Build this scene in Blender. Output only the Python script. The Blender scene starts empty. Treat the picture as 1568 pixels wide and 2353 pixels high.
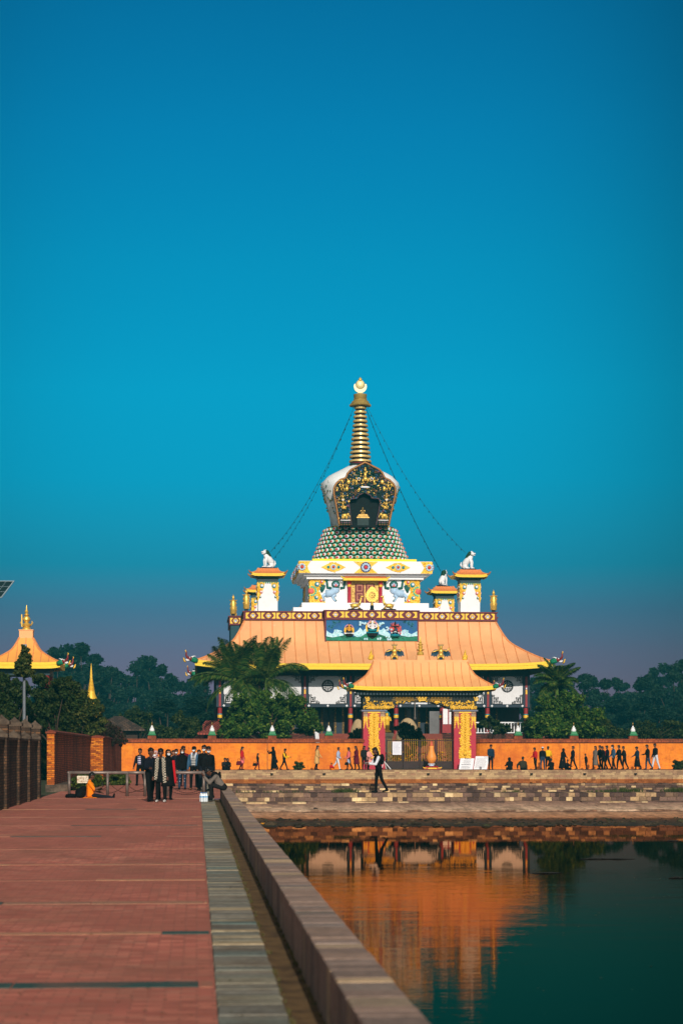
import bpy, math, random
import numpy as np
from math import sin, cos, pi, radians, sqrt, atan2, tan
from mathutils import Vector, Matrix

RND = random.Random(7)
scene = bpy.context.scene
COL = scene.collection

# ------------------------------------------------------------------ camera frame
F, CX, HY, EYE = 4500.0, 784.0, 1722.0, 1.7
TH = math.atan(332 / 4500.0)
cT, sT = cos(TH), sin(TH)

def at(vx, vy, Y):
    """point of the place that lies at distance Y up the promenade"""
    cx = (vx - CX) / F
    dx, dy = cx * cT + sT, -cx * sT + cT
    t = Y / dy
    return Vector((t * dx, Y, EYE + t * (HY - vy) / F))

def XX(vx, Y):
    return at(vx, HY, Y).x

def ZZ(vx, vy, Y):
    return at(vx, vy, Y).z

# ------------------------------------------------------------------ tagging
def tag(o, label=None, cat=None, group=None, kind=None):
    if label: o['label'] = label
    if cat: o['category'] = cat
    if group: o['group'] = group
    if kind: o['kind'] = kind
    return o

def thing(name, label, cat, loc=(0, 0, 0), rz=0, group=None, sc=1):
    o = bpy.data.objects.new(name, None)
    o.empty_display_size = .2
    COL.objects.link(o)
    o.location = loc
    o.rotation_euler = (0, 0, rz)
    o.scale = (sc, sc, sc)
    return tag(o, label, cat, group)

def kids(o):
    return [c for c in KIDS.get(o.name, [])]

KIDS = {}

def link(o, parent=None):
    COL.objects.link(o)
    if parent is not None:
        o.parent = parent
        KIDS.setdefault(parent.name, []).append(o)
    return o

def copy_tree(o, parent=None):
    c = o.copy()
    link(c, parent)
    for ch in kids(o):
        copy_tree(ch, c)
    return c

def place(proto, used, loc, rz=0, sc=1, label=None, group=None):
    """first use moves the prototype itself, later uses copy it with its parts"""
    if proto.name in used:
        o = copy_tree(proto)
    else:
        used.add(proto.name)
        o = proto
    o.location = loc
    o.rotation_euler = (0, 0, rz)
    o.scale = sc if hasattr(sc, '__len__') else (sc, sc, sc)
    if label: o['label'] = label
    if group: o['group'] = group
    return o

# ------------------------------------------------------------------ mesh builder
def _oct():
    vs = []
    n, m = 8, 5
    for j in range(1, m):
        a = pi * j / m
        for i in range(n):
            b = 2 * pi * i / n
            vs.append((sin(a) * cos(b), sin(a) * sin(b), cos(a)))
    fs = []
    for j in range(m - 2):
        for i in range(n):
            a, b = j * n + i, j * n + (i + 1) % n
            fs.append((a, a + n, b + n, b))
    top, bot = len(vs), len(vs) + 1
    vs += [(0, 0, 1), (0, 0, -1)]
    for i in range(n):
        fs.append((top, i, (i + 1) % n))
        q = (m - 2) * n
        fs.append((bot, q + (i + 1) % n, q + i))
    return vs, fs
SPH = _oct()
LOW = ([(1,0,0),(-1,0,0),(0,1,0),(0,-1,0),(0,0,1),(0,0,-1)],
       [(0,2,4),(2,1,4),(1,3,4),(3,0,4),(2,0,5),(1,2,5),(3,1,5),(0,3,5)])

class MB:
    def __init__(s):
        s.v, s.f, s.m, s.M = [], [], [], None

    def add(s, vs, fs, m=0):
        b = len(s.v)
        if s.M is not None:
            vs = [s.M @ Vector(p) for p in vs]
        s.v += [tuple(p) for p in vs]
        s.f += [tuple(b + i for i in f) for f in fs]
        s.m += [m] * len(fs)
        return s

    def box(s, x0, x1, y0, y1, z0, z1, m=0, taper=0):
        t = taper
        return s.add([(x0, y0, z0), (x1, y0, z0), (x1, y1, z0), (x0, y1, z0),
                      (x0 + t, y0 + t, z1), (x1 - t, y0 + t, z1), (x1 - t, y1 - t, z1), (x0 + t, y1 - t, z1)],
                     [(3, 2, 1, 0), (4, 5, 6, 7), (0, 1, 5, 4), (1, 2, 6, 5), (2, 3, 7, 6), (3, 0, 4, 7)], m)

    def cbox(s, c, d, m=0, taper=0):
        return s.box(c[0] - d[0] / 2, c[0] + d[0] / 2, c[1] - d[1] / 2, c[1] + d[1] / 2, c[2] - d[2] / 2, c[2] + d[2] / 2, m, taper)

    def ell(s, c, r, m=0, low=False, rot=None):
        if not hasattr(r, '__len__'): r = (r, r, r)
        vs, fs = LOW if low else SPH
        pts = [Vector((p[0] * r[0], p[1] * r[1], p[2] * r[2])) for p in vs]
        if rot is not None: pts = [rot @ p for p in pts]
        return s.add([(p[0] + c[0], p[1] + c[1], p[2] + c[2]) for p in pts], fs, m)

    def rings(s, rs, m=0, cap=True, closed=True):
        n = len(rs[0])
        vs = [p for r in rs for p in r]
        fs = []
        for j in range(len(rs) - 1):
            for i in range(n if closed else n - 1):
                a, b = j * n + i, j * n + (i + 1) % n
                fs.append((a, b, b + n, a + n))
        if cap and closed:
            fs.append(tuple(reversed(range(n))))
            q = (len(rs) - 1) * n
            fs.append(tuple(range(q, q + n)))
        return s.add(vs, fs, m)

    def tube(s, pts, r, n=6, m=0, flat=1.0):
        pts = [Vector(p) for p in pts]
        rs = []
        up = None
        for i, p in enumerate(pts):
            a = pts[max(i - 1, 0)]
            b = pts[min(i + 1, len(pts) - 1)]
            d = (b - a).normalized() if (b - a).length > 1e-9 else Vector((0, 0, 1))
            if up is None:
                up = Vector((0, 0, 1)) if abs(d.z) < .9 else Vector((0, 1, 0))
            x = d.cross(up).normalized()
            y = x.cross(d).normalized()
            up = y
            rr = r[i] if hasattr(r, '__len__') else r
            rs.append([p + x * (cos(2 * pi * k / n) * rr) + y * (sin(2 * pi * k / n) * rr * flat) for k in range(n)])
        return s.rings(rs, m)

    def lathe(s, prof, c=(0, 0, 0), n=24, m=0, sy=1.0):
        rs = []
        for r, z in prof:
            rs.append([(c[0] + r * cos(2 * pi * k / n), c[1] + sy * r * sin(2 * pi * k / n), c[2] + z) for k in range(n)])
        return s.rings(rs, m)

    def sqlathe(s, prof, c=(0, 0, 0), m=0, asp=1.0):
        rs = []
        for r, z in prof:
            q = r * asp
            rs.append([(c[0] - r, c[1] - q, c[2] + z), (c[0] + r, c[1] - q, c[2] + z), (c[0] + r, c[1] + q, c[2] + z), (c[0] - r, c[1] + q, c[2] + z)])
        return s.rings(rs, m)

    def prism(s, poly, y0, y1, m=0):
        """polygon in the x-z plane given thickness from y0 (front) to y1"""
        n = len(poly)
        a = sum(poly[i][0] * poly[(i + 1) % n][1] - poly[(i + 1) % n][0] * poly[i][1] for i in range(n))
        if a < 0: poly = poly[::-1]
        vs = [(p[0], y0, p[1]) for p in poly] + [(p[0], y1, p[1]) for p in poly]
        fs = [tuple(range(n)), tuple(reversed(range(n, 2 * n)))]
        for i in range(n):
            j = (i + 1) % n
            fs.append((j, i, i + n, j + n))
        return s.add(vs, fs, m)

    def disc(s, c, r, y0, y1, m=0, n=16, sz=1.0):
        return s.prism([(c[0] + r * cos(2 * pi * k / n), c[1] + sz * r * sin(2 * pi * k / n)) for k in range(n)], y0, y1, m)

    def ring(s, c, r0, r1, y0, y1, m=0, n=18):
        rs = []
        for k in range(n):
            a = 2 * pi * k / n
            C, S = cos(a), sin(a)
            rs.append([(c[0] + r0 * C, y0, c[1] + r0 * S), (c[0] + r1 * C, y0, c[1] + r1 * S), (c[0] + r1 * C, y1, c[1] + r1 * S), (c[0] + r0 * C, y1, c[1] + r0 * S)])
        rs.append(rs[0])
        return s.rings(rs, m, cap=False)

    def lumps(s, x0, x1, z0, z1, y, size, n, m=0, mask=None, seed=1, depth=.6):
        """carved relief: many small rounded bosses on an x-z panel"""
        R = random.Random(seed)
        k = 0
        tries = 0
        while k < n and tries < n * 12:
            tries += 1
            x, z = R.uniform(x0, x1), R.uniform(z0, z1)
            if mask and not mask(x, z): continue
            k += 1
            a = size * R.uniform(.5, 1.2)
            q = R.uniform(0, pi)
            rot = Matrix.Rotation(q, 3, 'Y')
            s.ell((x, y, z), (a, size * depth * R.uniform(.6, 1.3), a * R.uniform(.45, .8)), m if not hasattr(m, '__len__') else R.choice(m), low=R.random() < .4, rot=rot)
        return s

    def build(s, name, mats, parent=None, smooth=False, loc=None):
        me = bpy.data.meshes.new(name)
        me.from_pydata(s.v, [], s.f)
        if not isinstance(mats, (list, tuple)): mats = [mats]
        for x in mats: me.materials.append(x)
        me.polygons.foreach_set('material_index', s.m)
        if smooth: me.polygons.foreach_set('use_smooth', [True] * len(s.f))
        me.update()
        o = bpy.data.objects.new(name, me)
        if loc: o.location = loc
        link(o, parent)
        if smooth == 'auto':
            try: me.set_sharp_from_angle(angle=radians(40))
            except Exception: pass
        return o

def npmesh(name, V, FA, mat, parent=None, smooth=False):
    """mesh straight from numpy arrays of equal sided faces"""
    me = bpy.data.meshes.new(name)
    k = FA.shape[1]
    me.vertices.add(len(V)); me.vertices.foreach_set('co', V.astype(np.float32).ravel())
    me.loops.add(FA.size); me.loops.foreach_set('vertex_index', FA.astype(np.int32).ravel())
    me.polygons.add(len(FA))
    me.polygons.foreach_set('loop_start', np.arange(0, FA.size, k, dtype=np.int32))
    try: me.polygons.foreach_set('loop_total', np.full(len(FA), k, dtype=np.int32))
    except Exception: pass
    me.update(calc_edges=True)
    me.validate()
    me.materials.append(mat)
    o = bpy.data.objects.new(name, me)
    return link(o, parent)

# ------------------------------------------------------------------ materials
def S(*c):
    """0-255 display colour to linear base colour"""
    if len(c) == 1:
        h = c[0]; c = (int(h[0:2], 16), int(h[2:4], 16), int(h[4:6], 16))
    return tuple((x / 255 / 12.92) if x <= 10 else ((x / 255 + .055) / 1.055) ** 2.4 for x in c)

class NT:
    def __init__(s, name):
        s.mat = bpy.data.materials.new(name)
        s.mat.use_nodes = True
        s.t = s.mat.node_tree
        s.t.nodes.clear()
        s.out = s.n('ShaderNodeOutputMaterial')
        s.b = s.n('ShaderNodeBsdfPrincipled')
        s.l(s.b.outputs[0], s.out.inputs[0])
        s.tc = None
    def n(s, typ, **kw):
        x = s.t.nodes.new(typ)
        for k, v in kw.items(): setattr(x, k, v)
        return x
    def l(s, a, b): s.t.links.new(a, b)
    def co(s):
        if s.tc is None: s.tc = s.n('ShaderNodeTexCoord')
        return s.tc.outputs['Object']
    def noise(s, scale, detail=4, rough=.55, vec=None, stretch=None):
        x = s.n('ShaderNodeTexNoise')
        x.inputs['Scale'].default_value = scale
        x.inputs['Detail'].default_value = detail
        x.inputs['Roughness'].default_value = rough
        v = vec if vec is not None else s.co()
        if stretch:
            mp = s.n('ShaderNodeMapping'); mp.inputs['Scale'].default_value = stretch
            s.l(v, mp.inputs[0]); v = mp.outputs[0]
        s.l(v, x.inputs['Vector'])
        return x.outputs[0]
    def ramp(s, fac, stops, interp='LINEAR'):
        r = s.n('ShaderNodeValToRGB')
        r.color_ramp.interpolation = interp
        e = r.color_ramp.elements
        while len(e) > 1: e.remove(e[-1])
        e[0].position = stops[0][0]; e[0].color = (*stops[0][1], 1)
        for p, c in stops[1:]:
            k = e.new(p); k.color = (*c, 1)
        s.l(fac, r.inputs[0])
        return r.outputs[0]
    def mix(s, fac, a, b, mode='MIX'):
        x = s.n('ShaderNodeMix', data_type='RGBA', blend_type=mode)
        for sock, val in ((x.inputs[0], fac), (x.inputs[6], a), (x.inputs[7], b)):
            if hasattr(val, 'links'): s.l(val, sock)
            elif hasattr(val, '__len__'): sock.default_value = (*val[:3], 1)
            else: sock.default_value = val
        return x.outputs[2]
    def math(s, op, a, b=0.0, clamp=False):
        x = s.n('ShaderNodeMath', operation=op); x.use_clamp = clamp
        for sock, val in ((x.inputs[0], a), (x.inputs[1], b)):
            if hasattr(val, 'links'): s.l(val, sock)
            else: sock.default_value = val
        return x.outputs[0]
    def vec(s, plane):
        sp = s.n('ShaderNodeSeparateXYZ'); s.l(s.co(), sp.inputs[0])
        cb = s.n('ShaderNodeCombineXYZ')
        a, b = {'xz': (0, 2), 'yz': (1, 2), 'xy': (0, 1), 'yx': (1, 0)}[plane]
        s.l(sp.outputs[a], cb.inputs[0]); s.l(sp.outputs[b], cb.inputs[1])
        return cb.outputs[0]
    def bump(s, h, strength=.3, dist=.01):
        x = s.n('ShaderNodeBump')
        x.inputs['Strength'].default_value = strength
        x.inputs['Distance'].default_value = dist
        s.l(h, x.inputs['Height'])
        s.l(x.outputs[0], s.b.inputs['Normal'])
    def set(s, **kw):
        for k, v in kw.items():
            i = s.b.inputs[{'col': 'Base Color', 'rough': 'Roughness', 'metal': 'Metallic', 'spec': 'Specular IOR Level'}.get(k, k)]
            if hasattr(v, 'links'): s.l(v, i)
            elif hasattr(v, '__len__'): i.default_value = (*v[:3], 1)
            else: i.default_value = v
        return s.mat

MATS = {}
def mat(name, c, rough=.6, metal=0, var=.18, vs=2.5, bump=.15, bs=18, spec=.3, c2=None):
    if name in MATS: return MATS[name]
    t = NT(name)
    f = t.noise(vs, 5, .6)
    f2 = t.ramp(f, [(.3, (0, 0, 0)), (.7, (1, 1, 1))])
    lo = c2 or tuple(x * (1 - var) for x in c)
    hi = tuple(min(x * (1 + var * .6), .95) for x in c)
    t.set(col=t.mix(f2, lo, hi), rough=rough, metal=metal, spec=spec)
    if bump: t.bump(t.noise(bs, 4), bump, .02)
    MATS[name] = t.mat
    return t.mat

def brick(name, plane, cols, mortar, bw, bh, ms=.012, off=.5, rough=.85, bump=.5, grime=None, gsc=.7, gst=(1, 1, 1), sq=1.0, sqf=2, dist=.012):
    t = NT(name)
    v = t.vec(plane)
    b = t.n('ShaderNodeTexBrick')
    b.offset = off; b.squash = sq; b.squash_frequency = sqf
    b.inputs['Color1'].default_value = (0, 0, 0, 1)
    b.inputs['Color2'].default_value = (1, 1, 1, 1)
    b.inputs['Mortar'].default_value = (.5, .5, .5, 1)
    b.inputs['Scale'].default_value = 1
    b.inputs['Mortar Size'].default_value = ms
    b.inputs['Mortar Smooth'].default_value = .2
    b.inputs['Bias'].default_value = 0
    b.inputs['Brick Width'].default_value = bw
    b.inputs['Row Height'].default_value = bh
    t.l(v, b.inputs['Vector'])
    n = len(cols)
    col = t.ramp(b.outputs[0], [((i + .0) / (n), c) for i, c in enumerate(cols)], 'LINEAR')
    fine = t.noise(30, 5, .65)
    col = t.mix(.55, col, t.ramp(fine, [(.25, (.55, .55, .55)), (.75, (1.25, 1.25, 1.25))]), 'MULTIPLY')
    col = t.mix(b.outputs[1], col, mortar)
    if grime:
        g = t.noise(gsc, 6, .62, stretch=gst)
        col = t.mix(t.ramp(g, [(.42, (0, 0, 0)), (.68, (.8, .8, .8))]), col, grime)
    t.set(col=col, rough=rough, spec=.25)
    inv = t.math('SUBTRACT', 1.0, b.outputs[1])
    h = t.math('ADD', inv, t.math('MULTIPLY', fine, .5))
    t.bump(h, bump, dist)
    return t.mat

def flat(name, c, rough=.7):
    return mat(name, c, rough, var=.08, bump=0)

def leafmat(name, c1, c2, c3=None, trans=.25):
    t = NT(name)
    g = t.n('ShaderNodeNewGeometry')
    oi = t.n('ShaderNodeObjectInfo')
    st = [(0, c1), (.6, c2), (1, c3 or c2)]
    col = t.ramp(g.outputs['Random Per Island'], st)
    big = t.noise(.6, 3)
    col = t.mix(.6, col, t.ramp(big, [(.3, (.6, .65, .6)), (.7, (1.2, 1.15, 1.1))]), 'MULTIPLY')
    t.set(col=col, rough=.6, spec=.12)
    tr = t.n('ShaderNodeBsdfTranslucent'); t.l(col, tr.inputs[0])
    mx = t.n('ShaderNodeMixShader'); mx.inputs[0].default_value = trans
    t.l(t.b.outputs[0], mx.inputs[1]); t.l(tr.outputs[0], mx.inputs[2]); t.l(mx.outputs[0], t.out.inputs[0])
    return t.mat

# shared colours
WHITE = mat('white paint', (.80, .79, .80), .55, var=.05, bump=.05)
def roofsheet(name, c):
    t = NT(name)
    a = t.noise(.35, 5, .6); s = t.noise(1.0, 5, .65, stretch=(1.6, 1.6, .16)); p = t.noise(.9, 4, .7)
    col = t.mix(t.ramp(a, [(.35, (0, 0, 0)), (.7, (1, 1, 1))]), tuple(x * .86 for x in c), tuple(min(x * 1.08, .92) for x in c))
    col = t.mix(t.ramp(s, [(.54, (0, 0, 0)), (.78, (.3, .3, .3))]), col, (c[0] * .66, c[1] * .56, c[2] * .55))
    col = t.mix(t.ramp(p, [(.62, (0, 0, 0)), (.76, (.4, .4, .4))]), col, (.84, .52, .30))
    t.set(col=col, rough=.5, spec=.3); t.bump(t.noise(1.2, 3), .25, .05)
    return t.mat
ORANGE = roofsheet('orange roof sheet', (.86, .40, .17))
YELLOW = mat('yellow fascia paint', (.86, .57, .02), .45, var=.1, vs=4, bump=.35, bs=9)
GOLD = mat('gilded metal', (.82, .52, .10), .32, .45, var=.15, vs=6, bump=.25, bs=22)
GOLDP = mat('yellow gold carving', (.86, .49, .035), .42, .12, var=.22, vs=9, bump=.4, bs=30)
BRONZE = mat('old gold metal', (.45, .27, .07), .35, .6, var=.25, vs=5, bump=.3)
MAROON = mat('maroon paint', (.14, .012, .022), .55, var=.15)
RED = mat('crimson paint', (.42, .012, .035), .5, var=.12)
COLRED = mat('column red', (.30, .018, .022), .5, var=.18)
TEAL = mat('dark teal paint', (.006, .035, .045), .5, var=.3, vs=6)
GREEN = mat('emerald paint', (.01, .19, .09), .5, var=.2, vs=6)
MINT = mat('mint paint', (.10, .55, .36), .5, var=.15)
BLUE = mat('mural blue', (.006, .10, .28), .6, var=.25, vs=1.2)
SKYB = mat('pale blue paint', (.48, .62, .80), .55, var=.15, vs=4)
PINK = mat('coral paint', (.72, .12, .10), .5, var=.2)
TURQ = mat('turquoise boss', (.01, .22, .27), .3, var=.2, vs=5)
NAVY = mat('navy paint', (.008, .022, .04), .55, var=.25)
BLACK = mat('black paint', (.008, .009, .011), .5, var=.25)
CREAM = mat('cream stone', (.62, .50, .33), .8, var=.2)
WOOD = mat('dark timber', (.045, .022, .012), .55, var=.35, vs=5)
STEEL = mat('weathered grey steel', (.17, .13, .11), .45, .35, var=.3, vs=7)
# ------------------------------------------------------------------ camera, sun, sky
cam = bpy.data.cameras.new('camera')
co = bpy.data.objects.new('camera', cam)
COL.objects.link(co)
co.location = (0, 0, EYE)
co.rotation_euler = (pi / 2, 0, -TH)
cam.sensor_fit = 'HORIZONTAL'
cam.sensor_width = 24
cam.lens = 24 * F / 1568
cam.shift_y = (HY - 1176) / 1568
cam.clip_start = .5
cam.clip_end = 9000
cam.dof.use_dof = True
cam.dof.focus_distance = 150
cam.dof.aperture_fstop = 2.8
scene.camera = co

SUN = Vector((.05, -1, .42)).normalized()
sl = bpy.data.lights.new('sun', 'SUN')
sl.energy = 3.7
sl.angle = radians(.5)
sl.color = (1, .93, .82)
so = bpy.data.objects.new('sun', sl)
COL.objects.link(so)
so.rotation_euler = (-SUN).to_track_quat('-Z', 'Y').to_euler()

w = bpy.data.worlds.new('World')
scene.world = w
w.use_nodes = True
wt = w.node_tree
for n_ in list(wt.nodes): wt.nodes.remove(n_)
wo = wt.nodes.new('ShaderNodeOutputWorld')
bg = wt.nodes.new('ShaderNodeBackground')
sky = wt.nodes.new('ShaderNodeTexSky')
sky.sky_type = 'NISHITA'
sky.sun_disc = False
sky.sun_elevation = math.asin(SUN.z)
sky.sun_rotation = atan2(SUN.x, SUN.y)
sky.air_density = 1.0
sky.dust_density = .6
sky.ozone_density = 3.0
bg.inputs[1].default_value = .1
# the air of the day: deep teal above, a violet grey band of haze low over the trees
tcw = wt.nodes.new('ShaderNodeTexCoord')
sep = wt.nodes.new('ShaderNodeSeparateXYZ')
wt.links.new(tcw.outputs['Generated'], sep.inputs[0])
rp = wt.nodes.new('ShaderNodeValToRGB')
SKYSTOPS = [(.0, (.105, .115, .165)), (.03, (.10, .115, .17)), (.05, (.085, .135, .20)), (.075, (.06, .17, .25)), (.10, (.018, .22, .34)), (.14, (.004, .27, .46)),
            (.19, (.002, .30, .56)), (.25, (.001, .24, .48)), (.33, (.001, .165, .37)), (.45, (.001, .08, .20)), (1, (.001, .03, .09))]
def lin(c): return np.array(S(*c))
NIS = [(1690, (201, 202, 182)), (1600, (213, 221, 202)), (1500, (208, 227, 220)), (1400, (197, 224, 229)), (1300, (185, 217, 232)), (1100, (165, 201, 229)), (900, (150, 186, 221)), (600, (132, 168, 207)), (300, (119, 153, 194)), (20, (110, 142, 182))]
TGT = [(1690, (114, 95, 120)), (1600, (114, 101, 127)), (1500, (102, 107, 137)), (1400, (70, 118, 151)), (1300, (24, 140, 174)), (1100, (3, 157, 198)), (900, (2, 157, 200)), (600, (2, 142, 187)), (300, (2, 124, 174)), (20, (2, 108, 156))]
rat = []
for (y, a), (_, b) in zip(NIS, TGT):
    t_ = (HY - y) / F
    rat.append((t_ / sqrt(1 + t_ * t_), lin(b) / lin(a)))
rat.append((.6, rat[-1][1] * .22))
rat.append((1.0, rat[-1][1] * .45))
e_ = rp.color_ramp.elements
for i_, (p_, c_) in enumerate(rat):
    k_ = e_[i_] if i_ < 2 else e_.new(p_)
    k_.position = p_
    k_.color = (*c_, 1)
wt.links.new(sep.outputs[2], rp.inputs[0])
m1 = wt.nodes.new('ShaderNodeMix'); m1.data_type = 'RGBA'; m1.blend_type = 'MULTIPLY'; m1.inputs[0].default_value = 1
wt.links.new(sky.outputs[0], m1.inputs[6]); wt.links.new(rp.outputs[0], m1.inputs[7])
# brighter towards one quarter of the sky, darker away from it
vm = wt.nodes.new('ShaderNodeVectorMath'); vm.operation = 'MULTIPLY'; vm.inputs[1].default_value = (1, 1, 0)
wt.links.new(tcw.outputs['Generated'], vm.inputs[0])
vn = wt.nodes.new('ShaderNodeVectorMath'); vn.operation = 'NORMALIZE'; wt.links.new(vm.outputs[0], vn.inputs[0])
vd = wt.nodes.new('ShaderNodeVectorMath'); vd.operation = 'DOT_PRODUCT'
aa = TH - math.atan(100 / F)
vd.inputs[1].default_value = (sin(aa), cos(aa), 0)
wt.links.new(vn.outputs[0], vd.inputs[0])
ar = wt.nodes.new('ShaderNodeMapRange')
ar.interpolation_type = 'SMOOTHSTEP'
ar.inputs[1].default_value = cos(radians(16)); ar.inputs[2].default_value = 1
ar.inputs[3].default_value = .3; ar.inputs[4].default_value = 1.03
wt.links.new(vd.outputs['Value'], ar.inputs[0])
m2 = wt.nodes.new('ShaderNodeMix'); m2.data_type = 'RGBA'; m2.blend_type = 'MULTIPLY'; m2.inputs[0].default_value = 1
wt.links.new(m1.outputs[2], m2.inputs[6]); wt.links.new(ar.outputs[0], m2.inputs[7])
# pale aureole of hazy air round the sun, behind the photographer
gd = wt.nodes.new('ShaderNodeVectorMath'); gd.operation = 'DOT_PRODUCT'; gd.inputs[1].default_value = tuple(SUN)
wt.links.new(tcw.outputs['Generated'], gd.inputs[0])
gm_ = wt.nodes.new('ShaderNodeMath'); gm_.operation = 'MAXIMUM'; gm_.inputs[1].default_value = 0
wt.links.new(gd.outputs['Value'], gm_.inputs[0])
gp = wt.nodes.new('ShaderNodeMath'); gp.operation = 'POWER'; gp.inputs[1].default_value = 3.5
wt.links.new(gm_.outputs[0], gp.inputs[0])
gs = wt.nodes.new('ShaderNodeMix'); gs.data_type = 'RGBA'; gs.blend_type = 'MIX'
gs.inputs[6].default_value = (0, 0, 0, 1); gs.inputs[7].default_value = (14.0, 13.2, 12.4, 1)
wt.links.new(gp.outputs[0], gs.inputs[0])
m3 = wt.nodes.new('ShaderNodeMix'); m3.data_type = 'RGBA'; m3.blend_type = 'ADD'; m3.inputs[0].default_value = 1
wt.links.new(m2.outputs[2], m3.inputs[6]); wt.links.new(gs.outputs[2], m3.inputs[7])
wt.links.new(m3.outputs[2], bg.inputs[0])
wt.links.new(bg.outputs[0], wo.inputs[0])

scene.view_settings.view_transform = 'Standard'
scene.view_settings.look = 'None'
scene.view_settings.exposure = 0
scene.view_settings.gamma = 1
scene.cycles.use_denoising = True
scene.cycles.max_bounces = 6
scene.cycles.transparent_max_bounces = 8
scene.cycles.caustics_reflective = False
scene.cycles.sample_clamp_indirect = 4

def struct(o): return tag(o, kind='structure')

# ------------------------------------------------------------------ ground and promenade
PAVE = NT('red brick paving')
v_ = PAVE.vec('xy')
def bricktex(t, v, bw, bh, ms, off=.5):
    b = t.n('ShaderNodeTexBrick'); b.offset = off
    for k, x in (('Color1', (0, 0, 0, 1)), ('Color2', (1, 1, 1, 1)), ('Mortar', (.5, .5, .5, 1)), ('Scale', 1), ('Mortar Size', ms), ('Mortar Smooth', .3), ('Brick Width', bw), ('Row Height', bh)):
        b.inputs[k].default_value = x
    t.l(v, b.inputs['Vector'])
    return b
b_ = bricktex(PAVE, v_, .22, .11, .011)
c_ = PAVE.ramp(b_.outputs[0], [(0, S(160, 88, 74)), (.4, S(200, 114, 96)), (.75, S(222, 136, 112)), (1, S(176, 122, 102))])
n1 = PAVE.noise(.55, 6, .65, stretch=(1, .45, 1))
c_ = PAVE.mix(PAVE.ramp(n1, [(.42, (0, 0, 0)), (.70, (.9, .9, .9))]), c_, S(142, 96, 76))
n2 = PAVE.noise(.5, 5, .7, stretch=(.35, 1.6, 1))
c_ = PAVE.mix(PAVE.ramp(n2, [(.60, (0, 0, 0)), (.78, (.6, .6, .6))]), c_, S(220, 172, 130))
n3 = PAVE.noise(3.2, 5, .75)
c_ = PAVE.mix(PAVE.ramp(n3, [(.57, (0, 0, 0)), (.70, (.65, .65, .65))]), c_, S(110, 70, 58))
n5 = PAVE.noise(1.3, 6, .75, stretch=(.7, .8, 1))
c_ = PAVE.mix(PAVE.ramp(n5, [(.50, (0, 0, 0)), (.68, (.7, .7, .7))]), c_, S(122, 84, 66))
n4 = PAVE.noise(.22, 4, .6)
c_ = PAVE.mix(PAVE.ramp(n4, [(.40, (.55, .55, .55)), (.62, (0, 0, 0))]), c_, S(170, 96, 80))
c_ = PAVE.mix(b_.outputs[1], c_, S(158, 98, 82))
PAVE.set(col=c_, rough=.9, spec=.2)
PAVE.bump(PAVE.math('ADD', PAVE.math('SUBTRACT', 1, b_.outputs[1]), PAVE.noise(25, 4)), .6, .006)

GRASSY = mat('garden earth', (.05, .045, .02), .95, var=.4, vs=.4, bump=.5, c2=(.03, .05, .015))
g = MB()
for x0, x1, y0, y1, z in ((-3000, 3000, 147.6, 6000, .12), (-3000, -5.5, -60, 147.6, -.03), (60, 3000, -60, 147.6, .12), (-3000, 3000, -3000, -60, -.03)):
    g.add([(x0, y0, z), (x1, y0, z), (x1, y1, z), (x0, y1, z)], [(0, 1, 2, 3)])
struct(g.build('ground', GRASSY))
g = MB(); g.add([(-5.5, -60, 0), (.13, -60, 0), (.13, 147.6, 0), (-5.5, 147.6, 0)], [(0, 1, 2, 3)])
struct(g.build('promenade_path', PAVE.mat))
g = MB(); g.add([(.13, 68, -.004), (1.13, 68, -.004), (1.13, 147.6, -.004), (.13, 147.6, -.004)], [(0, 1, 2, 3)])
struct(g.build('side_path', PAVE.mat))

def island(name, stops, rough=.85, fine=14, bump=.5, dist=.01, grime=None, amount=.85):
    t = NT(name)
    gm = t.n('ShaderNodeNewGeometry')
    col = t.ramp(gm.outputs['Random Per Island'], stops, 'LINEAR')
    nz = t.noise(fine, 6, .68)
    col = t.mix(amount, col, t.ramp(nz, [(.25, (.5, .5, .5)), (.75, (1.3, 1.3, 1.3))]), 'MULTIPLY')
    if grime:
        gr = t.noise(1.3, 6, .65)
        col = t.mix(t.ramp(gr, [(.48, (0, 0, 0)), (.7, (.75, .75, .75))]), col, grime)
    t.set(col=col, rough=rough, spec=.22)
    t.bump(nz, bump, dist)
    return t.mat

SLAB = island('grey paving slabs', [(0, S(104, 102, 94)), (.3, S(130, 124, 112)), (.55, S(146, 134, 116)), (.75, S(112, 118, 110)), (.9, S(184, 162, 128)), (1, S(92, 112, 108))], grime=S(92, 76, 58))
KERB = island('kerb stone', [(0, S(124, 106, 96)), (.3, S(154, 128, 114)), (.6, S(170, 140, 122)), (.82, S(132, 118, 112)), (.93, S(200, 168, 132)), (1, S(108, 102, 98))], grime=S(112, 94, 80))
BAND = island('greenish stone band', [(0, S(44, 78, 74)), (.4, S(66, 88, 82)), (.75, S(104, 98, 86)), (1, S(50, 84, 80))], grime=S(124, 88, 74))

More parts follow.
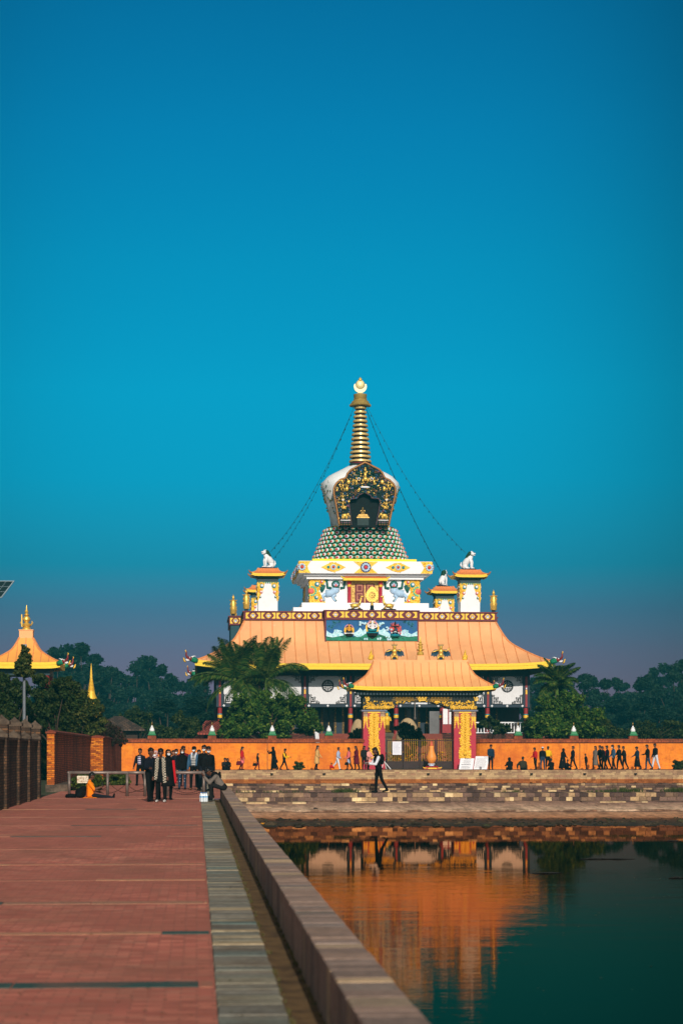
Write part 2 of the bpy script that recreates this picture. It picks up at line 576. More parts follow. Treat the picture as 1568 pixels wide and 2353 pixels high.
R = random.Random(3)
g = MB()
for yb, bw, mi, gap in ((10.9, .3, 0, .1), (14.2, .34, 0, 0), (18.2, .26, 0, .05), (21.8, .32, 1, .05), (25.6, .24, 1, .1), (29.1, .26, 1, .05), (33.6, .22, 1, .1), (38.5, .22, 1, .1), (44, .24, 1, .1), (49.5, .3, 1, .05), (56, .4, 1, .05), (68, .2, 1, .1)):
    x = -5.5
    while x < .12:
        L = R.uniform(.4, 1.9)
        x1 = min(x + L, .125)
        if R.random() < gap: x = x1; continue
        w_ = bw * R.uniform(.8, 1.1)
        g.box(x, x1 - .012, yb - w_ / 2, yb + w_ / 2, -.05, .004 + R.uniform(0, .003), mi if R.random() < .85 else 1 - mi)
        x = x1
struct(g.build('path_band', [BAND, island('worn brown stone band', [(0, S(158, 104, 84)), (.4, S(172, 118, 94)), (.75, S(190, 142, 106)), (1, S(150, 108, 90))], grime=S(172, 100, 82))]))

def slabs(name, x0, x1, y0, y1, L, ztop, zbot, m, jz=.004, jx=.0, gap=.008, seed=5):
    R = random.Random(seed)
    g = MB(); y = y0
    while y < y1:
        l = L * R.uniform(.55, 1.45)
        a, b = R.uniform(-jx, jx), R.uniform(-jx, jx)
        z = ztop + R.uniform(-jz, jz)
        h = R.uniform(.004, .012)
        g.box(x0 + a, x1 + b, y, min(y + l, y1) - gap * R.uniform(.6, 2.2), zbot, z - h)
        g.box(x0 + a, x1 + b, y, min(y + l, y1) - gap * R.uniform(.6, 2.2), z - h, z, taper=.008)
        y += l
    return g.build(name, m)
struct(slabs('stone_strip_path', .135, .58, -5, 138, .26, .008, -.2, SLAB, .005, .004, .01))
GUT = mat('earth gutter', S(112, 86, 52), .95, var=.35, vs=3, bump=.7, bs=20, c2=S(66, 48, 28))
g = MB()
n_ = 300
rows = [[(.565 + .24 * i / 5, -5 + 73 * j / n_, -.012 - .02 * sin(pi * i / 5) + R.uniform(-.006, .006)) for i in range(6)] for j in range(n_ + 1)]
g.rings(rows, cap=False, closed=False)
struct(g.build('gutter_path', GUT, smooth=True))
kw = slabs('kerb_wall', .80, 1.13, 4, 67.4, .30, .37, -1.2, KERB, .003, .0016, .008, seed=9)
tag(kw, 'long low kerb wall of grey brown stone blocks between promenade and pond', 'stone wall')
# weeds along the gutter edges
R = random.Random(12)
V, FA = [], []
def blades(x, y, z, n, h, spread, R, V=None, FA=None):
    for _ in range(n):
        a = R.uniform(0, 2 * pi); r = R.uniform(0, spread)
        bx, by = x + r * cos(a), y + r * sin(a)
        hh = h * R.uniform(.5, 1.2); l = R.uniform(-.5, .5) * hh; l2 = R.uniform(-.5, .5) * hh
        wd = hh * .06 + .003
        i = len(V)
        V += [(bx - wd, by, z), (bx + wd, by, z), (bx + l, by + l2, z + hh)]
        FA.append((i, i + 1, i + 2))
for _ in range(520):
    y = 8 + 58 * R.random() ** 1.2
    blades(R.choice((.585, .60, .79, .795)) + R.uniform(-.01, .01), y, -.012, R.randint(2, 6), .035, .025, R, V, FA)
DRY = leafmat('weeds leaf', (.05, .05, .015), (.09, .08, .025), (.12, .09, .04), .2)
tag(npmesh('gutter_weeds', np.array(V), np.array(FA), DRY), kind='stuff')
# fallen leaves and grit on the paving
V, FA = [], []
for _ in range(1500):
    x, y = R.uniform(-5.3, .5), 9 + 58 * R.random() ** 1.6
    a = R.uniform(0, 6.28); s_ = R.uniform(.008, .022)
    i = len(V)
    V += [(x + s_ * cos(a + q * pi / 2) * (1 if q % 2 else .5), y + s_ * sin(a + q * pi / 2) * (1 if q % 2 else .5), .012 + R.uniform(0, .006)) for q in range(4)]
    FA.append((i, i + 1, i + 2, i + 3))
tag(npmesh('leaf_litter', np.array(V), np.array(FA), DRY), kind='stuff')

# ------------------------------------------------------------------ pond banks
STONE = island('bank stone', [(0, S(62, 48, 44)), (.25, S(96, 74, 66)), (.5, S(128, 100, 86)), (.62, S(76, 60, 54)), (.76, S(146, 116, 92)), (.9, S(190, 156, 114)), (.96, S(236, 206, 156)), (1, S(112, 86, 72))], grime=S(62, 50, 44))
PALE = island('pale bank stone', [(0, S(150, 116, 90)), (.4, S(184, 148, 110)), (.75, S(206, 172, 126)), (1, S(166, 122, 96))], grime=S(128, 98, 76))
def courses(name, x0, x1, yf, depth, zs, L, m, label, seed=1, ragged=0, group=None):
    R = random.Random(seed); g = MB()
    for i in range(len(zs) - 1):
        x = x0 + R.uniform(0, .001)
        while x < x1:
            l = L * R.uniform(.6, 1.4)
            j = R.uniform(-.02, .02)
            z1 = zs[i + 1] - R.uniform(.006, .016) + (R.uniform(-ragged, ragged) if i == len(zs) - 2 else 0)
            g.box(x, min(x + l, x1) - R.uniform(.006, .018), yf + j, yf + depth, zs[i], z1)
            x += l
    g.box(x0, x1, yf + .05, yf + depth - .01, zs[0] - .3, zs[-1] - .02)
    o = g.build(name, m)
    return tag(o, label, 'stone wall', group)
BX = 60
courses('retaining_wall', 1.13, 45, 76.5, 2.0, [-.33, -.17, 0], .28, STONE, 'lowest two-course stone wall of the pond bank, where the man walks', 4)
courses('retaining_wall', 1.13, 45, 78.5, .8, [-.02, .07, .155, .24, .33], .27, STONE, 'middle parapet of mixed dark and pale stone blocks behind the walking man', 6, .012)
courses('retaining_wall', 1.13, BX, 138, .7, [-.42, -.27, -.12, .02, .13, .235], .42, PALE, 'far pale stone bank under the path along the orange wall', 8)
# receding lower courses at the left of the bank
R = random.Random(31)
for (x0, x1, z0, z1, y), lab in zip(((1.2, 4.3, -.47, -.335, 75.4), (1.2, 3.3, -.60, -.475, 74.2), (5.2, 12.0, -.44, -.335, 75.8), (15, 40, -.44, -.335, 75.7)),
        ('upper short stone course beside the kerb corner of the pond', 'lowest short stone course beside the kerb corner of the pond', 'low stone course above the drain pipe mouth', 'long low stone course under the bank at the right')):
    x = x0; g = MB()
    while x < x1:
        l = .4 * R.uniform(.6, 1.4)
        g.box(x, min(x + l, x1) - .012, y + R.uniform(-.02, .02), 76.6, z0, z1 - R.uniform(0, .01)); x += l
    tag(g.build('bank_step', STONE), lab, 'stone step', 'broken lower courses of the bank')

SH = NT('pond bank plaster and mud')
sp = SH.n('ShaderNodeSeparateXYZ'); SH.l(SH.co(), sp.inputs[0])
nz = SH.noise(1.1, 6, .7)
yy = SH.math('ADD', sp.outputs[1], SH.math('MULTIPLY', SH.math('SUBTRACT', nz, .5), 2.2))
fac = SH.math('DIVIDE', SH.math('SUBTRACT', yy, 61.0), 16.0, True)
c_ = SH.ramp(fac, [(0, S(34, 34, 24)), (.22, S(56, 50, 34)), (.34, S(76, 62, 42)), (.44, S(92, 62, 38)), (.50, S(126, 80, 46)), (.545, S(206, 142, 98)), (.70, S(222, 166, 126)), (.735, S(120, 84, 64)), (.765, S(232, 194, 160)), (.84, S(206, 166, 138)), (.90, S(176, 138, 116)), (1, S(150, 118, 100))])  # plaster and mud tones; the palest stop paints a lit highlight along the ledge
f1 = SH.noise(5, 6, .75, stretch=(1, .5, 1))
c_ = SH.mix(.75, c_, SH.ramp(f1, [(.3, (.32, .30, .28)), (.5, (.9, .9, .9)), (.7, (1.35, 1.32, 1.28))]), 'MULTIPLY')
f2_ = SH.noise(2.2, 5, .7, stretch=(1, .22, 1))
c_ = SH.mix(.8, c_, SH.ramp(f2_, [(.35, (.5, .47, .44)), (.5, (1, 1, 1)), (.66, (1.3, 1.28, 1.24))]), 'MULTIPLY')
SH.set(col=c_, rough=.85, spec=.25)
SH.bump(f1, 1.0, .09)
prof = [(77, -.42), (76.3, -.335), (74.8, -.45), (73.4, -.55), (73.0, -.57), (72.9, -.63), (71.8, -.66), (70.6, -.71), (69.4, -.75), (68.2, -.785), (66.8, -.81), (65.6, -.83), (64.6, -.85), (63.2, -.90), (57, -1.3), (40, -2.5)]
R = random.Random(44)
nx = 420
rows = []
def hsh(a, b):
    return (sin(a * 12.9898 + b * 78.233) * 43758.5453) % 1.0
def vnoise(x, y):
    xi, yi = math.floor(x), math.floor(y); fx, fy = x - xi, y - yi
    fx = fx * fx * (3 - 2 * fx); fy = fy * fy * (3 - 2 * fy)
    a, b, c, d = hsh(xi, yi), hsh(xi + 1, yi), hsh(xi, yi + 1), hsh(xi + 1, yi + 1)
    return a + (b - a) * fx + (c - a) * fy + (a - b - c + d) * fx * fy
def fbm(x, y, o=4):
    s_, a = 0, .5
    for _ in range(o):
        s_ += a * vnoise(x, y); x *= 2.07; y *= 2.07; a *= .5
    return s_
for k, (y, z) in enumerate(prof):
    row = []
    for i in range(nx + 1):
        x = 1.0 + 48 * (i / nx) ** 1.15
        am = .05 if 68.6 > y > 63.5 else (.014 if y > 69 else .03)
        row.append((x, y + (fbm(x * .8, y) - .5) * (.9 if y < 69 else .35 if y < 72.5 else .12), z + (fbm(x * 2.3, y * 3.1) - .47) * am * 2))
    rows.append(row)
g = MB(); g.rings(rows, cap=False, closed=False)
struct(g.build('pond_bank_shore', SH.mat))
R = random.Random(55); g = MB()
for _ in range(420):
    x = 1.2 + 22 * R.random(); y = R.uniform(64.3, 69)
    r = R.uniform(.02, .07) * (1.6 if R.random() < .08 else 1)
    g.ell((x, y, -.855 + (y - 64.5) * .021 + r * .2), (r * R.uniform(1, 2), r * 1.2, r * R.uniform(.5, .9)), low=R.random() < .6)
MUDST = island('wet stones', [(0, S(36, 32, 24)), (.5, S(58, 50, 36)), (.8, S(84, 68, 50)), (1, S(46, 54, 28))])
tag(g.build('shore_gravel', MUDST), kind='stuff')

def water(name, tint, deep, ior, calm, fa, sa, rough):
    t = NT(name)
    t.t.nodes.remove(t.b)
    dif = t.n('ShaderNodeBsdfDiffuse'); dif.inputs[0].default_value = (*deep, 1)
    gl = t.n('ShaderNodeBsdfGlossy'); gl.inputs['Color'].default_value = (*tint, 1); gl.inputs['Roughness'].default_value = rough
    fr = t.n('ShaderNodeFresnel'); fr.inputs[0].default_value = ior
    mx = t.n('ShaderNodeMixShader')
    t.l(fr.outputs[0], mx.inputs[0]); t.l(dif.outputs[0], mx.inputs[1]); t.l(gl.outputs[0], mx.inputs[2]); t.l(mx.outputs[0], t.out.inputs[0])
    # sheltered and calm under the far bank, ruffled by the breeze nearer
    sp = t.n('ShaderNodeSeparateXYZ'); t.l(t.co(), sp.inputs[0])
    yy = t.math('ADD', sp.outputs[1], t.math('MULTIPLY', t.noise(.12, 3, .5), 9.0))
    ruf = t.ramp(t.math('DIVIDE', yy, 100.0, True), [(calm / 100, (1, 1, 1)), (calm / 100 + .05, (.12, .12, .12))])
    fine = t.noise(1.0, 3, .6, stretch=(1.3, 7, 1))
    swell = t.noise(1.0, 2, .5, stretch=(.5, 1.3, 1))
    h2 = t.math('MULTIPLY', t.math('ADD', t.math('MULTIPLY', fine, fa), t.math('MULTIPLY', swell, sa)), ruf)
    b = t.n('ShaderNodeBump'); b.inputs['Strength'].default_value = 1; b.inputs['Distance'].default_value = 1
    t.l(h2, b.inputs['Height'])
    for s_ in (gl, fr, dif): t.l(b.outputs[0], s_.inputs['Normal'])
    return t.mat
POND = water('pond water', (.92, .48, .26), (.001, .004, .004), 1.068, 43, .0013, .0036, .012)
def sheet(name, x0, x1, y0, y1, z, m):
    g = MB(); g.add([(x0, y0, z), (x1, y0, z), (x1, y1, z), (x0, y1, z)], [(0, 1, 2, 3)])
    return struct(g.build(name, m))
sheet('pond_water', 1.05, 60, -60, 72, -.85, POND)
sheet('canal_water', 1.0, 60, 79, 138.2, -.4, POND)

# weeds on the ledges
V, FA = [], []
R = random.Random(61)
for x, n in [(at(795, 1820, 77.6).x, 260), (at(1440, 1820, 78).x, 300), (at(1400, 1820, 78).x, 120), (at(640, 1821, 77.5).x, 60), (at(700, 1821, 77.5).x, 40), (at(1380, 1816, 78).x, 90), (at(1556, 1812, 78).x, 420), (at(560, 1821, 77).x, 60), (at(1180, 1821, 78).x, 70)]:
    for _ in range(n // 6):
        blades(x + R.gauss(0, .28), 77.9 + R.uniform(-.5, .4), -.005, 6, .17 if n > 150 else .1, .05, R, V, FA)
GRASS = leafmat('bank grass leaf', (.02, .04, .008), (.05, .07, .015), (.08, .09, .03))
tag(npmesh('bank_grass', np.array(V), np.array(FA), GRASS), kind='stuff')
t = thing('drain_pipe', 'dark round drain pipe mouth in the sloping pond bank', 'drain pipe', at(724.5, 1862, 73.6))
g = MB(); g.ring((0, 0), .075, .105, -.25, .3); g.build('pipe_rim', mat('dark concrete', S(60, 50, 44), .9), t)
g = MB(); g.disc((0, 0), .078, -.12, -.1); g.build('opening', BLACK, t)

def mk_spout():
    t = thing('stone_spout', '', 'water spout')
    g = MB(); g.box(-.09, .09, -.16, .02, -.03, .07); g.box(-.05, .05, -.2, -.16, -.02, .03); g.build('spout_block', mat('dark spout stone', S(50, 42, 38), .9), t); return t
spout0 = mk_spout(); u_sp = set()
for vx, lab in ((624, 'small dark stone spout in the far bank below the robed woman'), (744, 'small dark stone spout in the far bank below the beige coat woman'), (863, 'small dark stone spout in the far bank behind the walking man'), (983, 'small dark stone spout in the far bank below the orange vase'),
                (1103, 'small dark stone spout in the far bank below the sign boards'), (1220, 'small dark stone spout in the far bank below the red jacket youth'), (1342, 'small dark stone spout in the far bank below the lone child'), (1459, 'rightmost small dark stone spout in the far bank')):
    p = at(vx, 1778.5, 137.97); place(spout0, u_sp, p, 0, 1, lab, 'stone spouts in the far bank')
# far path along the orange wall
FP = brick('pale path stone', 'xy', [S(150, 112, 84), S(176, 140, 104), S(136, 96, 76)], S(90, 66, 50), .5, .3, .012)
g = MB(); g.box(1.13, BX, 138.65, 147.6, -.3, .2)
struct(g.build('wall_path', FP))
# ------------------------------------------------------------------ hipped sheet roofs
PROF = [(0, 0), (.1, .05), (.25, .145), (.45, .285), (.62, .41), (.72, .493), (.78, .565), (.86, .70), (.93, .845), (1, 1)]
def pf(t):
    for (a, b), (c, d) in zip(PROF, PROF[1:]):
        if t <= c: return b + (d - b) * (t - a) / (c - a)
    return 1
def hip_roof(parent, ab, bb, at_, bt, z0, z1, fh, seam=1.0, lift=.35, inner=None, ns=24, rm=None, fm=None, sr=.045, soff=None, ft=.07):
    rm = rm or ORANGE; fm = fm or YELLOW
    T = [p[0] for p in PROF]
    def A(t): return ab + (at_ - ab) * t
    def B(t): return bb + (bt - bb) * t
    def P(side, s, t, up=0.0):
        a, b = A(t), B(t)
        z = z0 + (z1 - z0) * pf(t) + lift * (1 - t) ** 3 * abs(s) ** 7 + up
        return {0: (s * a, -b, z), 1: (a, s * b, z), 2: (-s * a, b, z), 3: (-a, -s * b, z)}[side]
    g = MB()
    SS = [-1 + 2 * i / ns for i in range(ns + 1)]
    for side in range(4):
        g.rings([[P(side, s, t) for s in SS] for t in T], cap=False, closed=False)
    # standing seams and hips belong to the sheet roof
    if seam:
        for side in range(4):
            half = ab if side % 2 == 0 else bb
            h = A if side % 2 == 0 else B
            n = int(half / seam - .3)
            for k in range(-n, n + 1):
                u = (k + .0) * seam
                pts = []
                for i in range(33):
                    t = i / 32
                    if abs(u) > h(t) + 1e-6: break
                    pts.append(P(side, u / h(t), t, .01))
                if len(pts) > 1: g.tube(pts, sr, 5, 1)
    for side in range(4):
        g.tube([P(side, 1, i / 24, .02) for i in range(25)], sr * 1.9, 6, 1)
    roof = g.build('roof', [rm, mat('roof seam orange', (.70, .265, .088), .55, var=.2, vs=3)], parent, smooth='auto')
    # fascia
    g = MB()
    loop = []
    for side in range(4):
        for s in SS[:-1]: loop.append((side, s))
    cs = [(0, .03), (ft, .04), (ft, -fh * .38), (ft * .4, -fh * .42), (ft * .4, -fh * .62), (ft * .9, -fh * .66), (ft * .9, -fh), (-ft * 2, -fh), (-ft * 2, .0)]
    rs = []
    for side, s in loop + loop[:1]:
        p = P(side, s, 0)
        rs.append([(p[0] * (ab + o) / ab, p[1] * (bb + o) / bb, p[2] + dz) for o, dz in cs])
    g.rings(rs, cap=False)
    g.build('fascia', fm, parent)
    if inner:
        ai, bi, zi = inner
        g = MB(); r0, r1 = [], []
        for side, s in loop:
            p = P(side, s, 0)
            r0.append((p[0] * (ab - ft) / ab, p[1] * (bb - ft) / bb, p[2] - fh * .9))
            r1.append({0: (s * ai, -bi, zi), 1: (ai, s * bi, zi), 2: (-s * ai, bi, zi), 3: (-ai, -s * bi, zi)}[side])
        g.rings([r0, r1], cap=False)
        # bracket ends under the eave
        n = int(ab / .42)
        for k in range(-n, n + 1):
            u = k * .42
            if abs(u) < ai: g.box(u - .09, u + .09, -bi - (bb - bi) * .45, -bi + .1, zi - .02, zi + .2)
        g.build('soffit', soff or TEAL, parent)
    return roof, P

# ------------------------------------------------------------------ dragon heads of the eaves
def dragon(parent, loc, yaw, s=1.0):
    """red white and green water dragon head with a raised snout, pointing along yaw"""
    Mx = Matrix.Translation(loc) @ Matrix.Rotation(yaw, 4, 'Z') @ Matrix.Scale(s, 4)
    g = MB(); g.M = Mx
    g.tube([(-.45, 0, -.12), (-.2, 0, -.03), (.05, 0, .03)], [.20, .22, .18], 8, 1)
    g.ell((.12, 0, .05), (.24, .17, .17), 0)
    g.tube([(.2, 0, .10), (.38, 0, .16), (.47, 0, .36), (.44, 0, .56), (.49, 0, .66)], [.11, .10, .075, .055, .03], 7, 0)
    g.tube([(.47, 0, .54), (.52, 0, .68), (.46, 0, .74)], [.05, .04, .015], 6, 3)
    g.tube([(.2, 0, -.04), (.38, 0, -.08), (.5, 0, -.02)], [.10, .07, .03], 7, 2)
    g.tube([(.5, 0, -.22), (.62, 0, -.12), (.66, 0, .06), (.72, 0, .12)], [.05, .07, .05, .02], 6, 3)
    for y in (-.1, .1):
        g.ell((.2, y * 1.3, .16), .05, 2)
        g.tube([(.02, y, .16), (-.14, y * 1.6, .26), (-.3, y * 1.6, .25)], [.05, .035, .01], 5, 2)
        g.tube([(0, y * 1.5, .0), (-.2, y * 2.2, .04)], [.07, .02], 5, 1)
    for k in range(5):
        g.ell((.26 + .05 * k, 0, .02), (.025, .07, .03), 2, low=True)
    g.M = None
    return g.build('dragon_head', [mat('dragon red', S(120, 30, 34), .4), GREEN, WHITE, GOLDP], parent, smooth=True)

# ------------------------------------------------------------------ small relief figures
def seated(g, x, y, z, s, skin=0, robe=1, halo=None, m_halo=2, base=None):
    if halo: g.disc((x, z + .62 * s), halo * s, y + .05 * s, y + .12 * s, m_halo, 20, 1.15)
    g.ell((x, y - .06 * s, z + .16 * s), (.42 * s, .16 * s, .13 * s), robe)
    g.tube([(x, y, z + .15 * s), (x, y, z + .42 * s), (x, y, z + .66 * s), (x, y, z + .74 * s)], [.2 * s, .17 * s, .23 * s, .09 * s], 8, skin)
    g.ell((x, y - .02 * s, z + .86 * s), (.12 * s, .12 * s, .15 * s), skin)
    g.ell((x, y, z + 1.02 * s), (.09 * s, .09 * s, .10 * s), base if base is not None else robe)
    for q in (-1, 1):
        g.tube([(x + q * .24 * s, y, z + .64 * s), (x + q * .34 * s, y - .03 * s, z + .42 * s), (x + q * .1 * s, y - .16 * s, z + .32 * s)], [.075 * s, .06 * s, .045 * s], 6, skin)

def imp(g, x, y, z, s, m=0, arms=1, m2=None):
    """little standing or riding gilt figure of the niche carving"""
    m2 = m if m2 is None else m2
    g.tube([(x, y, z), (x, y, z + .28 * s), (x, y, z + .5 * s)], [.13 * s, .10 * s, .15 * s], 6, m)
    g.ell((x, y, z + .68 * s), (.10 * s, .1 * s, .12 * s), m)
    g.ell((x, y, z + .82 * s), (.07 * s, .07 * s, .10 * s), m2)
    for q in (-1, 1):
        g.tube([(x + q * .14 * s, y, z + .48 * s), (x + q * .34 * s, y - .03, z + .38 * s), (x + q * .36 * s, y - .04, z + .62 * s * arms)], [.05 * s, .045 * s, .04 * s], 5, m)
        g.tube([(x + q * .07 * s, y, z + .05 * s), (x + q * .22 * s, y - .04, z - .1 * s), (x + q * .12 * s, y - .03, z - .3 * s)], [.08 * s, .07 * s, .05 * s], 5, m2)

def beast(g, x, y, z, s, m=0, trunk=False, d=1):
    g.ell((x, y, z + .45 * s), (.42 * s, .18 * s, .22 * s), m)
    g.ell((x + d * .42 * s, y - .05, z + .58 * s), (.18 * s, .15 * s, .18 * s), m)
    for q in (-.3, -.12, .15, .32):
        g.tube([(x + q * s, y - .04, z + .4 * s), (x + q * s, y - .04, z)], [.09 * s, .07 * s], 5, m)
    if trunk: g.tube([(x + d * .55 * s, y - .05, z + .55 * s), (x + d * .68 * s, y - .05, z + .25 * s), (x + d * .6 * s, y - .05, z + .05 * s)], [.07 * s, .05 * s, .03 * s], 5, m)

# ------------------------------------------------------------------ the temple
YC = 190.0
XC = XX(851, 178.5)
def zt(vy, Y): return ZZ(850, vy, Y)
def ux(vx, Y): return XX(vx, Y) - XC
temple = thing('lotus_temple', 'wide Buddhist temple hall with orange hipped roof, yellow eaves and white curtains', 'temple', (XC, YC, 0))
TOPZ, EZ = zt(1424, 178.5), zt(1526, 174.4)
TT, EE = 11.45, 15.95
FH = .5
roof, RP = hip_roof(temple, EE, EE, TT, TT, EZ, TOPZ, FH, 1.0, .34, (12.9, 12.9, EZ - .25), 40)
for sx, sy in ((-1, -1), (1, -1), (-1, 1), (1, 1)):
    e = EE + .1
    dragon(temple, (sx * (e + .25), sy * (e + .1), EZ + .35), atan2(sy * .45, sx), 1.15)

# roof deck and parapet band
BZ0, BZ1 = TOPZ - .05, zt(1405, 178.5)
g = MB()
for x0, x1, y0, y1 in ((-11.6, 11.6, -11.6, -11.2), (-11.6, 11.6, 11.2, 11.6), (-11.6, -11.2, -11.2, 11.2), (11.2, 11.6, -11.2, 11.2)):
    g.box(x0, x1, y0, y1, BZ0, BZ1 - .1)
for x0, x1, y0, y1 in ((-11.7, 11.7, -11.7, -11.1), (-11.7, 11.7, 11.1, 11.7), (-11.7, -11.1, -11.1, 11.1), (11.1, 11.7, -11.1, 11.1)):
    g.box(x0, x1, y0, y1, BZ1 - .097, BZ1)
    g.box(x0 + .02, x1 - .02, y0 + .02, y1 - .02, BZ0 - .02, BZ0 + .06)
band = g.build('parapet_band', MAROON, temple)
g = MB(); g.box(-11.2, 11.2, -11.2, 11.2, BZ0 - .6, BZ1 - .3)
g.build('roof_deck', WHITE, temple)

def deco(g, x0, x1, z0, z1, y, k=0):
    """maroon bay with gold notched corners and a lotus medallion"""
    zm, xm, h = (z0 + z1) / 2, (x0 + x1) / 2, z1 - z0
    b = .06 * h
    e = .25 * (x1 - x0); n = .10 * (x1 - x0)
    for sx in (-1, 1):
        X = x0 + .05 if sx < 0 else x1 - .05
        pts = [(X, z0 + b), (X, z1 - b), (X - sx * e, z1 - b), (X - sx * (n + .02), zm + .13 * h), (X - sx * n, zm), (X - sx * (n + .02), zm - .13 * h), (X - sx * e, z0 + b)]
        g.prism(pts, y - .035, y + .01, 0)
    r = h * .37
    g.ring((xm, zm), r * .74, r, y - .06, y, 0, 14)
    for q in range(4):
        a = q * pi / 2
        g.disc((xm + cos(a) * r * .86, zm + sin(a) * r * .86), r * .28, y - .055, y, 0, 8)
    g.disc((xm, zm), r * .78, y - .03, y, 1, 14)
    g.disc((xm, zm), r * .5, y - .075, y - .03, (2, 3, 4)[k % 3], 12)
    g.disc((xm, zm - r * .35), r * .38, y - .085, y - .04, (3, 2, 2)[k % 3], 10, .6)
    g.disc((xm, zm + r * .2), r * .25, y - .1, y - .04, (4, 5, 0)[k % 3], 10)
DECO = [GOLDP, TURQ, SKYB, WHITE, mat('rose paint', S(196, 120, 130), .5), PINK]
W0, WB = 4.15, 12.65
g = MB(); k = 0
for a, b in ((-11.45, -W0 - .3), (W0 + .3, 11.45)):
    n = 5; wd = (b - a) / n
    for i in range(n): deco(g, a + i * wd, a + (i + 1) * wd, BZ0 + .08, BZ1 - .12, -11.6, k); k += 1
wing_y = -WB - .12
for i in range(5):
    wd = 2 * W0 / 5
    deco(g, -W0 + i * wd, -W0 + (i + 1) * wd, BZ0 + .13, BZ1 - .07, wing_y - .02, k); k += 1
for sx in (-1, 1):
    deco(g, min(sx * 12.75, sx * 11.62), max(sx * 12.75, sx * 11.62), BZ0 + .08, BZ1 - .12, -W0 - .14, k)
g.build('medallion_frieze', DECO, temple)

# the four dormer blocks with painted panels
MZ0 = zt(1472, 177.35)
TEALP = mat('side panel teal', S(14, 66, 78), .6, var=.35, vs=3)
for name, (x0, x1, y0, y1) in (('front', (-W0, W0, -WB, -10)), ('left', (-WB, -10, -W0, W0)), ('right', (10, WB, -W0, W0)), ('back', (-W0, W0, 10, WB))):
    g = MB()
    g.box(x0, x1, y0, y1, MZ0, BZ0 - .03, 0)
    p = .13
    g.box(x0 - p, x1 + p, y0 - p, y1 + p, BZ0 - .03, BZ1 - .05, 1)
    g.box(x0 - p - .1, x1 + p + .1, y0 - p - .1, y1 + p + .1, BZ1 - .047, BZ1 + .05, 1)
    if name == 'front':
        g.box(x0 - .12, x0, y0 - .02, y1, MZ0 - .1, BZ0 - .032, 1)
        g.box(x1, x1 + .12, y0 - .02, y1, MZ0 - .1, BZ0 - .032, 1)
    blk = g.build('dormer', [TEALP if name != 'front' else BLUE, MAROON], temple)
    if name != 'front': continue
    # painted mountain panel with three figures
    y = -WB
    def MXY(px, py):  # panel picture coordinates of the zoomed photo
        return (-W0 + 2 * W0 * (px - 105) / 1290, MZ0 + (BZ0 - MZ0) * (518 - py) / 312)
    g = MB()
    g.prism([MXY(*p) for p in ((105, 518), (105, 455), (180, 470), (260, 460), (350, 430), (430, 455), (560, 462), (660, 415), (780, 425), (900, 440), (960, 440), (1080, 450), (1190, 452), (1270, 458), (1395, 446), (1395, 518))], y - .06, y, 0)
    g.build('painted_meadow', mat('meadow green', S(16, 122, 92), .6, var=.5, vs=2.2), blk)
    g = MB()
    for poly in (((105, 455), (110, 372), (150, 402), (195, 420), (215, 385), (262, 352), (300, 392), (355, 425), (345, 445), (190, 472)),
                 ((490, 440), (500, 400), (545, 378), (582, 325), (622, 372), (665, 335), (672, 410), (600, 455), (545, 466)),
                 ((840, 350), (880, 362), (918, 328), (960, 380), (1005, 410), (1010, 452), (930, 448), (850, 420)),
                 ((1150, 395), (1190, 362), (1235, 352), (1270, 400), (1310, 420), (1392, 375), (1395, 446), (1270, 460), (1160, 440))):
        g.prism([MXY(*p) for p in poly], y - .10, y - .02, 0)
    R = random.Random(5)
    for cx_, cy_, n in ((620, 268, 9), (875, 268, 9), (265, 380, 10), (965, 345, 5), (1215, 378, 8), (990, 495, 4), (965, 465, 3)):
        for _ in range(n):
            x, z = MXY(cx_ + R.gauss(0, 26), cy_ + R.gauss(0, 13))
            g.ell((x, y - .08, z), (.12, .06, .09), R.choice((0, 0, 1)))
    for cx_ in (650, 680, 835, 865, 1015): 
        x, z = MXY(cx_, 492); g.ell((x, y - .09, z), (.09, .05, .12), 0)
    for _ in range(30):
        x, z = MXY(R.uniform(110, 1390), R.uniform(440, 500)); 
        g.tube([(x - .12, y - .06, z), (x, y - .08, z + R.uniform(.02, .1)), (x + .15, y - .06, z - .05)], .018, 4, 2)
    g.build('painted_snow_mountains', [mat('snow paint', S(205, 232, 240), .6, var=.15, vs=5, c2=S(120, 190, 205)), SKYB, TEAL], blk)
    g = MB()
    for q in (-1, 1):
        for _ in range(26):
            a = R.random(); b = R.random() * (1 - a)
            x = q * (W0 - .15 - a * 1.15); z = BZ0 - .15 - b * .9
            g.ring((x, z), .05, .085, y - .03, y, 0, 7)
    g.build('painted_clouds', mat('dim teal scroll', S(40, 120, 140), .6), blk)
    FM = [WHITE, mat('saffron paint', S(225, 160, 50), .5), mat('mauve halo', S(178, 120, 150), .5), BLACK, PINK, TURQ, GOLDP]
    x, z = MXY(428, 412); g = MB()
    g.disc((x, z + .32), .36, y - .05, y, 3, 18, 1.25); g.ring((x, z + .42), .33, .43, y - .07, y, 2, 18)
    for q in (-1, 1): g.ell((x + q * .36, y - .06, z + .28), (.11, .06, .28), 6)
    seated(g, x, y - .16, z + .03, .78, 1, 3, None, base=3)
    g.tube([(x - .45, y - .12, z), (x, y - .16, z - .02), (x + .45, y - .12, z)], .07, 6, 0); g.lathe([(.3, -.24), (.36, -.12), (.28, -.02)], (x, y - .1, z), 12, 3)
    g.build('saffron_deity', FM, blk)
    x, z = MXY(757, 400); g = MB()
    g.disc((x, z + .42), .56, y - .04, y, 3, 22, 1.12); g.ring((x, z + .45), .48, .62, y - .07, y, 6, 22); g.ring((x, z + .82), .26, .4, y - .09, y, 2, 18)
    seated(g, x, y - .2, z + .06, 1.05, 0, 5, None, base=3)
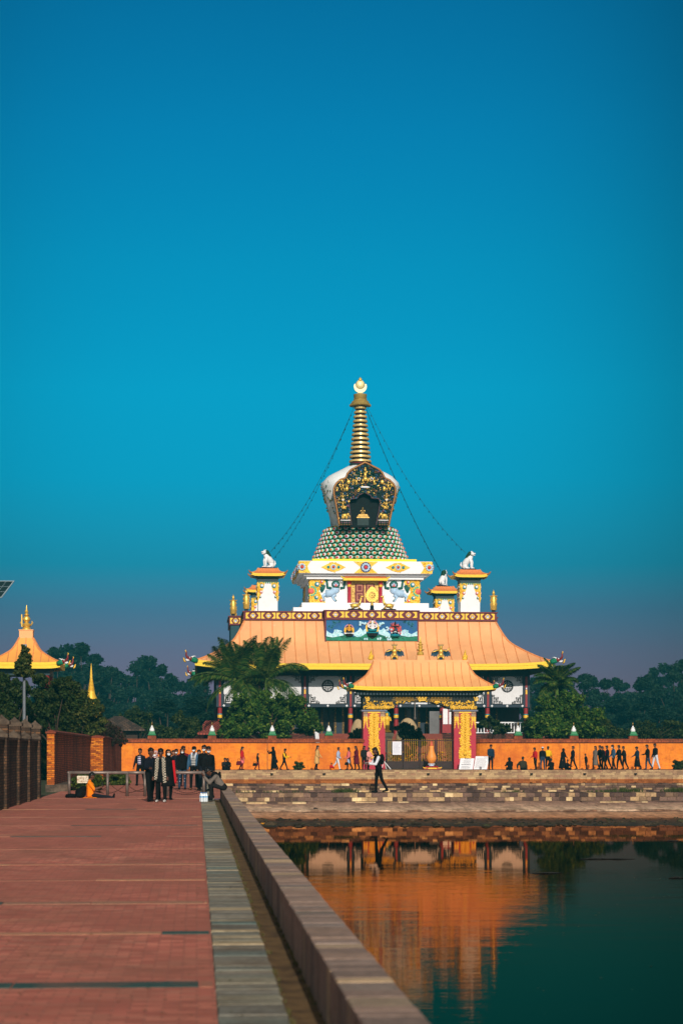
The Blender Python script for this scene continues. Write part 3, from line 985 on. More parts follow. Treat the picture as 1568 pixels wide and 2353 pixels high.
    for q in (-1, 1): g.tube([(x + q * .22, y - .15, z + .7), (x + q * .42, y - .2, z + .55), (x + q * .44, y - .2, z + .82)], .06, 6, 0)
    g.tube([(x - .52, y - .16, z + .03), (x, y - .22, z - .02), (x + .52, y - .16, z + .03)], .08, 6, 5); g.lathe([(.42, -.3), (.5, -.16), (.4, -.05)], (x, y - .1, z), 14, 3); g.ell((x, y - .1, z - .42), (.2, .1, .12), 3)
    g.build('white_deity', FM, blk)
    x, z = MXY(1080, 425); g = MB()
    for _ in range(46):
        a = R.uniform(0, pi); r = R.uniform(.35, .58)
        px, pz = x + cos(a) * r * .95, z + .25 + sin(a) * r * 1.35 - (.25 if R.random() < .3 else 0)
        g.tube([(px, y - .04, pz - .08), (px + .03, y - .08, pz + .05), (px - .02 + cos(a) * .1, y - .04, pz + .18)], [.06, .05, .01], 5, 4)
    imp(g, x, y - .18, z + .32, .95, 3, 1, 3)
    g.tube([(x - .38, y - .15, z + .12), (x, y - .2, z + .26), (x + .38, y - .15, z + .1)], .05, 6, 0); g.lathe([(.4, -.18), (.44, -.08), (.36, .02)], (x, y - .08, z), 12, 5)
    g.build('dark_deity_in_flames', FM, blk)

# hall under the roof
PODZ = 3.1
BRK = brick('dark red step brick', 'xz', [S(98, 48, 38), S(126, 62, 48), S(84, 42, 34)], S(60, 40, 34), .3, .1, .012, grime=S(50, 36, 30))
g = MB(); g.box(-16.5, 16.5, -17.5, 17, .1, PODZ)
g.build('podium', BRK, temple)
g = MB()
sx0, sx1 = ux(735, 170), ux(1022, 170)
for i in range(14):
    z = PODZ - .2 * (i + 1)
    g.box(sx0, sx1, -17.5 - .34 * (i + 1), -17.5 - .34 * i + .002, .1, z + .2 - .003, 0)
st = g.build('stair', mat('red stone stair', S(126, 62, 48), .8, var=.25), temple)
g = MB()
for xa in (sx0 - .35,):
    g.prism([(0, 0)] * 0 or [(xa, .1), (xa + .33, .1), (xa + .33, .2), (xa, .2)], -17.4, -17.3)
    vs = [(xa, -17.45, .1), (xa, -17.45, PODZ + .5), (xa, -22.6, .7), (xa, -22.6, .1)]
    g.add(vs + [(x + .33, y, z) for x, y, z in vs], [(0, 1, 2, 3), (7, 6, 5, 4), (1, 5, 6, 2), (0, 4, 5, 1), (2, 6, 7, 3), (0, 3, 7, 4)])
g.build('stair_cheek', WHITE, temple)
CEIL = EZ - .2
DARKW = mat('dark hall wall', S(44, 26, 20), .7, var=.4)
g = MB(); g.box(-14.1, 14.1, -9.2, 12.2, PODZ, CEIL)
hall = g.build('hall_wall', DARKW, temple)
cols_v = [505, 595, 700, 805, 910, 1015, 1120, 1208]
CY = 177.5
cu = [ux(v, CY) for v in cols_v]
# doors and door frames between the columns
for i in range(len(cu) - 1):
    xm = (cu[i] + cu[i + 1]) / 2
    xm = max(-10.6, min(10.6, xm * .93))
    g = MB()
    g.box(xm - 1.35, xm + 1.35, -9.32, -9.2, PODZ, 6.4, 0)
    for q in (-1.35, -.62, .62, 1.35): g.box(xm + q - .1, xm + q + .1, -9.42, -9.28, PODZ, 6.4, 1)
    g.box(xm - 1.45, xm + 1.45, -9.45, -9.27, 6.4, 6.75, 2)
    d = g.build('door', [NAVY, mat('gilded door post', S(96, 70, 26), .5, .2, var=.5, vs=8, bump=.5), COLRED], hall)
    g = MB(); g.lumps(xm - 1.4, xm + 1.4, PODZ + .2, 6.3, -9.44, .05, 60, 0, lambda x, z: min(abs(abs(x - xm) - 1.35), abs(abs(x - xm) - .62)) < .08, i + 3)
    g.build('gilt_carving', GOLDP, d)
    g = MB()
    for q in (-.3, .3): g.box(xm + q - .22, xm + q + .22, -9.36, -9.3, PODZ + .3, 5.9)
    g.build('door_leaf', mat('deep red door', S(64, 12, 18), .5, var=.3) if i % 2 else mat('dark door glass', S(14, 18, 22), .15), d)
# beams
g = MB(); g.box(cu[0] - .3, cu[-1] + .3, CY - YC - .1, CY - YC + .35, CEIL - .75, CEIL + .1)
g.box(cu[0] - .3, cu[0] + .2, CY - YC + .35, 12, CEIL - .75, CEIL + .1); g.box(cu[-1] - .2, cu[-1] + .3, CY - YC + .35, 12, CEIL - .75, CEIL + .1)
g.build('eave_beam', NAVY, temple)
CZ0, CZ1 = zt(1618, CY), CEIL - .1
wy = CY - YC
for i, x in enumerate(cu):
    g = MB()
    g.lathe([(.24, PODZ), (.22, PODZ + .1), (.2, 4.4), (.2, 6.1)], (x, wy + .25, 0), 14, 0)
    for za, zb, mm in ((4.45, 4.57, 2), (4.57, 4.85, 1), (4.85, 4.95, 3)):
        g.lathe([(.22, za), (.235, (za + zb) / 2), (.22, zb)], (x, wy + .25, 0), 14, mm)
    g.box(x - .33, x + .33, wy - .06, wy + .45, 5.55, CEIL - .1, 4)
    g.box(x - .09, x + .09, wy - .10, wy - .05, 5.6, CEIL - .5, 0)
    g.box(x - .07, x + .07, wy - .13, wy - .1, 6.75, 7.15, 1)
    g.box(x - .05, x + .05, wy - .13, wy - .1, 7.2, 7.35, 5)
    g.build('column', [COLRED, GOLDP, NAVY, TURQ, NAVY, WHITE], temple, smooth='auto')

CLOTH = mat('white curtain cloth', (.78, .76, .77), .85, var=.05, vs=1.5, bump=.1, bs=5)
def fret(g, x, z, sx, sz, y, s=1.0):
    def bar(a, b, c, d): g.box(min(x + sx * a * s, x + sx * c * s), max(x + sx * a * s, x + sx * c * s), y - .02, y, min(z + sz * b * s, z + sz * d * s), max(z + sz * b * s, z + sz * d * s))
    bar(0, 0, 1.3, .09); bar(0, .09, .09, 1.15)
    bar(.2, .09, .3, .8); bar(.3, .7, .55, .8); bar(.46, .42, .55, .7); bar(.3, .25, .75, .34); bar(.66, .34, .75, .6)
    for cx_, cz_, r in ((.24, .98, .13), (.72, .74, .11), (.95, .28, .13), (1.2, .2, .09), (.5, .52, .1)):
        g.ring((x + sx * cx_ * s, z + sz * cz_ * s), r * .5 * s, r * s, y - .02, y, 0, 10)
for i in range(len(cu) - 1):
    x0, x1 = cu[i] + .34, cu[i + 1] - .34
    if x1 - x0 < .5: continue
    n = 28
    g = MB()
    for face in (0, 1):
        rs = []
        for j in range(9):
            t = j / 8
            z = CZ1 + (CZ0 - CZ1) * t
            rs.append([(x0 + (x1 - x0) * k / n, wy - .02 + face * .015 - .05 * sin(pi * t) + .018 * sin(k * 1.9 + i) * t, z) for k in range(n + 1)])
        g.rings(rs, cap=False, closed=False)
    cur = g.build('curtain', CLOTH, temple, smooth=True)
    yf = wy - .1
    g = MB(); g.box(x0 - .05, x1 + .05, yf + .02, yf + .12, CZ0 - .26, CZ0 + .02, 0)
    g.build('curtain_border', NAVY, cur)
    for q in (x0 + .02, (x0 + x1) / 2, x1 - .02):
        g = MB(); g.ell((q, yf, CZ0 - .14), (.12, .04, .12), 0, low=True); g.build('white_tassel_knot', WHITE, cur)
    g = MB(); xm, zm = (x0 + x1) / 2, zt(1576, CY)
    g.disc((xm, zm), .56, yf - .02, yf, 0, 24)
    for q in (-1, 1):
        g.box(xm + q * .07 - .02, xm + q * .07 + .02, yf - .035, yf - .02, zm + .12, zm + .46, 1)
        g.box(xm + q * .07 - .02, xm + q * .07 + .02, yf - .035, yf - .02, zm - .46, zm - .12, 1)
        g.box(xm - .42, xm + .42, yf - .035, yf - .02, zm + q * .1 - .02, zm + q * .1 + .02, 1)
        for p in (-1, 1):
            g.box(min(xm + p * .17, xm + p * .36), max(xm + p * .17, xm + p * .36), yf - .035, yf - .02, zm + q * .24 - .02, zm + q * .24 + .02, 1)
            g.box(min(xm + p * .17, xm + p * .21), max(xm + p * .17, xm + p * .21), yf - .035, yf - .02, min(zm + q * .24, zm + q * .4), max(zm + q * .24, zm + q * .4), 1)
    g.build('longevity_emblem', [BLACK, WHITE], cur)
    for q, xx in ((1, x0), (-1, x1)):
        g = MB(); fret(g, xx, CZ0 + .02, q, 1, yf, .78); g.build('fret_ornament', BLACK, cur)
        g = MB(); fret(g, xx, CZ1 - .5, q, -1, yf, .7); g.build('fret_ornament', BLACK, cur)

# white railing on the terrace
def railing(parent, x0, x1, y, z0, z1):
    g = MB(); g.box(x0, x1, y - .05, y + .05, z1 - .09, z1); g.box(x0, x1, y - .04, y + .04, z0 + .06, z0 + .13)
    x = x0 + .05
    while x < x1: g.box(x, x + .08, y - .03, y + .03, z0 + .13, z1 - .09); x += .27
    return g.build('white_railing', WHITE, parent)
railing(temple, ux(1060, 173), ux(1212, 173), -17.1, PODZ, PODZ + 1.05)
railing(temple, ux(505, 173), ux(600, 173), -17.1, PODZ, PODZ + 1.05)
g = MB()
for v in (1018, 1032):
    x = ux(v, 178); g.box(x - .28, x + .28, -13.4, -13.3, PODZ + .1, 5.6, 0); g.box(x - .22, x + .22, -13.43, -13.4, PODZ + .9, 5.4, 1)
g.build('notice_panel', [COLRED, WHITE], temple)
x = ux(998, 178); g = MB(); g.box(x - .5, x + .45, -12.1, -12, PODZ, 5.2); g.build('grey_panel', mat('grey board', S(110, 108, 108), .7), temple)
# bell hanging in the porch middle
x = ux(956, 176); g = MB(); g.tube([(x, -12.8, 6.1), (x, -12.8, 4.6)], .05, 6); g.ell((x, -12.8, 4.55), (.12, .12, .16)); g.build('hanging_bell', STEEL, temple)
# ------------------------------------------------------------------ corner towers with lions
def mk_tower(z1):
    t = thing('corner_tower', '', 'tower')
    h = .9
    z0 = 0
    H = z1
    g = MB(); g.box(-h, h, -h, h, 0, H)
    shaft = g.build('shaft', WHITE, t)
    g = MB()
    zt_, zb_ = H - .55, H * .37
    for face in range(4):
        g.M = Matrix.Rotation(face * pi / 2, 4, 'Z')
        for q in (-1, 1):
            g.prism([(q * h * 1.01, zb_), (q * h * 1.01, zt_), (q * .27, zt_), (q * .38, zt_ - .55), (q * .62, zt_ - 1.1)], -h - .05, -h + .01, 0)
            g.lumps(min(q * .28, q * .88), max(q * .28, q * .88), zb_ + .1, zt_ - .05, -h - .05, .09, 46, 0, lambda x, z: abs(x) > .3 + (zt_ - z) * .33, 5 + face)
            for cz, cx_, r, m in ((zt_ - .38, .56, .20, 1), (zt_ - .92, .62, .15, 3), (zt_ - 1.36, .70, .11, 4)):
                g.ell((q * cx_, -h - .07, cz), (r, .07, r), m); g.ell((q * cx_ + r * .12, -h - .12, cz + r * .18), (r * .62, .06, r * .62), 2)
    g.M = None
    g.build('gold_scroll_corner', [GOLDP, TURQ, WHITE, PINK, GREEN], shaft)
    g = MB()
    g.box(-h - .04, h + .04, -h - .04, h + .04, H - .55, H - .18, 0)
    g.box(-h - .14, h + .14, -h - .14, h + .14, H - .18, H + .05, 0)
    for i in range(9):
        x = -h + .1 + i * (2 * h - .2) / 8
        g.box(x - .05, x + .05, -h - .2, -h - .1, H - .16, H - .04, 1)
        g.box(x - .06, x + .06, -h - .08, -h, H - .66, H - .52, 1)
    g.build('cornice', [TEAL, GREEN], t)
    rf, P = hip_roof(t, 1.5, 1.5, .88, .88, H + .16, H + .72, .2, .19, .12, (1.0, 1.0, H + .0), 10, mat('orange tile roof', (.72, .22, .06), .6, var=.2, vs=6), YELLOW, .035, TEAL, .04)
    g = MB()
    for sx in (-1, 1):
        for sy in (-1, 1):
            g.tube([(sx * 1.45, sy * 1.45, H + .2), (sx * 1.62, sy * 1.62, H + .26), (sx * 1.74, sy * 1.74, H + .42), (sx * 1.78, sy * 1.78, H + .5)], [.09, .08, .05, .01], 6, 0)
    g.build('eave_horn', mat('dull gold horn', S(168, 110, 60), .5), t)
    return t

GMANE = mat('lion mane green', S(10, 62, 40), .6, var=.3, vs=6)
def mk_lion():
    t = thing('snow_lion_statue', '', 'lion statue')
    g = MB()
    g.M = None
    # body sits up, facing -x
    g.tube([(.52, 0, .28), (.42, 0, .6), (.1, 0, .98), (-.16, 0, 1.2), (-.26, 0, 1.42)], [.26, .36, .34, .28, .2], 10)
    g.ell((.42, .2, .3), (.3, .16, .32)); g.ell((.42, -.2, .3), (.3, .16, .32))
    for y in (-.17, .17):
        g.tube([(-.16, y, 1.08), (-.3, y, .7), (-.28, y, .32), (-.28, y, .12)], [.17, .13, .10, .11], 8)
        g.ell((-.38, y, .10), (.2, .11, .09))
        g.tube([(.35, y * 1.3, .16), (.05, y * 1.5, .09)], [.12, .10], 7); g.ell((-.02, y * 1.5, .09), (.16, .1, .08))
    g.ell((-.38, 0, 1.6), (.25, .22, .22)); g.ell((-.58, 0, 1.62), (.17, .15, .10)); g.ell((-.55, 0, 1.45), (.15, .13, .06))
    for y in (-.15, .15): g.ell((-.3, y, 1.82), (.06, .05, .08)); 
    g.tube([(.7, 0, .12), (.92, 0, .5), (.86, 0, .78)], [.09, .10, .03], 6)
    body = g.build('body', WHITE, t, smooth=True)
    g = MB()
    R = random.Random(8)
    g.ell((-.08, 0, 1.55), (.28, .27, .3)); g.ell((.12, 0, 1.3), (.24, .26, .3)); g.ell((-.3, 0, 1.38), (.14, .2, .12))
    for _ in range(20):
        a = R.uniform(0, 1); x, z = -.12 + .38 * a, 1.78 - .6 * a
        g.ell((x, R.uniform(-.24, .24), z), (.12, .07, .14), rot=Matrix.Rotation(R.uniform(-.5, .8), 3, 'Y'))
    g.build('mane', GMANE, t, smooth=True)
    g = MB(); g.ell((-.5, 0, 1.535), (.2, .12, .05)); 
    for y in (-.1, .1): g.ell((-.56, y, 1.72), (.04, .035, .035))
    g.build('mouth_and_eyes', BLACK, t)
    g = MB(); g.box(-.72, .95, -.42, .42, -.12, .03); g.build('plinth', mat('plinth purple', S(52, 28, 44), .6), t)
    return t

deckz = BZ1 - .35
z_front = zt(1324, 180.5)
TH_ = z_front - .1 - deckz
tower0 = mk_tower(TH_)
lion0 = mk_lion()
used = set()
for sx, sy, lab, lab2, mir in ((-1, -1, 'white corner tower at the front left of the temple roof', 'white lion statue with green mane on the front left corner tower', 1),
                          (1, -1, 'white corner tower at the front right of the temple roof', 'white lion statue with green mane on the front right corner tower', -1),
                          (-1, 1, 'corner tower half hidden behind the front left tower', 'white lion statue on the half hidden rear left tower', 1),
                          (1, 1, 'smaller looking corner tower left of the front right tower', 'white lion statue seen from behind on the rear right tower', -1)):
    x = XC + sx * 9.35; y = YC + sy * 9.35
    place(tower0, used, (x, y, deckz), 0, 1, lab, 'corner towers on the temple roof')
    rz = {(1, -1): .45, (-1, -1): pi - .45, (1, 1): -.9, (-1, 1): pi + .9}[(mir, sy)]
    place(lion0, used, (x, y, deckz + TH_ + .84), rz, .88, lab2, 'lion statues on the corner towers')

# ------------------------------------------------------------------ gilded banners, deer and wheel
def mk_banner():
    t = thing('victory_banner', '', 'gilded banner')
    g = MB()
    g.lathe([(.16, 0), (.16, .2)], n=10, m=0); 
    g.build('foot', BLACK, t)
    g = MB(); g.lathe([(.27, .2), (.30, .24), (.29, .55), (.31, .58), (.31, .63), (.28, .66), (.28, .98), (.30, 1.0), (.30, 1.05), (.28, 1.08), (.27, 1.42), (.33, 1.45), (.33, 1.5), (.18, 1.56), (.08, 1.6)], n=16)
    g.build('drum', GOLD, t, smooth='auto')
    g = MB(); g.lathe([(.05, 1.58), (.14, 1.72), (.10, 1.88), (.03, 2.0), (.01, 2.1)], n=10)
    for k in range(6):
        a = k * pi / 3; g.tube([(.3 * cos(a), .3 * sin(a), 1.46), (.38 * cos(a), .38 * sin(a), 1.56)], [.03, .012], 5)
    for k in range(10):
        a = k * .63; g.ell((.3 * cos(a), .3 * sin(a), 1.2 + .1 * sin(k)), (.04, .04, .12), low=True); g.ell((.3 * cos(a), .3 * sin(a), .75), (.04, .04, .1), low=True)
    g.build('flame_finial', GOLD, t, smooth=True)
    return t
ban0 = mk_banner()
for i, (x, y, z, s, lab) in enumerate(((-11.35, -11.35, BZ1, .98, 'tall gilded cylinder banner on the front left roof corner'),
                          (11.35, -11.35, BZ1, 1.0, 'tall gilded cylinder banner on the front right roof corner'),
                          (-12.4, -4.0, BZ1 + .05, .98, 'leftmost gilded cylinder banner on the side dormer'),
                          (-12.2, 3.9, BZ1 + .05, .95, 'small gilded banner half sunk behind the left dormer'),
                          (-11.35, 11.35, BZ1, .9, 'gilded banner farthest back on the left roof edge'),
                          (11.2, 3.0, BZ1, .9, 'small gilded banner peeping from behind the front right banner'))):
    if i == 4: continue
    place(ban0, used, (XC + x, YC + y, z), 0, s, lab, 'gilded banners on the roof edge')

def mk_deer():
    t = thing('golden_deer', '', 'deer statue')
    g = MB()
    g.tube([(.5, 0, .34), (.3, 0, .36), (0, 0, .36), (-.26, 0, .40)], [.14, .22, .22, .17], 9)
    g.tube([(-.24, 0, .42), (-.4, 0, .66), (-.46, 0, .98), (-.48, 0, 1.16)], [.16, .10, .075, .07], 8)
    g.ell((-.56, 0, 1.2), (.16, .08, .085)); g.ell((-.68, 0, 1.22), (.07, .05, .05))
    for y in (-.06, .06): g.tube([(-.47, y, 1.25), (-.36, y * 2.2, 1.36)], [.03, .01], 5)
    g.tube([(.52, 0, .42), (.62, 0, .5)], [.05, .015], 5)
    for x, y in ((-.25, .1), (-.3, -.1), (.35, .13), (.3, -.13)):
        g.tube([(x, y, .24), (x - .16, y, .14), (x + .1, y, .08)], [.09, .07, .05], 6)
    g.build('body', GOLD, t, smooth=True)
    g = MB()
    for k in range(16):
        a = k * pi / 8; g.ell((.05 + .6 * cos(a), .26 * sin(a), .0), (.11, .08, .07))
    g.box(-.5, .6, -.2, .2, -.06, .06); g.build('lotus_base', BLACK, t)
    return t
deer0 = mk_deer()
wy0 = YC - WB + .25
wx = XX(854, wy0)
dz = BZ1 + .12
place(deer0, used, (XX(817, wy0), wy0, dz), pi, .98, 'golden kneeling deer statue left of the wheel', 'golden deer beside the wheel')
place(deer0, used, (XX(891, wy0), wy0, dz), 0, .98, 'golden kneeling deer statue right of the wheel', 'golden deer beside the wheel')
t = thing('dharma_wheel', 'golden eight spoked wheel with pointed halo above the front parapet', 'wheel emblem', (wx, wy0, BZ1 + .05))
g = MB(); g.lathe([(.2, 0), (.2, .12), (.16, .15), (.18, .4), (.12, .45)], n=4, m=0); g.build('foot', NAVY, t)
g = MB(); g.lathe([(.1, .42), (.16, .5), (.1, .6), (.15, .7), (.2, .78), (.1, .84)], n=10); g.build('stem', GOLD, t, smooth=True)
g = MB()
pts = []
for k in range(36):
    a = -pi / 2 + 2 * pi * k / 36
    r = .57 + .18 * max(0, sin(a)) ** 14
    pts.append((r * cos(a), 1.36 + r * 1.1 * sin(a)))
g.prism(pts, -.03, .05, 0)
for k in range(18):
    a = 2 * pi * k / 18; g.ell((.52 * cos(a), -.05, 1.36 + .55 * sin(a)), .035, 0, low=True)
wb = g.build('halo_plate', GOLD, t)
g = MB(); g.ring((0, 1.36), .33, .4, -.1, -.03, 0, 24); g.ring((0, 1.36), .06, .13, -.12, -.03, 0, 14); g.disc((0, 1.36), .33, -.034, -.029, 1, 24)
for k in range(8):
    a = k * pi / 4; g.tube([(.1 * cos(a), -.07, 1.36 + .1 * sin(a)), (.34 * cos(a), -.07, 1.36 + .34 * sin(a))], .035, 5, 0)
g.ell((0, -.1, 1.36), .06, 2)
g.build('spoked_wheel', [GOLD, BRONZE, MAROON], t)

# ------------------------------------------------------------------ the stupa
stupa = thing('lotus_stupa', 'tall white stupa with tiered lotus petals, carved niche and ringed golden spire', 'stupa', (XC, YC, 0))
def zs(vy, Y=190): return ZZ(835, vy, Y)
g = MB()
g.box(-6.85, 6.85, -6.85, 6.85, deckz, zs(1396, 183.2))
g.box(-6.0, 6.0, -6.0, 6.0, zs(1396, 183.2), zs(1385, 184))
g.build('stepped_base', WHITE, stupa)
pz0, pz1 = zs(1385, 184.4), zs(1331, 184.8)
PH = 5.15
g = MB(); g.box(-PH, PH, -PH, PH, pz0, pz1)
ped = g.build('pedestal', WHITE, stupa)
g = MB()
ph = pz1 - pz0; zm = (pz0 + pz1) / 2
for face in range(4):
    g.M = Matrix.Rotation(face * pi / 2, 4, 'Z')
    y = -PH
    for q in (-1, 1):
        g.prism([(q * PH, pz0 + .03), (q * PH, pz1 - .02), (q * (PH - 1.6), pz1 - .02), (q * (PH - .78), zm), (q * (PH - 1.45), pz0 + .03)], y - .07, y + .02, 0)
        g.lumps(min(q * (PH - 1.5), q * (PH - .06)), max(q * (PH - 1.5), q * (PH - .06)), pz0 + .1, pz1 - .1, y - .07, .13, 90, 0, lambda x, z: PH - abs(x) < .72 + abs(z - zm) * .72, 11)
        for cx_, cz_, r, m in ((PH - .62, zm + .62, .25, 1), (PH - 1.05, zm + .86, .15, 3), (PH - .55, zm - .62, .2, 1), (PH - 1.0, zm - .88, .15, 3)):
            g.ell((q * cx_, y - .12, cz_), (r, .08, r), m); g.ell((q * cx_ + .05, y - .18, cz_ + .04), (r * .5, .06, r * .5), 2)
        for k in range(12):
            a = 2 * pi * k / 12; X = q * (PH - .12) + .4 * cos(a)
            if abs(X) <= PH: g.ell((X, y - .12, zm + .4 * sin(a)), (.1, .07, .1), 4)
        g.ell((q * (PH - .1), y - .12, zm), (.24, .1, .26), 3)
g.M = None
g.build('gold_corner_carving', [GOLDP, TURQ, WHITE, PINK, MINT], ped)
# snow lion reliefs beside the door
ICE = mat('ice white relief', S(168, 196, 222), .6, var=.12, vs=5)
LG = mat('lion green relief', S(20, 92, 80), .6, var=.25, vs=6)
for q in (-1, 1):
    x0 = q * 2.75
    g = MB(); y = -PH - .06
    def L2(px, pz): return (x0 + q * px, y, zm + pz)
    g.ell(L2(.05, .12), (.42, .16, .36)); g.tube([L2(.1, 0), L2(.5, -.18), L2(.95, -.22)], [.34, .33, .36], 9)
    for a in ([(.05, -.3), (.3, -.55), (.12, -.85), (-.05, -.95)], [(.95, -.3), (1.25, -.5), (1.12, -.8), (1.2, -.98)]):
        g.tube([L2(*p) for p in a], [.2, .14, .10, .08], 7)
    for s_ in (-.14, .24): g.ell(L2(s_, .18), (.2, .17, .17))
    lion = g.build('snow_lion_relief', ICE, ped, smooth=True)
    g = MB()
    g.ell(L2(0, .66), (.42, .16, .36)); g.ell(L2(0, .40), (.36, .15, .26))
    for s_ in (-1, 1):
        g.tube([L2(s_ * .42, .28), L2(s_ * .78, .34), L2(s_ * .82, .7), L2(s_ * .86, .98)], [.13, .13, .11, .09], 7)
        g.ell(L2(s_ * .9, 1.02), (.2, .1, .12))
    for k in range(9):
        a = 1.0 + k * .16; g.tube([L2(1.32, -.1), L2(1.3 + .3 * cos(a), .1 + .3 * sin(a)), L2(1.3 + .5 * cos(a) , .12 + .55 * sin(a))], [.08, .1, .02], 5)
    g.tube([L2(1.15, -.62), L2(1.1, -.8), L2(1.16, -.94)], [.1, .08, .1], 6); g.tube([L2(.2, -.62), L2(.1, -.8), L2(-.06, -.94)], [.09, .08, .09], 6)
    g.build('green_mane', LG, lion, smooth=True)
    g = MB()
    g.ell((x0, y - .14, zm + .62), (.26, .1, .2), 0); g.ell((x0, y - .22, zm + .6), (.1, .05, .07), 1); g.ell((x0, y - .2, zm + .48), (.18, .06, .05), 1)
    for s_ in (-.12, .12): g.ell((x0 + s_, y - .22, zm + .72), (.06, .04, .05), 2)
    g.build('face', [ICE, PINK, BLACK], lion)
# door of the pedestal
g = MB(); y = -PH
dw, dz1 = 1.0, pz1 - .12
g.box(-1.3, 1.3, y - .1, y + .02, pz0, dz1 + .1, 0)
for q in (-1, 1):
    g.box(q * .5 - .44, q * .5 + .44, y - .16, y - .1, pz0 + .02, dz1 - .3, 1)
    for a, b in ((.25, .95), (1.1, 1.75)):
        g.box(q * .5 - .28, q * .5 + .28, y - .19, y - .16, pz0 + a, pz0 + b, 2); g.box(q * .5 - .17, q * .5 + .17, y - .21, y - .19, pz0 + a + .12, pz0 + b - .12, 1)
door = g.build('door', [BRONZE, mat('red door', S(108, 8, 18), .5, var=.2), mat('pinkish door panel', S(176, 110, 80), .5)], ped)
for q in (-1, 1):
    g = MB(); g.lathe([(.2, pz0), (.17, pz0 + .1), (.16, dz1 - .5), (.2, dz1 - .4), (.2, dz1)], (q * 1.48, y - .28, 0), 12, 0)
    g.lathe([(.185, dz1 - .62), (.21, dz1 - .5), (.19, dz1 - .32)], (q * 1.48, y - .28, 0), 12, 1)
    g.box(q * 1.48 - .35, q * 1.48 + .35, y - .4, y, dz1, dz1 + .12, 2)
    g.build('door_column', [RED, GOLDP, TEAL], door, smooth='auto')
g = MB(); g.lumps(-1.25, 1.25, pz0 + .05, dz1, y - .12, .06, 120, 0, lambda x, z: abs(x) > .98 or z > dz1 - .32, 21); g.build('door_carving', BRONZE, door)
# small roof over the door
dr0, dr1 = zs(1331, 184.2), zs(1314, 184.2)
g = MB()
prof_ = [(-.95, dr0 + .1), (-.62, dr0 + .22), (-.38, dr0 + .42), (-.2, dr1 + .1)]
for (ya, za), (yb, zb) in zip(prof_, prof_[1:]):
    wa, wb_ = 1.95 + (-ya) * .28, 1.95 + (-yb) * .28
    wa, wb_ = 1.65 + (-ya - .2) * .58, 1.65 + (-yb - .2) * .58
    g.add([(-wa, y + ya, za), (wa, y + ya, za), (wb_, y + yb, zb), (-wb_, y + yb, zb)], [(0, 1, 2, 3)])
    g.add([(-wa, y + ya, za), (-wb_, y + yb, zb), (-wb_, y, zb), (-wa, y, za)], [(0, 1, 2, 3)]); g.add([(wa, y + ya, za), (wb_, y + yb, zb), (wb_, y, zb), (wa, y, za)], [(3, 2, 1, 0)])
for k in range(-9, 10):
    x = k * .185
    g.tube([(x * (1.65 + (-ya - .2) * .58) / 1.65, y + ya - .01, za + .01) for ya, za in prof_], .03, 5)
cn = g.build('door_canopy', mat('orange tile roof', (.72, .22, .06), .6), ped)
g = MB(); g.box(-2.1, 2.1, y - 1.0, y - .1, dr0 - .12, dr0 + .097)
for q in (-1, 1): g.tube([(q * 2.0, y - .95, dr0 + .08), (q * 2.2, y - 1.0, dr0 + .14), (q * 2.35, y - 1.02, dr0 + .3)], [.09, .07, .02], 6)
g.build('canopy_fascia', YELLOW, cn)
# cornices
g = MB()
c1, c2, c3 = zs(1331, 184.6), zs(1318, 184), zs(1289, 183.7)
mid = (c1 + c2) / 2 + .05
g.box(-5.55, 5.55, -5.55, 5.55, c1, mid); g.box(-5.85, 5.85, -5.85, 5.85, mid, c2)
g.box(-6.25, 6.25, -6.25, 6.25, c2, c3)
cor = g.build('cornice', WHITE, stupa)
g = MB(); zm2 = (c2 + c3) / 2; hh = (c3 - c2) / 2
for face in range(4):
    g.M = Matrix.Rotation(face * pi / 2, 4, 'Z'); y = -6.25
    def dia(cx_, wl, seed):
        g.prism([(cx_ - wl, zm2), (cx_ - wl * .45, zm2 + hh * .55), (cx_, zm2 + hh * .78), (cx_ + wl * .45, zm2 + hh * .55), (cx_ + wl, zm2), (cx_ + wl * .45, zm2 - hh * .55), (cx_, zm2 - hh * .78), (cx_ - wl * .45, zm2 - hh * .55)], y - .05, y, 0)
        g.lumps(cx_ - wl, cx_ + wl, c2 + .08, c3 - .08, y - .05, .09, 46, 0, lambda x, z: abs(x - cx_) / wl + abs(z - zm2) / hh < .95, seed)
        for q in (-1, 1): g.ell((cx_ + q * wl * .42, y - .1, zm2), (.14, .06, .14), 3)
    dia(-3.05, 1.15, 3); dia(3.05, 1.15, 4)
    g.prism([(-1.15, c3 - .03), (1.15, c3 - .03), (.45, zm2), (1.1, c2 + .03), (-1.1, c2 + .03), (-.45, zm2)], y - .05, y, 0)
    g.lumps(-1.0, 1.0, c2 + .08, c3 - .08, y - .05, .09, 50, 0, lambda x, z: abs(x) < .4 + abs(z - zm2) * .9, 6)
    for q in (-1, 1):
        g.prism([(q * 6.25, c2 + .03), (q * 6.25, c3 - .03), (q * 5.2, c3 - .03), (q * 5.55, zm2), (q * 5.2, c2 + .03)], y - .05, y, 0)
        g.lumps(min(q * 5.3, q * 6.2), max(q * 5.3, q * 6.2), c2 + .08, c3 - .08, y - .05, .09, 36, 0, lambda x, z: abs(x) > 5.5 - abs(z - zm2) * .3, 8)
    for cx_, r, m in ((0, .5, 5), (-6.0, .42, 4), (6.0, .42, 4), (-3.05, .33, 1), (3.05, .33, 1)):
        for k in range(10):
            a = 2 * pi * k / 10
            X = cx_ + r * .62 * cos(a)
            if abs(X) < 6.28: g.ell((X, y - .13, zm2 + r * .62 * sin(a)), (r * .22, .06, r * .22), 2)
        if abs(cx_) < 6: g.disc((cx_, zm2), r, y - .1, y, m, 16)
        g.ell((cx_, y - .17, zm2), (r * .34, .08, r * .34), 6)
g.M = None
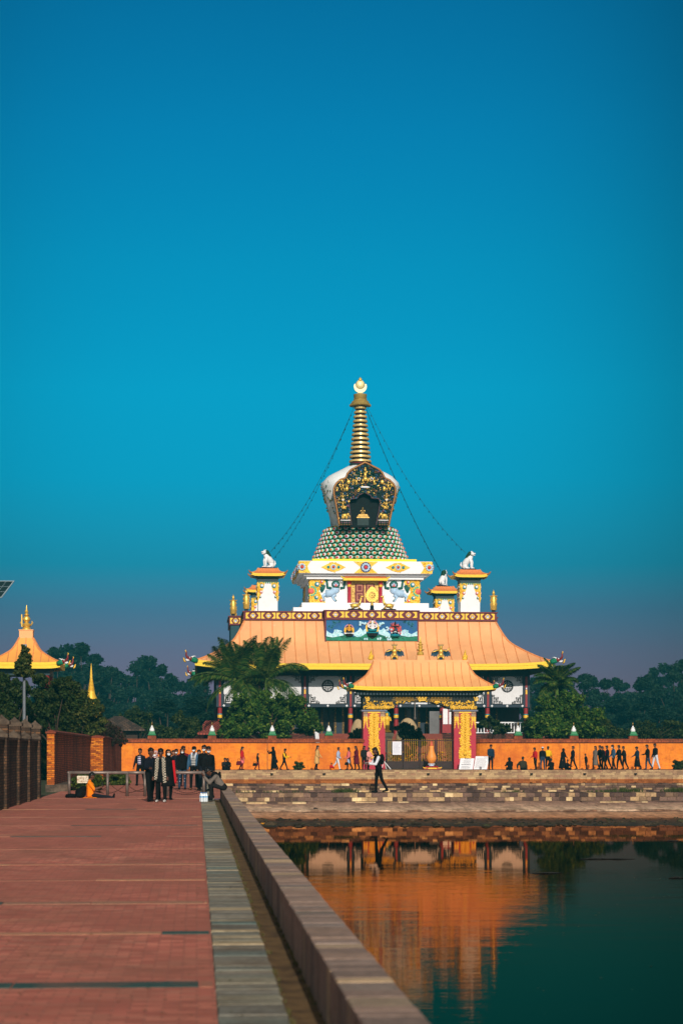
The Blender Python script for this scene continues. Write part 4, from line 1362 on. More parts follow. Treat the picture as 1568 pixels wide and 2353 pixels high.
g.build('gold_flower_carving', [GOLDP, GOLDP, SKYB, TURQ, mat('deep teal boss', S(10, 84, 84), .5), mat('deep blue boss', S(16, 50, 92), .5), mat('rose red boss', S(200, 48, 60), .45)], cor)
g = MB()
y0_, y1_ = c3, zs(1284, 185)
g.box(-4.95, 4.95, -4.95, 4.95, y0_, y1_)
g.build('yellow_plinth', mat('bright yellow paint', (.86, .66, .01), .5, var=.05), stupa)
# lotus petals in eight rings
lt0, lt1 = y1_, zs(1208, 186.8)
g = MB(); g.lathe([(4.35, lt0 - .02), (4.3, lt0 + .2), (3.05, lt1)], n=40)
lot = g.build('lotus_tiers', TEAL, stupa)
g = MB(); NR = 8
for r_ in range(NR):
    t0 = r_ / NR
    zc = lt0 + (lt1 - lt0) * (t0 + .5 / NR)
    rr = 4.62 - 1.35 * (t0 + .02) ** .92
    n = int(round(2 * pi * rr / .64))
    hz = (lt1 - lt0) / NR * .56
    for k in range(n):
        a = 2 * pi * (k + .5 * (r_ % 2)) / n
        rot = Matrix.Rotation(a, 4, 'Z')
        g.M = Matrix.Translation(rot @ Vector((0, -rr, zc))) @ rot @ Matrix.Rotation(-.3, 4, 'X')
        wv = pi * rr / n * 1.02
        g.ell((0, 0, 0), (wv, .16, hz), 0)
        g.ell((0, -.1, -.02), (wv * .77, .15, hz * .77), 1 if (k + r_) % 2 else 2)
        g.ell((0, -.19, -.05), (wv * .46, .1, hz * .46), 3 if (k + r_) % 2 else 4)
        g.ell((wv, -.02, hz * .3), (.06, .07, .09), 5, low=True)
g.M = None
g.build('painted_petals', [mat('petal green', S(18, 128, 78), .5), mat('pale petal', S(214, 222, 232), .5), mat('petal mint', S(172, 222, 206), .5), mat('petal red', S(206, 44, 48), .5), mat('petal orange', S(232, 130, 60), .5), mat('petal gold rim', S(190, 150, 96), .5)], lot, smooth=True)
# bell shaped dome
g = MB()
dm = [(2.75, lt1 - .05), (2.85, lt1 + .15), (2.98, zs(1190)), (3.3, zs(1160)), (3.78, zs(1124)), (3.8, zs(1118)), (3.72, zs(1110)), (3.2, zs(1097)), (2.7, zs(1090)), (1.7, zs(1078)), (1.25, zs(1072))]
g.lathe(dm, n=40)
dome = g.build('dome', mat('aged white dome', (.90, .90, .90), .6, var=.06, vs=.7, c2=(.82, .83, .83)), stupa, smooth='auto')
g = MB(); R = random.Random(14)
for side in range(12):
    a0 = 2 * pi * side / 12
    for k in range(22):
        t_ = k / 21
        a = a0 + (t_ - .5) * 2 * pi / 12
        z = zs(1122) - .2 - 1.2 * (1 - (2 * t_ - 1) ** 2)
        rr = 3.8 - (zs(1122) - z) * .28
        g.ell((rr * sin(a), -rr * cos(a), z), .075 * R.uniform(.7, 1.4), R.choice((0, 0, 1)), low=True)
    for k in range(14):
        a = a0 + R.uniform(-.1, .1); z = zs(1130) + R.uniform(-2.4, .9); rr = 3.82 - abs(zs(1120) - z) * .27
        g.ell((rr * sin(a), -rr * cos(a), z), .08 * R.uniform(.6, 1.5), R.choice((0, 1, 1)), low=True)
g.build('garland_relief', [mat('garland gold', S(150, 130, 70), .5), mat('garland green', S(36, 90, 70), .5)], dome)
# carved niche on the front of the dome
NYF = 185.3
def NQ(px, py):
    vx = (1200 + px * 340 / 1568) / 1.6461; vy = (1730 + py * 340 / 1568) / 1.6461
    p = at(vx, vy, NYF); return (p.x - XC, p.z)
outer = [(380, 1180), (345, 960), (308, 740), (285, 640), (285, 540), (320, 460), (400, 385), (500, 355), (515, 290), (580, 215), (700, 150), (790, 105), (830, 80), (870, 105), (960, 150), (1080, 210), (1140, 285), (1160, 350), (1250, 390), (1330, 470), (1358, 545), (1355, 640), (1325, 780), (1285, 960), (1240, 1180)]
innr = [(590, 1165), (560, 900), (545, 770), (575, 725), (690, 705), (715, 655), (770, 630), (820, 605), (870, 635), (925, 660), (945, 705), (1065, 715), (1092, 770), (1075, 900), (1025, 1165)]
OQ = [NQ(*p) for p in outer]; IQ = [NQ(*p) for p in innr]
yb = NYF - YC
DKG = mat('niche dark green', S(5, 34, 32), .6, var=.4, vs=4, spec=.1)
def resample(P, n):
    d = [0]
    for a, b in zip(P, P[1:]): d.append(d[-1] + math.hypot(b[0] - a[0], b[1] - a[1]))
    out = []
    for k in range(n):
        s_ = d[-1] * k / (n - 1); i = max(j for j in range(len(d)) if d[j] <= s_ + 1e-9); i = min(i, len(P) - 2)
        f = (s_ - d[i]) / (d[i + 1] - d[i]); out.append((P[i][0] + (P[i + 1][0] - P[i][0]) * f, P[i][1] + (P[i + 1][1] - P[i][1]) * f))
    return out
g = MB(); n = 61
o_, i_ = resample(OQ, n), resample(IQ, n)
rs = [[(a[0], yb, a[1]), (b[0], yb, b[1]), (b[0], yb + .7, b[1]), (a[0], yb + 1.9, a[1])] for a, b in zip(o_, i_)]
g.rings(rs)
for q in range(len(rs) - 1): g.m[q * 4 + 3] = 1
zb_ = min(p[1] for p in OQ)
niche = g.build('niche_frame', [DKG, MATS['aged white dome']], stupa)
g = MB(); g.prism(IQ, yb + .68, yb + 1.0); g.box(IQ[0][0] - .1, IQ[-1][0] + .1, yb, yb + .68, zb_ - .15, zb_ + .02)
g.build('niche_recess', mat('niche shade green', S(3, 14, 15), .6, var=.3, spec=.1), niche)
g = MB()
g.tube([(p[0], yb - .05, p[1]) for p in o_], .10, 7, 0)
for p in resample(OQ, 90): g.ell((p[0], yb - .13, p[1]), .045, 1, low=True)
g.build('gold_border', [mat('copper gold border', S(150, 98, 56), .45, .2), GOLDP], niche, smooth=True)
g = MB()
for p in resample(IQ, 70): g.ell((p[0], yb - .05, p[1]), .065, 0, low=True)
g.build('beaded_arch', mat('mauve beads', S(120, 92, 100), .5), niche)
g = MB(); R = random.Random(77)
def inside(P, x, z):
    c = False; j = len(P) - 1
    for i in range(len(P)):
        if (P[i][1] > z) != (P[j][1] > z) and x < (P[j][0] - P[i][0]) * (z - P[i][1]) / (P[j][1] - P[i][1]) + P[i][0]: c = not c
        j = i
    return c
xs_ = [p[0] for p in OQ]; zs_ = [p[1] for p in OQ]
msk = lambda x, z: inside(OQ, x, z) and not inside(IQ, x, z) and not (x > IQ[0][0] and x < IQ[-1][0] and z < IQ[2][1])
g.lumps(min(xs_) + .15, max(xs_) - .15, min(zs_) + .4, max(zs_) - .3, yb - .05, .09, 520, [0, 0, 0, 6, 6, 1, 2, 3, 4, 4], msk, 78)
g.lumps(min(xs_) + .15, max(xs_) - .15, min(zs_) + .4, max(zs_) - .3, yb - .06, .15, 150, [0, 0, 4, 4, 3, 6, 2], msk, 79)
for _ in range(230):
    x, z = R.uniform(min(xs_), max(xs_)), R.uniform(min(zs_) + .4, max(zs_) - .2)
    if msk(x, z) and msk(x + .2, z) and msk(x - .2, z): g.ring((x, z), .07, .115, yb - .1, yb, R.choice((0, 0, 4, 3, 6)), 8)
def SP(px, py): x, z = NQ(px, py); return x, yb - .16, z
SZ = 340 / 1568 / 1.6461 / 23.8
# central bird figure
x, y, z = SP(830, 380); imp(g, x, y, z, 1.25, 4, 1, 4); g.ell((x, y - .1, z), (.24, .15, .22), 4)
for q in (-1, 1): 
    g.tube([(x + q * .15, y, z + .55), (x + q * .5, y, z + .62), (x + q * .85, y, z + .5)], [.1, .1, .05], 6, 0); g.ring((x + q * .6, z), .1, .16, y, y + .1, 5, 10)
    for k in range(4): g.tube([(x + q * .4, y + .05, z + .5), (x + q * (.75 + .1 * k), y + .03, z + .35 - .12 * k)], [.07, .03], 5, 0)
x, y, z = SP(825, 520); g.ell((x, y, z), (.52, .12, .1), 5)
for px in (675, 985): x, y, z = SP(px, 480); imp(g, x, y, z, .95, 4, 1, 0)
for px, d in ((440, -1), (1230, 1)):
    x, y, z = SP(px, 540); imp(g, x, y, z, .75, 4); g.ell((x - d * .38, y, z - .05), (.17, .12, .24), 4); g.tube([(x + d * .2, y, z), (x + d * .35, y, z + .35), (x + d * .15, y, z + .6)], [.06, .05, .02], 5, 4)
    x, y, z = SP(540 if d < 0 else 1125, 430); g.ell((x, y, z), (.2, .1, .22), 4)
for px, d in ((440, 1), (1200, -1)):
    x, y, z = SP(px, 720); imp(g, x, y, z, .6, 4); g.ell((x, y - .03, z - .12), (.12, .1, .1), 5)
    x, y, z = SP(px, 850); imp(g, x, y, z, .7, 4)
    x, y, z = SP(px + 20 * d, 905); beast(g, x, y, z, .42, 4, d=d)
for px, d in ((470, 1), (1160, -1)):
    x, y, z = SP(px, 1075); beast(g, x, y, z, .75, 4, True, d)
    x, y, z = SP(px + 15 * d, 1090); g.box(x - .48, x + .48, y - .05, y + .15, z - .08, z, 5)
    for rr in range(2):
        for k in range(4): g.ell((x - .36 + k * .24, y, z - .24 - .2 * rr), (.09, .08, .09), 2 + rr)
    g.box(x - .5, x + .5, y + .04, y + .15, z - .5, z - .08, 0)
g.build('carved_figures', [mat('carved green', S(8, 60, 46), .45, var=.4, vs=5), mat('pearl boss', S(130, 130, 150), .35), mat('mauve boss', S(110, 70, 88), .4), mat('brown gold boss', S(120, 80, 40), .4), GOLD, WHITE, mat('niche blue boss', S(30, 80, 120), .45)], niche, smooth=True)
g = MB(); x, z = NQ(795, 985)
seated(g, x, yb + .42, z + .02, .62, 0, 0)
for k, (hw, hz_) in enumerate(((.42, 0), (.5, -.12), (.6, -.25))): g.box(x - hw, x + hw, yb + .2, yb + .64, z + hz_ - .09, z + hz_, 0)
g.box(x - .55, x + .55, yb + .2, yb + .64, zb_ + .02, z - .34, 1)
g.build('niche_buddha', [BRONZE, mat('niche throne', S(20, 44, 42), .6)], niche)
# petals under the niche, harmika and spire
g = MB()
for k in range(34):
    a = 2 * pi * k / 34
    g.ell((3.12 * sin(a), -3.12 * cos(a), lt1 + .02), (.26, .26, .16), 0 if abs(sin(a / 2)) < .45 else 1)
g.build('petal_collar', [GOLDP, mat('collar dark gold', S(92, 76, 40), .5)], dome, smooth=True)
sb = zs(1064)
g = MB(); g.sqlathe([(.95, sb - .6), (.95, sb - .35), (1.05, sb - .3), (1.05, sb - .15)], m=0); g.lathe([(.95, sb - .15), (1.0, sb)], n=24, m=1); g.lathe([(.8, sb), (.42, zs(940))], n=20, m=2)
har = g.build('spire_neck', [DKG, MAROON, mat('spire gap shade', S(22, 14, 12), .7)], stupa)  # near-black neck colour paints the shadow between the gold rings
zr0, zr1 = zs(1063), zs(930)
NRG = 13
rgm = mat('spire gold', (.78, .54, .20), .3, .35, var=.12, vs=3)
for k in range(NRG):
    t0 = k / NRG
    r = 1.10 - .56 * t0
    z = zr0 + (zr1 - zr0) * t0; h = (zr1 - zr0) / NRG
    g = MB(); g.lathe([(r * .74, z + .02 * h), (r * .98, z + .06 * h), (r, z + .12 * h), (r * .97, z + .50 * h), (r * .90, z + .56 * h), (r * .55, z + .57 * h)], n=32)
    g.build('spire_ring', rgm, stupa, smooth='auto')
g = MB()
zu0, zu1 = zs(931), zs(905)
g.lathe([(.4, zu0 - .1), (.98, zu0 - .04), (1.02, zu0 + .06), (.82, zu0 + .28), (.62, zu0 + .55), (.55, zu0 + .62), (.62, zu0 + .72), (.66, zu1 - .05), (.5, zu1), (.2, zu1 + .02)], n=28)
for k in range(28):
    a = 2 * pi * k / 28; g.ell((1.0 * cos(a), 1.0 * sin(a), zu0 - .02), (.07, .07, .12), low=True); g.ell((.78 * cos(a + .1), .78 * sin(a + .1), zu0 + .33), .06, low=True); g.ell((.62 * cos(a), .62 * sin(a), zu0 + .62), .05, low=True)
g.build('parasol_crown', mat('lacy dark gold', (.50, .34, .09), .4, .4, var=.4, vs=9, bump=.5), stupa, smooth='auto')
mz = zs(886)
cres = []
g = MB()
PALEG = mat('pale gold leaf', (.84, .70, .34), .4, .2, var=.06)
for k in range(25):
    a = radians(-200 + 220 * k / 24); cres.append((.62 * cos(a), mz - .08 + .62 * sin(a)))
for k in range(25):
    a = radians(10 - 200 * k / 24); cres.append((.46 * cos(a) , mz + .10 + .46 * sin(a)))
g.prism(cres, -.09, .09); g.build('crescent_moon', PALEG, stupa)
g = MB(); g.ell((0, 0, mz + .12), (.46, .16, .46)); g.build('sun_disc', PALEG, stupa, smooth=True)
g = MB(); g.lathe([(.1, mz + .45), (.17, mz + .55), (.17, mz + .66), (.08, mz + .74), (.02, mz + .85)], n=12); g.build('jewel_tip', GOLD, stupa, smooth=True)

# strings of small lamps from the parasol to the towers
CABLE = mat('dark cable', S(14, 50, 54), .6)
def string(a, b, sag, lab, n=26, seed=1, vis=.05):
    R = random.Random(seed); g = MB()
    a, b = Vector(a), Vector(b)
    pts = [a.lerp(b, k / 40) + Vector((0, 0, -sag * 4 * (k / 40) * (1 - k / 40))) for k in range(41)]
    g.tube(pts, vis, 5, 0)
    for k in range(1, n):
        t_ = k / n; p = a.lerp(b, t_) + Vector((0, 0, -sag * 4 * t_ * (1 - t_)))
        g.ell((p.x, p.y, p.z - .1), (.045, .045, .11), 0, low=True)
    tag(g.build('lamp_string', CABLE), lab, 'string of lamps', 'strings of lamps on the spire')
topz = zu0 - .15
lz = deckz + TH_ + .84 + 1.5
for sx, sy, sg, lab, th in ((-1, -1, 1.3, 'string of small lamps from the spire down to the front left lion', .018), (-1, 1, 1.6, 'string of small lamps from the spire to the rear left lion', .016), (1, -1, 1.3, 'thin string of small lamps from the spire to the front right lion', .014), (1, 1, .7, 'thicker dark cable of lamps from the spire to the rear right lion', .028)):
    string((XC + sx * .6, YC + sy * .6, topz), (XC + sx * (9.35 - .3 * 1), YC + sy * 9.35, lz), sg, lab, 22, 3, th)
# ------------------------------------------------------------------ the gateway
GY = 149.1
GX = XX(965, GY)
gate = thing('temple_gate', 'orange roofed gateway with carved gold lintel on two red pillars', 'gateway', (GX, GY, .2))
PFY = 148.0
def GP(px, py, Y=PFY):
    p = at((1340 + px / 3.0745) / 1.6461, (2440 + py / 3.0745) / 1.6461, Y)
    return p.x - GX, p.z - .2
yp = PFY - GY
for a, b, ca, cb in ((100, 355, 155, 297), (1155, 1410, 1213, 1352)):
    x0, z1 = GP(a, 770); x1, _ = GP(b, 770); c0, _ = GP(ca, 0); c1, _ = GP(cb, 0)
    g = MB(); g.box(x0, x1, yp, yp + 1.7, -.1, z1)
    pil = g.build('pillar', RED, gate)
    g = MB(); zc0 = GP(0, 1320)[1]
    g.box(c0, c1, yp - .03, yp + .01, zc0, z1 - .05, 1)
    xm = (c0 + c1) / 2; hw = (c1 - c0) / 2
    g.box(c0, c1, yp - .05, yp - .02, z1 - .12, z1 - .03, 0)
    g.box(xm - hw * .72, xm + hw * .72, yp - .05, yp - .028, zc0, z1 - .2, 0)
    R = random.Random(a)
    z = zc0 + .05
    k = 0
    while z < z1 - .2:
        w_ = hw * (.62 + .22 * sin(k * 1.3))
        for q in (-1, 1):
            g.ring((xm + q * w_ * .55, z + .08), .05, .10, yp - .11, yp - .02, 0, 8)
            g.ell((xm + q * w_ * .92, yp - .06, z + .02), (.09, .07, .05), 0, rot=Matrix.Rotation(q * R.uniform(.3, .9), 3, 'Y'))
        g.ell((xm, yp - .07, z + .1), (.09, .1, .09), 0)
        z += .19; k += 1
    g.lumps(c0 + .03, c1 - .03, zc0, z1 - .25, yp - .06, .085, 210, 0, None, a)
    zb = GP(0, 1215)[1]
    g.box(c0, c1, yp - .04, yp, zc0, zb, 0); g.ell((xm, yp - .12, (zc0 + zb) / 2 + .05), (.17, .14, .19), 0); g.ell((xm, yp - .1, zb), (.1, .1, .12), 0)
    g.build('carved_gold_panel', [GOLDP, RED], pil)
    for e0, e1 in ((x0, c0), (c1, x1)):
        g = MB()
        m_, h_ = (e0 + e1) / 2, (e1 - e0) / 2
        zt1, zt2 = GP(0, 830)[1], GP(0, 980)[1]
        g.box(e0 + .02, e1 - .02, yp - .05, yp, zt1, z1 - .02, 1)
        for q in (-.45, .45): g.ring((m_ + q * h_, z1 - .15), .03, .06, yp - .08, yp - .05, 2, 8)
        g.prism([(e0 + .02, zt1), (e1 - .02, zt1), (e1 - .02, zt2), (e1 - .1, zt2 + .28), (m_, zt1 - .2), (e0 + .1, zt2 + .28), (e0 + .02, zt2)], yp - .04, yp, 0)
        g.lumps(e0 + .04, e1 - .04, zt2 + .1, zt1, yp - .05, .05, 26, 0, lambda x, z: abs(x - m_) > h_ * .45 or z > zt1 - .2, 9)
        g.build('capital', [GOLDP, mat('pale capital', S(170, 140, 110), .6), mat('capital rosette', S(110, 80, 60), .6)], pil)
    g = MB(); g.box(x0 - .14, x1 + .14, yp - .12, yp + 1.8, z1, z1 + .12); g.build('abacus', mat('grey blue stone', S(110, 112, 128), .6), pil)
# carved lintel
lx0, lz1 = GP(92, 592); lx1, _ = GP(1415, 592)
z0 = GP(0, 748)[1]
g = MB()
arch = [(355, 748), (440, 732), (480, 700), (560, 686), (600, 668), (640, 662), (870, 662), (910, 668), (950, 686), (1030, 700), (1075, 732), (1150, 748)]
A = [GP(*p) for p in arch]
poly = [(lx0, z0), (lx0, lz1), (lx1, lz1), (lx1, z0)] + [(x, max(z, z0)) for x, z in reversed(A)]
pl = [(lx0, z0 + .005)] + [(lx0, lz1), (lx1, lz1), (lx1, z0 + .005)] + [(x, z + .006) for x, z in reversed(A)]
# build as strips to keep it convex
g = MB()
xs = [lx0] + [a[0] for a in A] + [lx1]
zs_b = [z0 + .005] + [a[1] + .006 for a in A] + [z0 + .005]
for i in range(len(xs) - 1):
    a, b = xs[i], xs[i + 1]
    za, zb = zs_b[i], zs_b[i + 1]
    g.add([(a, yp, za), (b, yp, zb), (b, yp, lz1), (a, yp, lz1), (a, yp + 1.6, za), (b, yp + 1.6, zb), (b, yp + 1.6, lz1), (a, yp + 1.6, lz1)], [(0, 1, 2, 3), (7, 6, 5, 4), (0, 4, 5, 1), (3, 2, 6, 7)])
lint = g.build('lintel', mat('lintel dark', S(16, 28, 26), .6), gate)
def zlow(x):
    for i in range(len(xs) - 1):
        if xs[i] <= x <= xs[i + 1]: return zs_b[i] + (zs_b[i + 1] - zs_b[i]) * (x - xs[i]) / max(1e-6, xs[i + 1] - xs[i])
    return lz1
g = MB()
zA, zB = GP(0, 650)[1], GP(0, 605)[1]
wl = lx1 - lx0
g.lumps(lx0 + .1, lx1 - .1, z0 + .02, zA, yp - .03, .085, 260, 0, lambda x, z: z > zlow(x) + .03, 3)
for k in range(12):
    for q in (-1, 1):
        x = q * (wl / 2 - .25 - k * .17); z = z0 + .19 + .02 * (k % 2)
        if z > zlow(x): g.ring((x, z), .05, .095, yp - .09, yp, 0, 9)
        if z0 + .06 > zlow(x): g.ell((x, yp - .05, z0 + .06), (.1, .07, .06), 0, low=True)
for q in (-1, 1):
    for rr in range(3):
        for k in range(26):
            x = q * (.62 + k * .055 + rr * .05)
            if abs(x) < wl / 2 - .35 - .03 * (2 - rr): g.ell((x, yp - .04, zA + .06 + rr * .11), (.03, .05, .035), 0, low=True)
        g.box(q * 1.35 - .95, q * 1.35 + .95, yp - .03, yp, zA + .015 + rr * .11, zA + .03 + rr * .11, 1)
for x, hw in ((0, .42), (-wl / 2 + .2, .2), (wl / 2 - .2, .2)):
    for rr in range(3): g.box(x - hw * (1 - rr * .18), x + hw * (1 - rr * .18), yp - .07, yp, zA + .02 + (2 - rr) * .11, zA + .10 + (2 - rr) * .11, 0)
g.build('lintel_carving', [GOLDP, BRONZE], lint)
# bracket course
bz0, bz1 = GP(0, 592)[1], GP(0, 530)[1]
g = MB()
g.box(lx0 - .15, lx1 + .15, yp - .1, yp + 1.8, bz0, bz0 + .12); g.box(lx0 - .45, lx1 + .45, yp - .45, yp + 2.0, bz0 + .123, bz1 - .1)
n = 40
for k in range(n):
    x = lx0 - .4 + (lx1 - lx0 + .8) * k / (n - 1); g.box(x - .05, x + .05, yp - .62, yp - .4, bz1 - .32, bz1 - .15, 1)
g.build('bracket_course', [TEAL, mat('bracket dot', S(60, 78, 86), .6)], gate)
EYG = 146.95
ez0 = ZZ(965, 1579, EYG) - .2
rz1 = ZZ(965, 1521, GY) - .2
half = (XX(1130.7, EYG) - XX(799.5, EYG)) / 2
rh = (XX(1067, GY) - XX(852, GY)) / 2
GO = roofsheet('gate roof sheet', (.88, .41, .155))
hip_roof(gate, half, 2.15, rh, .16, ez0, rz1, .24, .62, .12, (half - .9, 1.5, bz1 - .08), 24, GO, YELLOW, .03, TEAL, .05)
g = MB(); g.box(-rh - .05, rh + .05, -.18, .18, rz1 - .05, rz1 + .16); g.box(-.28, .28, -.22, .22, rz1 - .25, rz1 + .5)
g.build('ridge_beam', GO, gate)
for q in (-1, 1): dragon(gate, (q * (half + .2), -2.2, ez0 + .12), atan2(-.3, q), .82); dragon(gate, (q * (half + .2), 2.2, ez0 + .12), atan2(.4, q), .8)
# ornaments that stand on the ridge
t = thing('ridge_finial', 'tall gilded finial at the middle of the gateway ridge', 'finial', (GX, GY, .2 + rz1 + .5))
g = MB(); g.lathe([(.2, 0), (.26, .08), (.26, .2), (.14, .32), (.2, .38), (.3, .42), (.3, .46), (.12, .52), (.18, .62), (.18, .72), (.1, .8), (.22, .84), (.22, .88), (.08, .94), (.11, 1.04), (.06, 1.15), (.03, 1.35), (.01, 1.45)], n=14); g.build('spindle', GOLD, t, smooth='auto')
def mk_bird():
    t = thing('winged_guardian_statue', '', 'guardian statue')
    g = MB()
    g.ell((0, 0, .42), (.21, .18, .22), 0); g.tube([(0, 0, .5), (0, 0, .78), (0, 0, .9)], [.17, .22, .1], 8, 0); g.ell((0, -.03, 1.0), (.14, .13, .15), 0)
    g.tube([(0, -.12, 1.0), (0, -.24, .95)], [.05, .015], 5, 0)
    for q in (-1, 1):
        g.tube([(q * .2, 0, .8), (q * .45, -.04, .72), (q * .62, -.04, .86 if q > 0 else .66), (q * .7, -.03, 1.0 if q > 0 else .62)], [.065, .05, .04, .04], 6, 0)
        g.tube([(q * .12, 0, .3), (q * .24, -.03, .16), (q * .16, 0, 0)], [.12, .09, .06], 6, 0)
    body = g.build('body', GOLD, t, smooth=True)
    g = MB(); g.ell((0, 0, 1.16), (.2, .1, .08), 0)
    for k in range(5): g.tube([((k - 2) * .09, 0, 1.14), ((k - 2) * .12, 0, 1.32)], [.05, .02], 5, 0)
    g.build('crown', mat('crown copper', S(170, 140, 90), .5), t)
    for q in (-1, 1):
        g = MB()
        g.prism([(q * .12, .62), (q * .2, .86), (q * .5, .84), (q * .74, .62), (q * .8, .3), (q * .62, .36), (q * .55, .24), (q * .44, .34), (q * .34, .26), (q * .26, .4)], .06, .14)
        for k in range(5):
            a = -.1 - k * .3; g.tube([(q * .25, .05, .72), (q * (.28 + .46 * cos(a)), .05, .70 + .46 * sin(a))], [.03, .012], 4)
        g.build('wing', mat('blue green feather', S(16, 62, 84), .5, var=.3, vs=8), t)
    g = MB()
    for k in range(5): g.tube([((k - 2) * .05, .08, .3), ((k - 2) * .14, .1, -.02)], [.08, .05], 5, 0, .5)
    g.build('tail', mat('blue green feather', S(16, 62, 84), .5), t)
    return t
bird0 = mk_bird()
for vx, lab in ((905.5, 'winged golden guardian left of the middle finial on the gateway ridge'), (1012, 'winged golden guardian right of the middle finial on the gateway ridge')):
    place(bird0, used, (XX(vx, GY), GY, .2 + rz1 + .16), 0, .95, lab, 'winged guardians on the gateway ridge')
def mk_flame():
    t = thing('ridge_flame', '', 'ridge ornament')
    g = MB(); g.ell((0, 0, .14), (.22, .07, .16)); g.ell((.08, 0, .3), (.16, .06, .14)); g.ring((-.02, .3), .06, .14, -.06, .06, 0, 10); g.ell((.02, 0, .5), (.11, .05, .14)); g.tube([(0, 0, .55), (.05, 0, .72), (.02, 0, .84)], [.07, .05, .01], 6)
    g.build('flame', GOLDP, t, smooth=True); return t
fl0 = mk_flame()
place(fl0, used, (XX(851, GY), GY, .2 + rz1 + .15), 0, .95, 'yellow flame ornament at the left end of the gateway ridge', 'flame ornaments on the gateway ridge')
place(fl0, used, (XX(1067, GY), GY, .2 + rz1 + .15), 0, .95, 'yellow flame ornament at the right end of the gateway ridge', 'flame ornaments on the gateway ridge')

# barred gate leaves
ig = thing('barred_gate', 'closed dark brown gate with thin golden bars between the red pillars', 'gate', (GX, PFY + .7, .2))
yI = 0
gx = [GP(p, 0, PFY + .7)[0] for p in (365, 560, 755, 945, 1145)]
zT, zM, zB_ = GP(0, 1100, PFY + .7)[1], GP(0, 1350, PFY + .7)[1], 0.03
BRN = mat('gate brown metal', S(46, 26, 22), .5, .2, var=.3)
for i in range(4):
    a, b = gx[i], gx[i + 1]
    g = MB()
    g.box(a + .02, a + .1, -.04, .04, zB_, zT); g.box(b - .1, b - .02, -.04, .04, zB_, zT)
    g.box(a + .1, b - .1, -.035, .035, zT - .07, zT - .005); g.box(a + .1, b - .1, -.035, .035, zM - .08, zM); g.box(a + .1, b - .1, -.02, .02, zB_ + .05, zM - .08); g.box(a + .1, b - .1, -.035, .035, zB_, zB_ + .05)
    g.box((a + b) / 2 - .03, (a + b) / 2 + .03, -.03, -.018, zB_ + .05, zM - .08)
    pn = g.build('gate_leaf', BRN, ig)
    g = MB(); n = 7; R = random.Random(i)
    for k in range(n):
        x = a + .1 + (b - a - .2) * (k + .5) / n
        g.tube([(x, 0, zM), (x, 0, zT - .06)], .013, 5)
        if R.random() < .8: g.ell((x, 0, zM + R.uniform(.2, 1.0) * (zT - zM)), .035, low=True)
        g.ell((x, 0, zT + .02), (.02, .02, .06), low=True)
    g.build('gold_bar', GOLDP, pn)
x0, z1 = GP(440, 1120, PFY + .6); x1, z0n = GP(545, 1275, PFY + .6)
t = thing('paper_notice', 'white paper notice fixed on the left leaf of the barred gate', 'notice', (GX + (x0 + x1) / 2, PFY + .6, .2 + z0n))
g = MB(); g.box(-(x1 - x0) / 2, (x1 - x0) / 2, -.012, .012, 0, z1 - z0n); g.build('sheet', mat('notice paper', (.74, .74, .80), .8, var=.03, bump=0), t)
INK = mat('faded ink', S(120, 122, 140), .8)
g = MB(); R = random.Random(2)
hgt = z1 - z0n; wdt = x1 - x0
for k in range(9):
    z = hgt * (.88 - k * .085); g.box(-wdt * .4, wdt * R.uniform(.15, .4), -.016, -.012, z, z + .012)
g.build('print', INK, t)

def board(name, px0, px1, py0, py1, slant, Y, label, seed):
    a = GP(px0, py1, Y); b = GP(px1, py1, Y); c = GP(px0, py0, Y)
    wd, hg = b[0] - a[0], c[1] - a[1]
    t = thing(name, label, 'sign', (GX + (a[0] + b[0]) / 2, Y, .2), 0)
    g = MB(); hw = wd / 2 - slant / 2
    M0 = Matrix.Translation((-slant / 2, 0, 0))
    def q(u, v, d): return (u * hw + slant * v - slant / 2, .30 * v * hg + d, v * hg)
    g.add([q(-1, 0, 0), q(1, 0, 0), q(1, 1, 0), q(-1, 1, 0), q(-1, 0, .03), q(1, 0, .03), q(1, 1, .03), q(-1, 1, .03)], [(0, 1, 2, 3), (7, 6, 5, 4), (1, 5, 6, 2), (0, 3, 7, 4), (3, 2, 6, 7), (0, 4, 5, 1)], 0)
    bd = g.build('panel', mat('sign white', (.76, .75, .78), .6, var=.04, bump=0), t)
    g = MB(); R = random.Random(seed)
    rows_ = [(.93, .055, -.4, .55)] + [(.82 - .058 * k, .018, -.5 + R.uniform(-.3, .2), .45 + R.uniform(-.1, .3)) for k in range(6)] + [(.42, .05, -.75, .6)] + [(.3 - .055 * k, .02, -.7, .4 + R.uniform(0, .3)) for k in range(5)] if seed == 1 else [(.93, .03, .2, .8)] + [(.84 - .055 * k, .014, -.8, .5 + R.uniform(0, .3)) for k in range(14)]
    for v, h, u0, u1 in rows_:
        u = u0
        while u < u1:
            l = R.uniform(.05, .16) * (1.4 if h > .04 else 1)
            e = min(u + l, u1)
            g.add([q(u, v, -.004), q(e, v, -.004), q(e, v + h, -.004), q(u, v + h, -.004)], [(0, 1, 2, 3)])
            u = e + .03
    g.build('lettering', mat('sign ink', S(70, 70, 84), .8), bd)
    g = MB()
    for u in (-.8, .8):
        g.tube([(q(u, .9, .05)), (u * hw, .55, 0)], .02, 5)
    if seed == 1: 
        g.add([q(1.0, 0, -.003), q(1.06, 0, -.003), q(1.06, 1, -.003), q(1.0, 1, -.003)], [(0, 1, 2, 3)]); 
    g.build('stand', RED, t)
board('sign_board', 1211, 1397, 1322, 1450, .16, 146.6, 'white sign board with a heading at the foot of the right gate pillar', 1)
board('sign_board', 1380, 1572, 1298, 1450, .22, 146.9, 'plain white sign board of fine print beside the orange wall', 2)
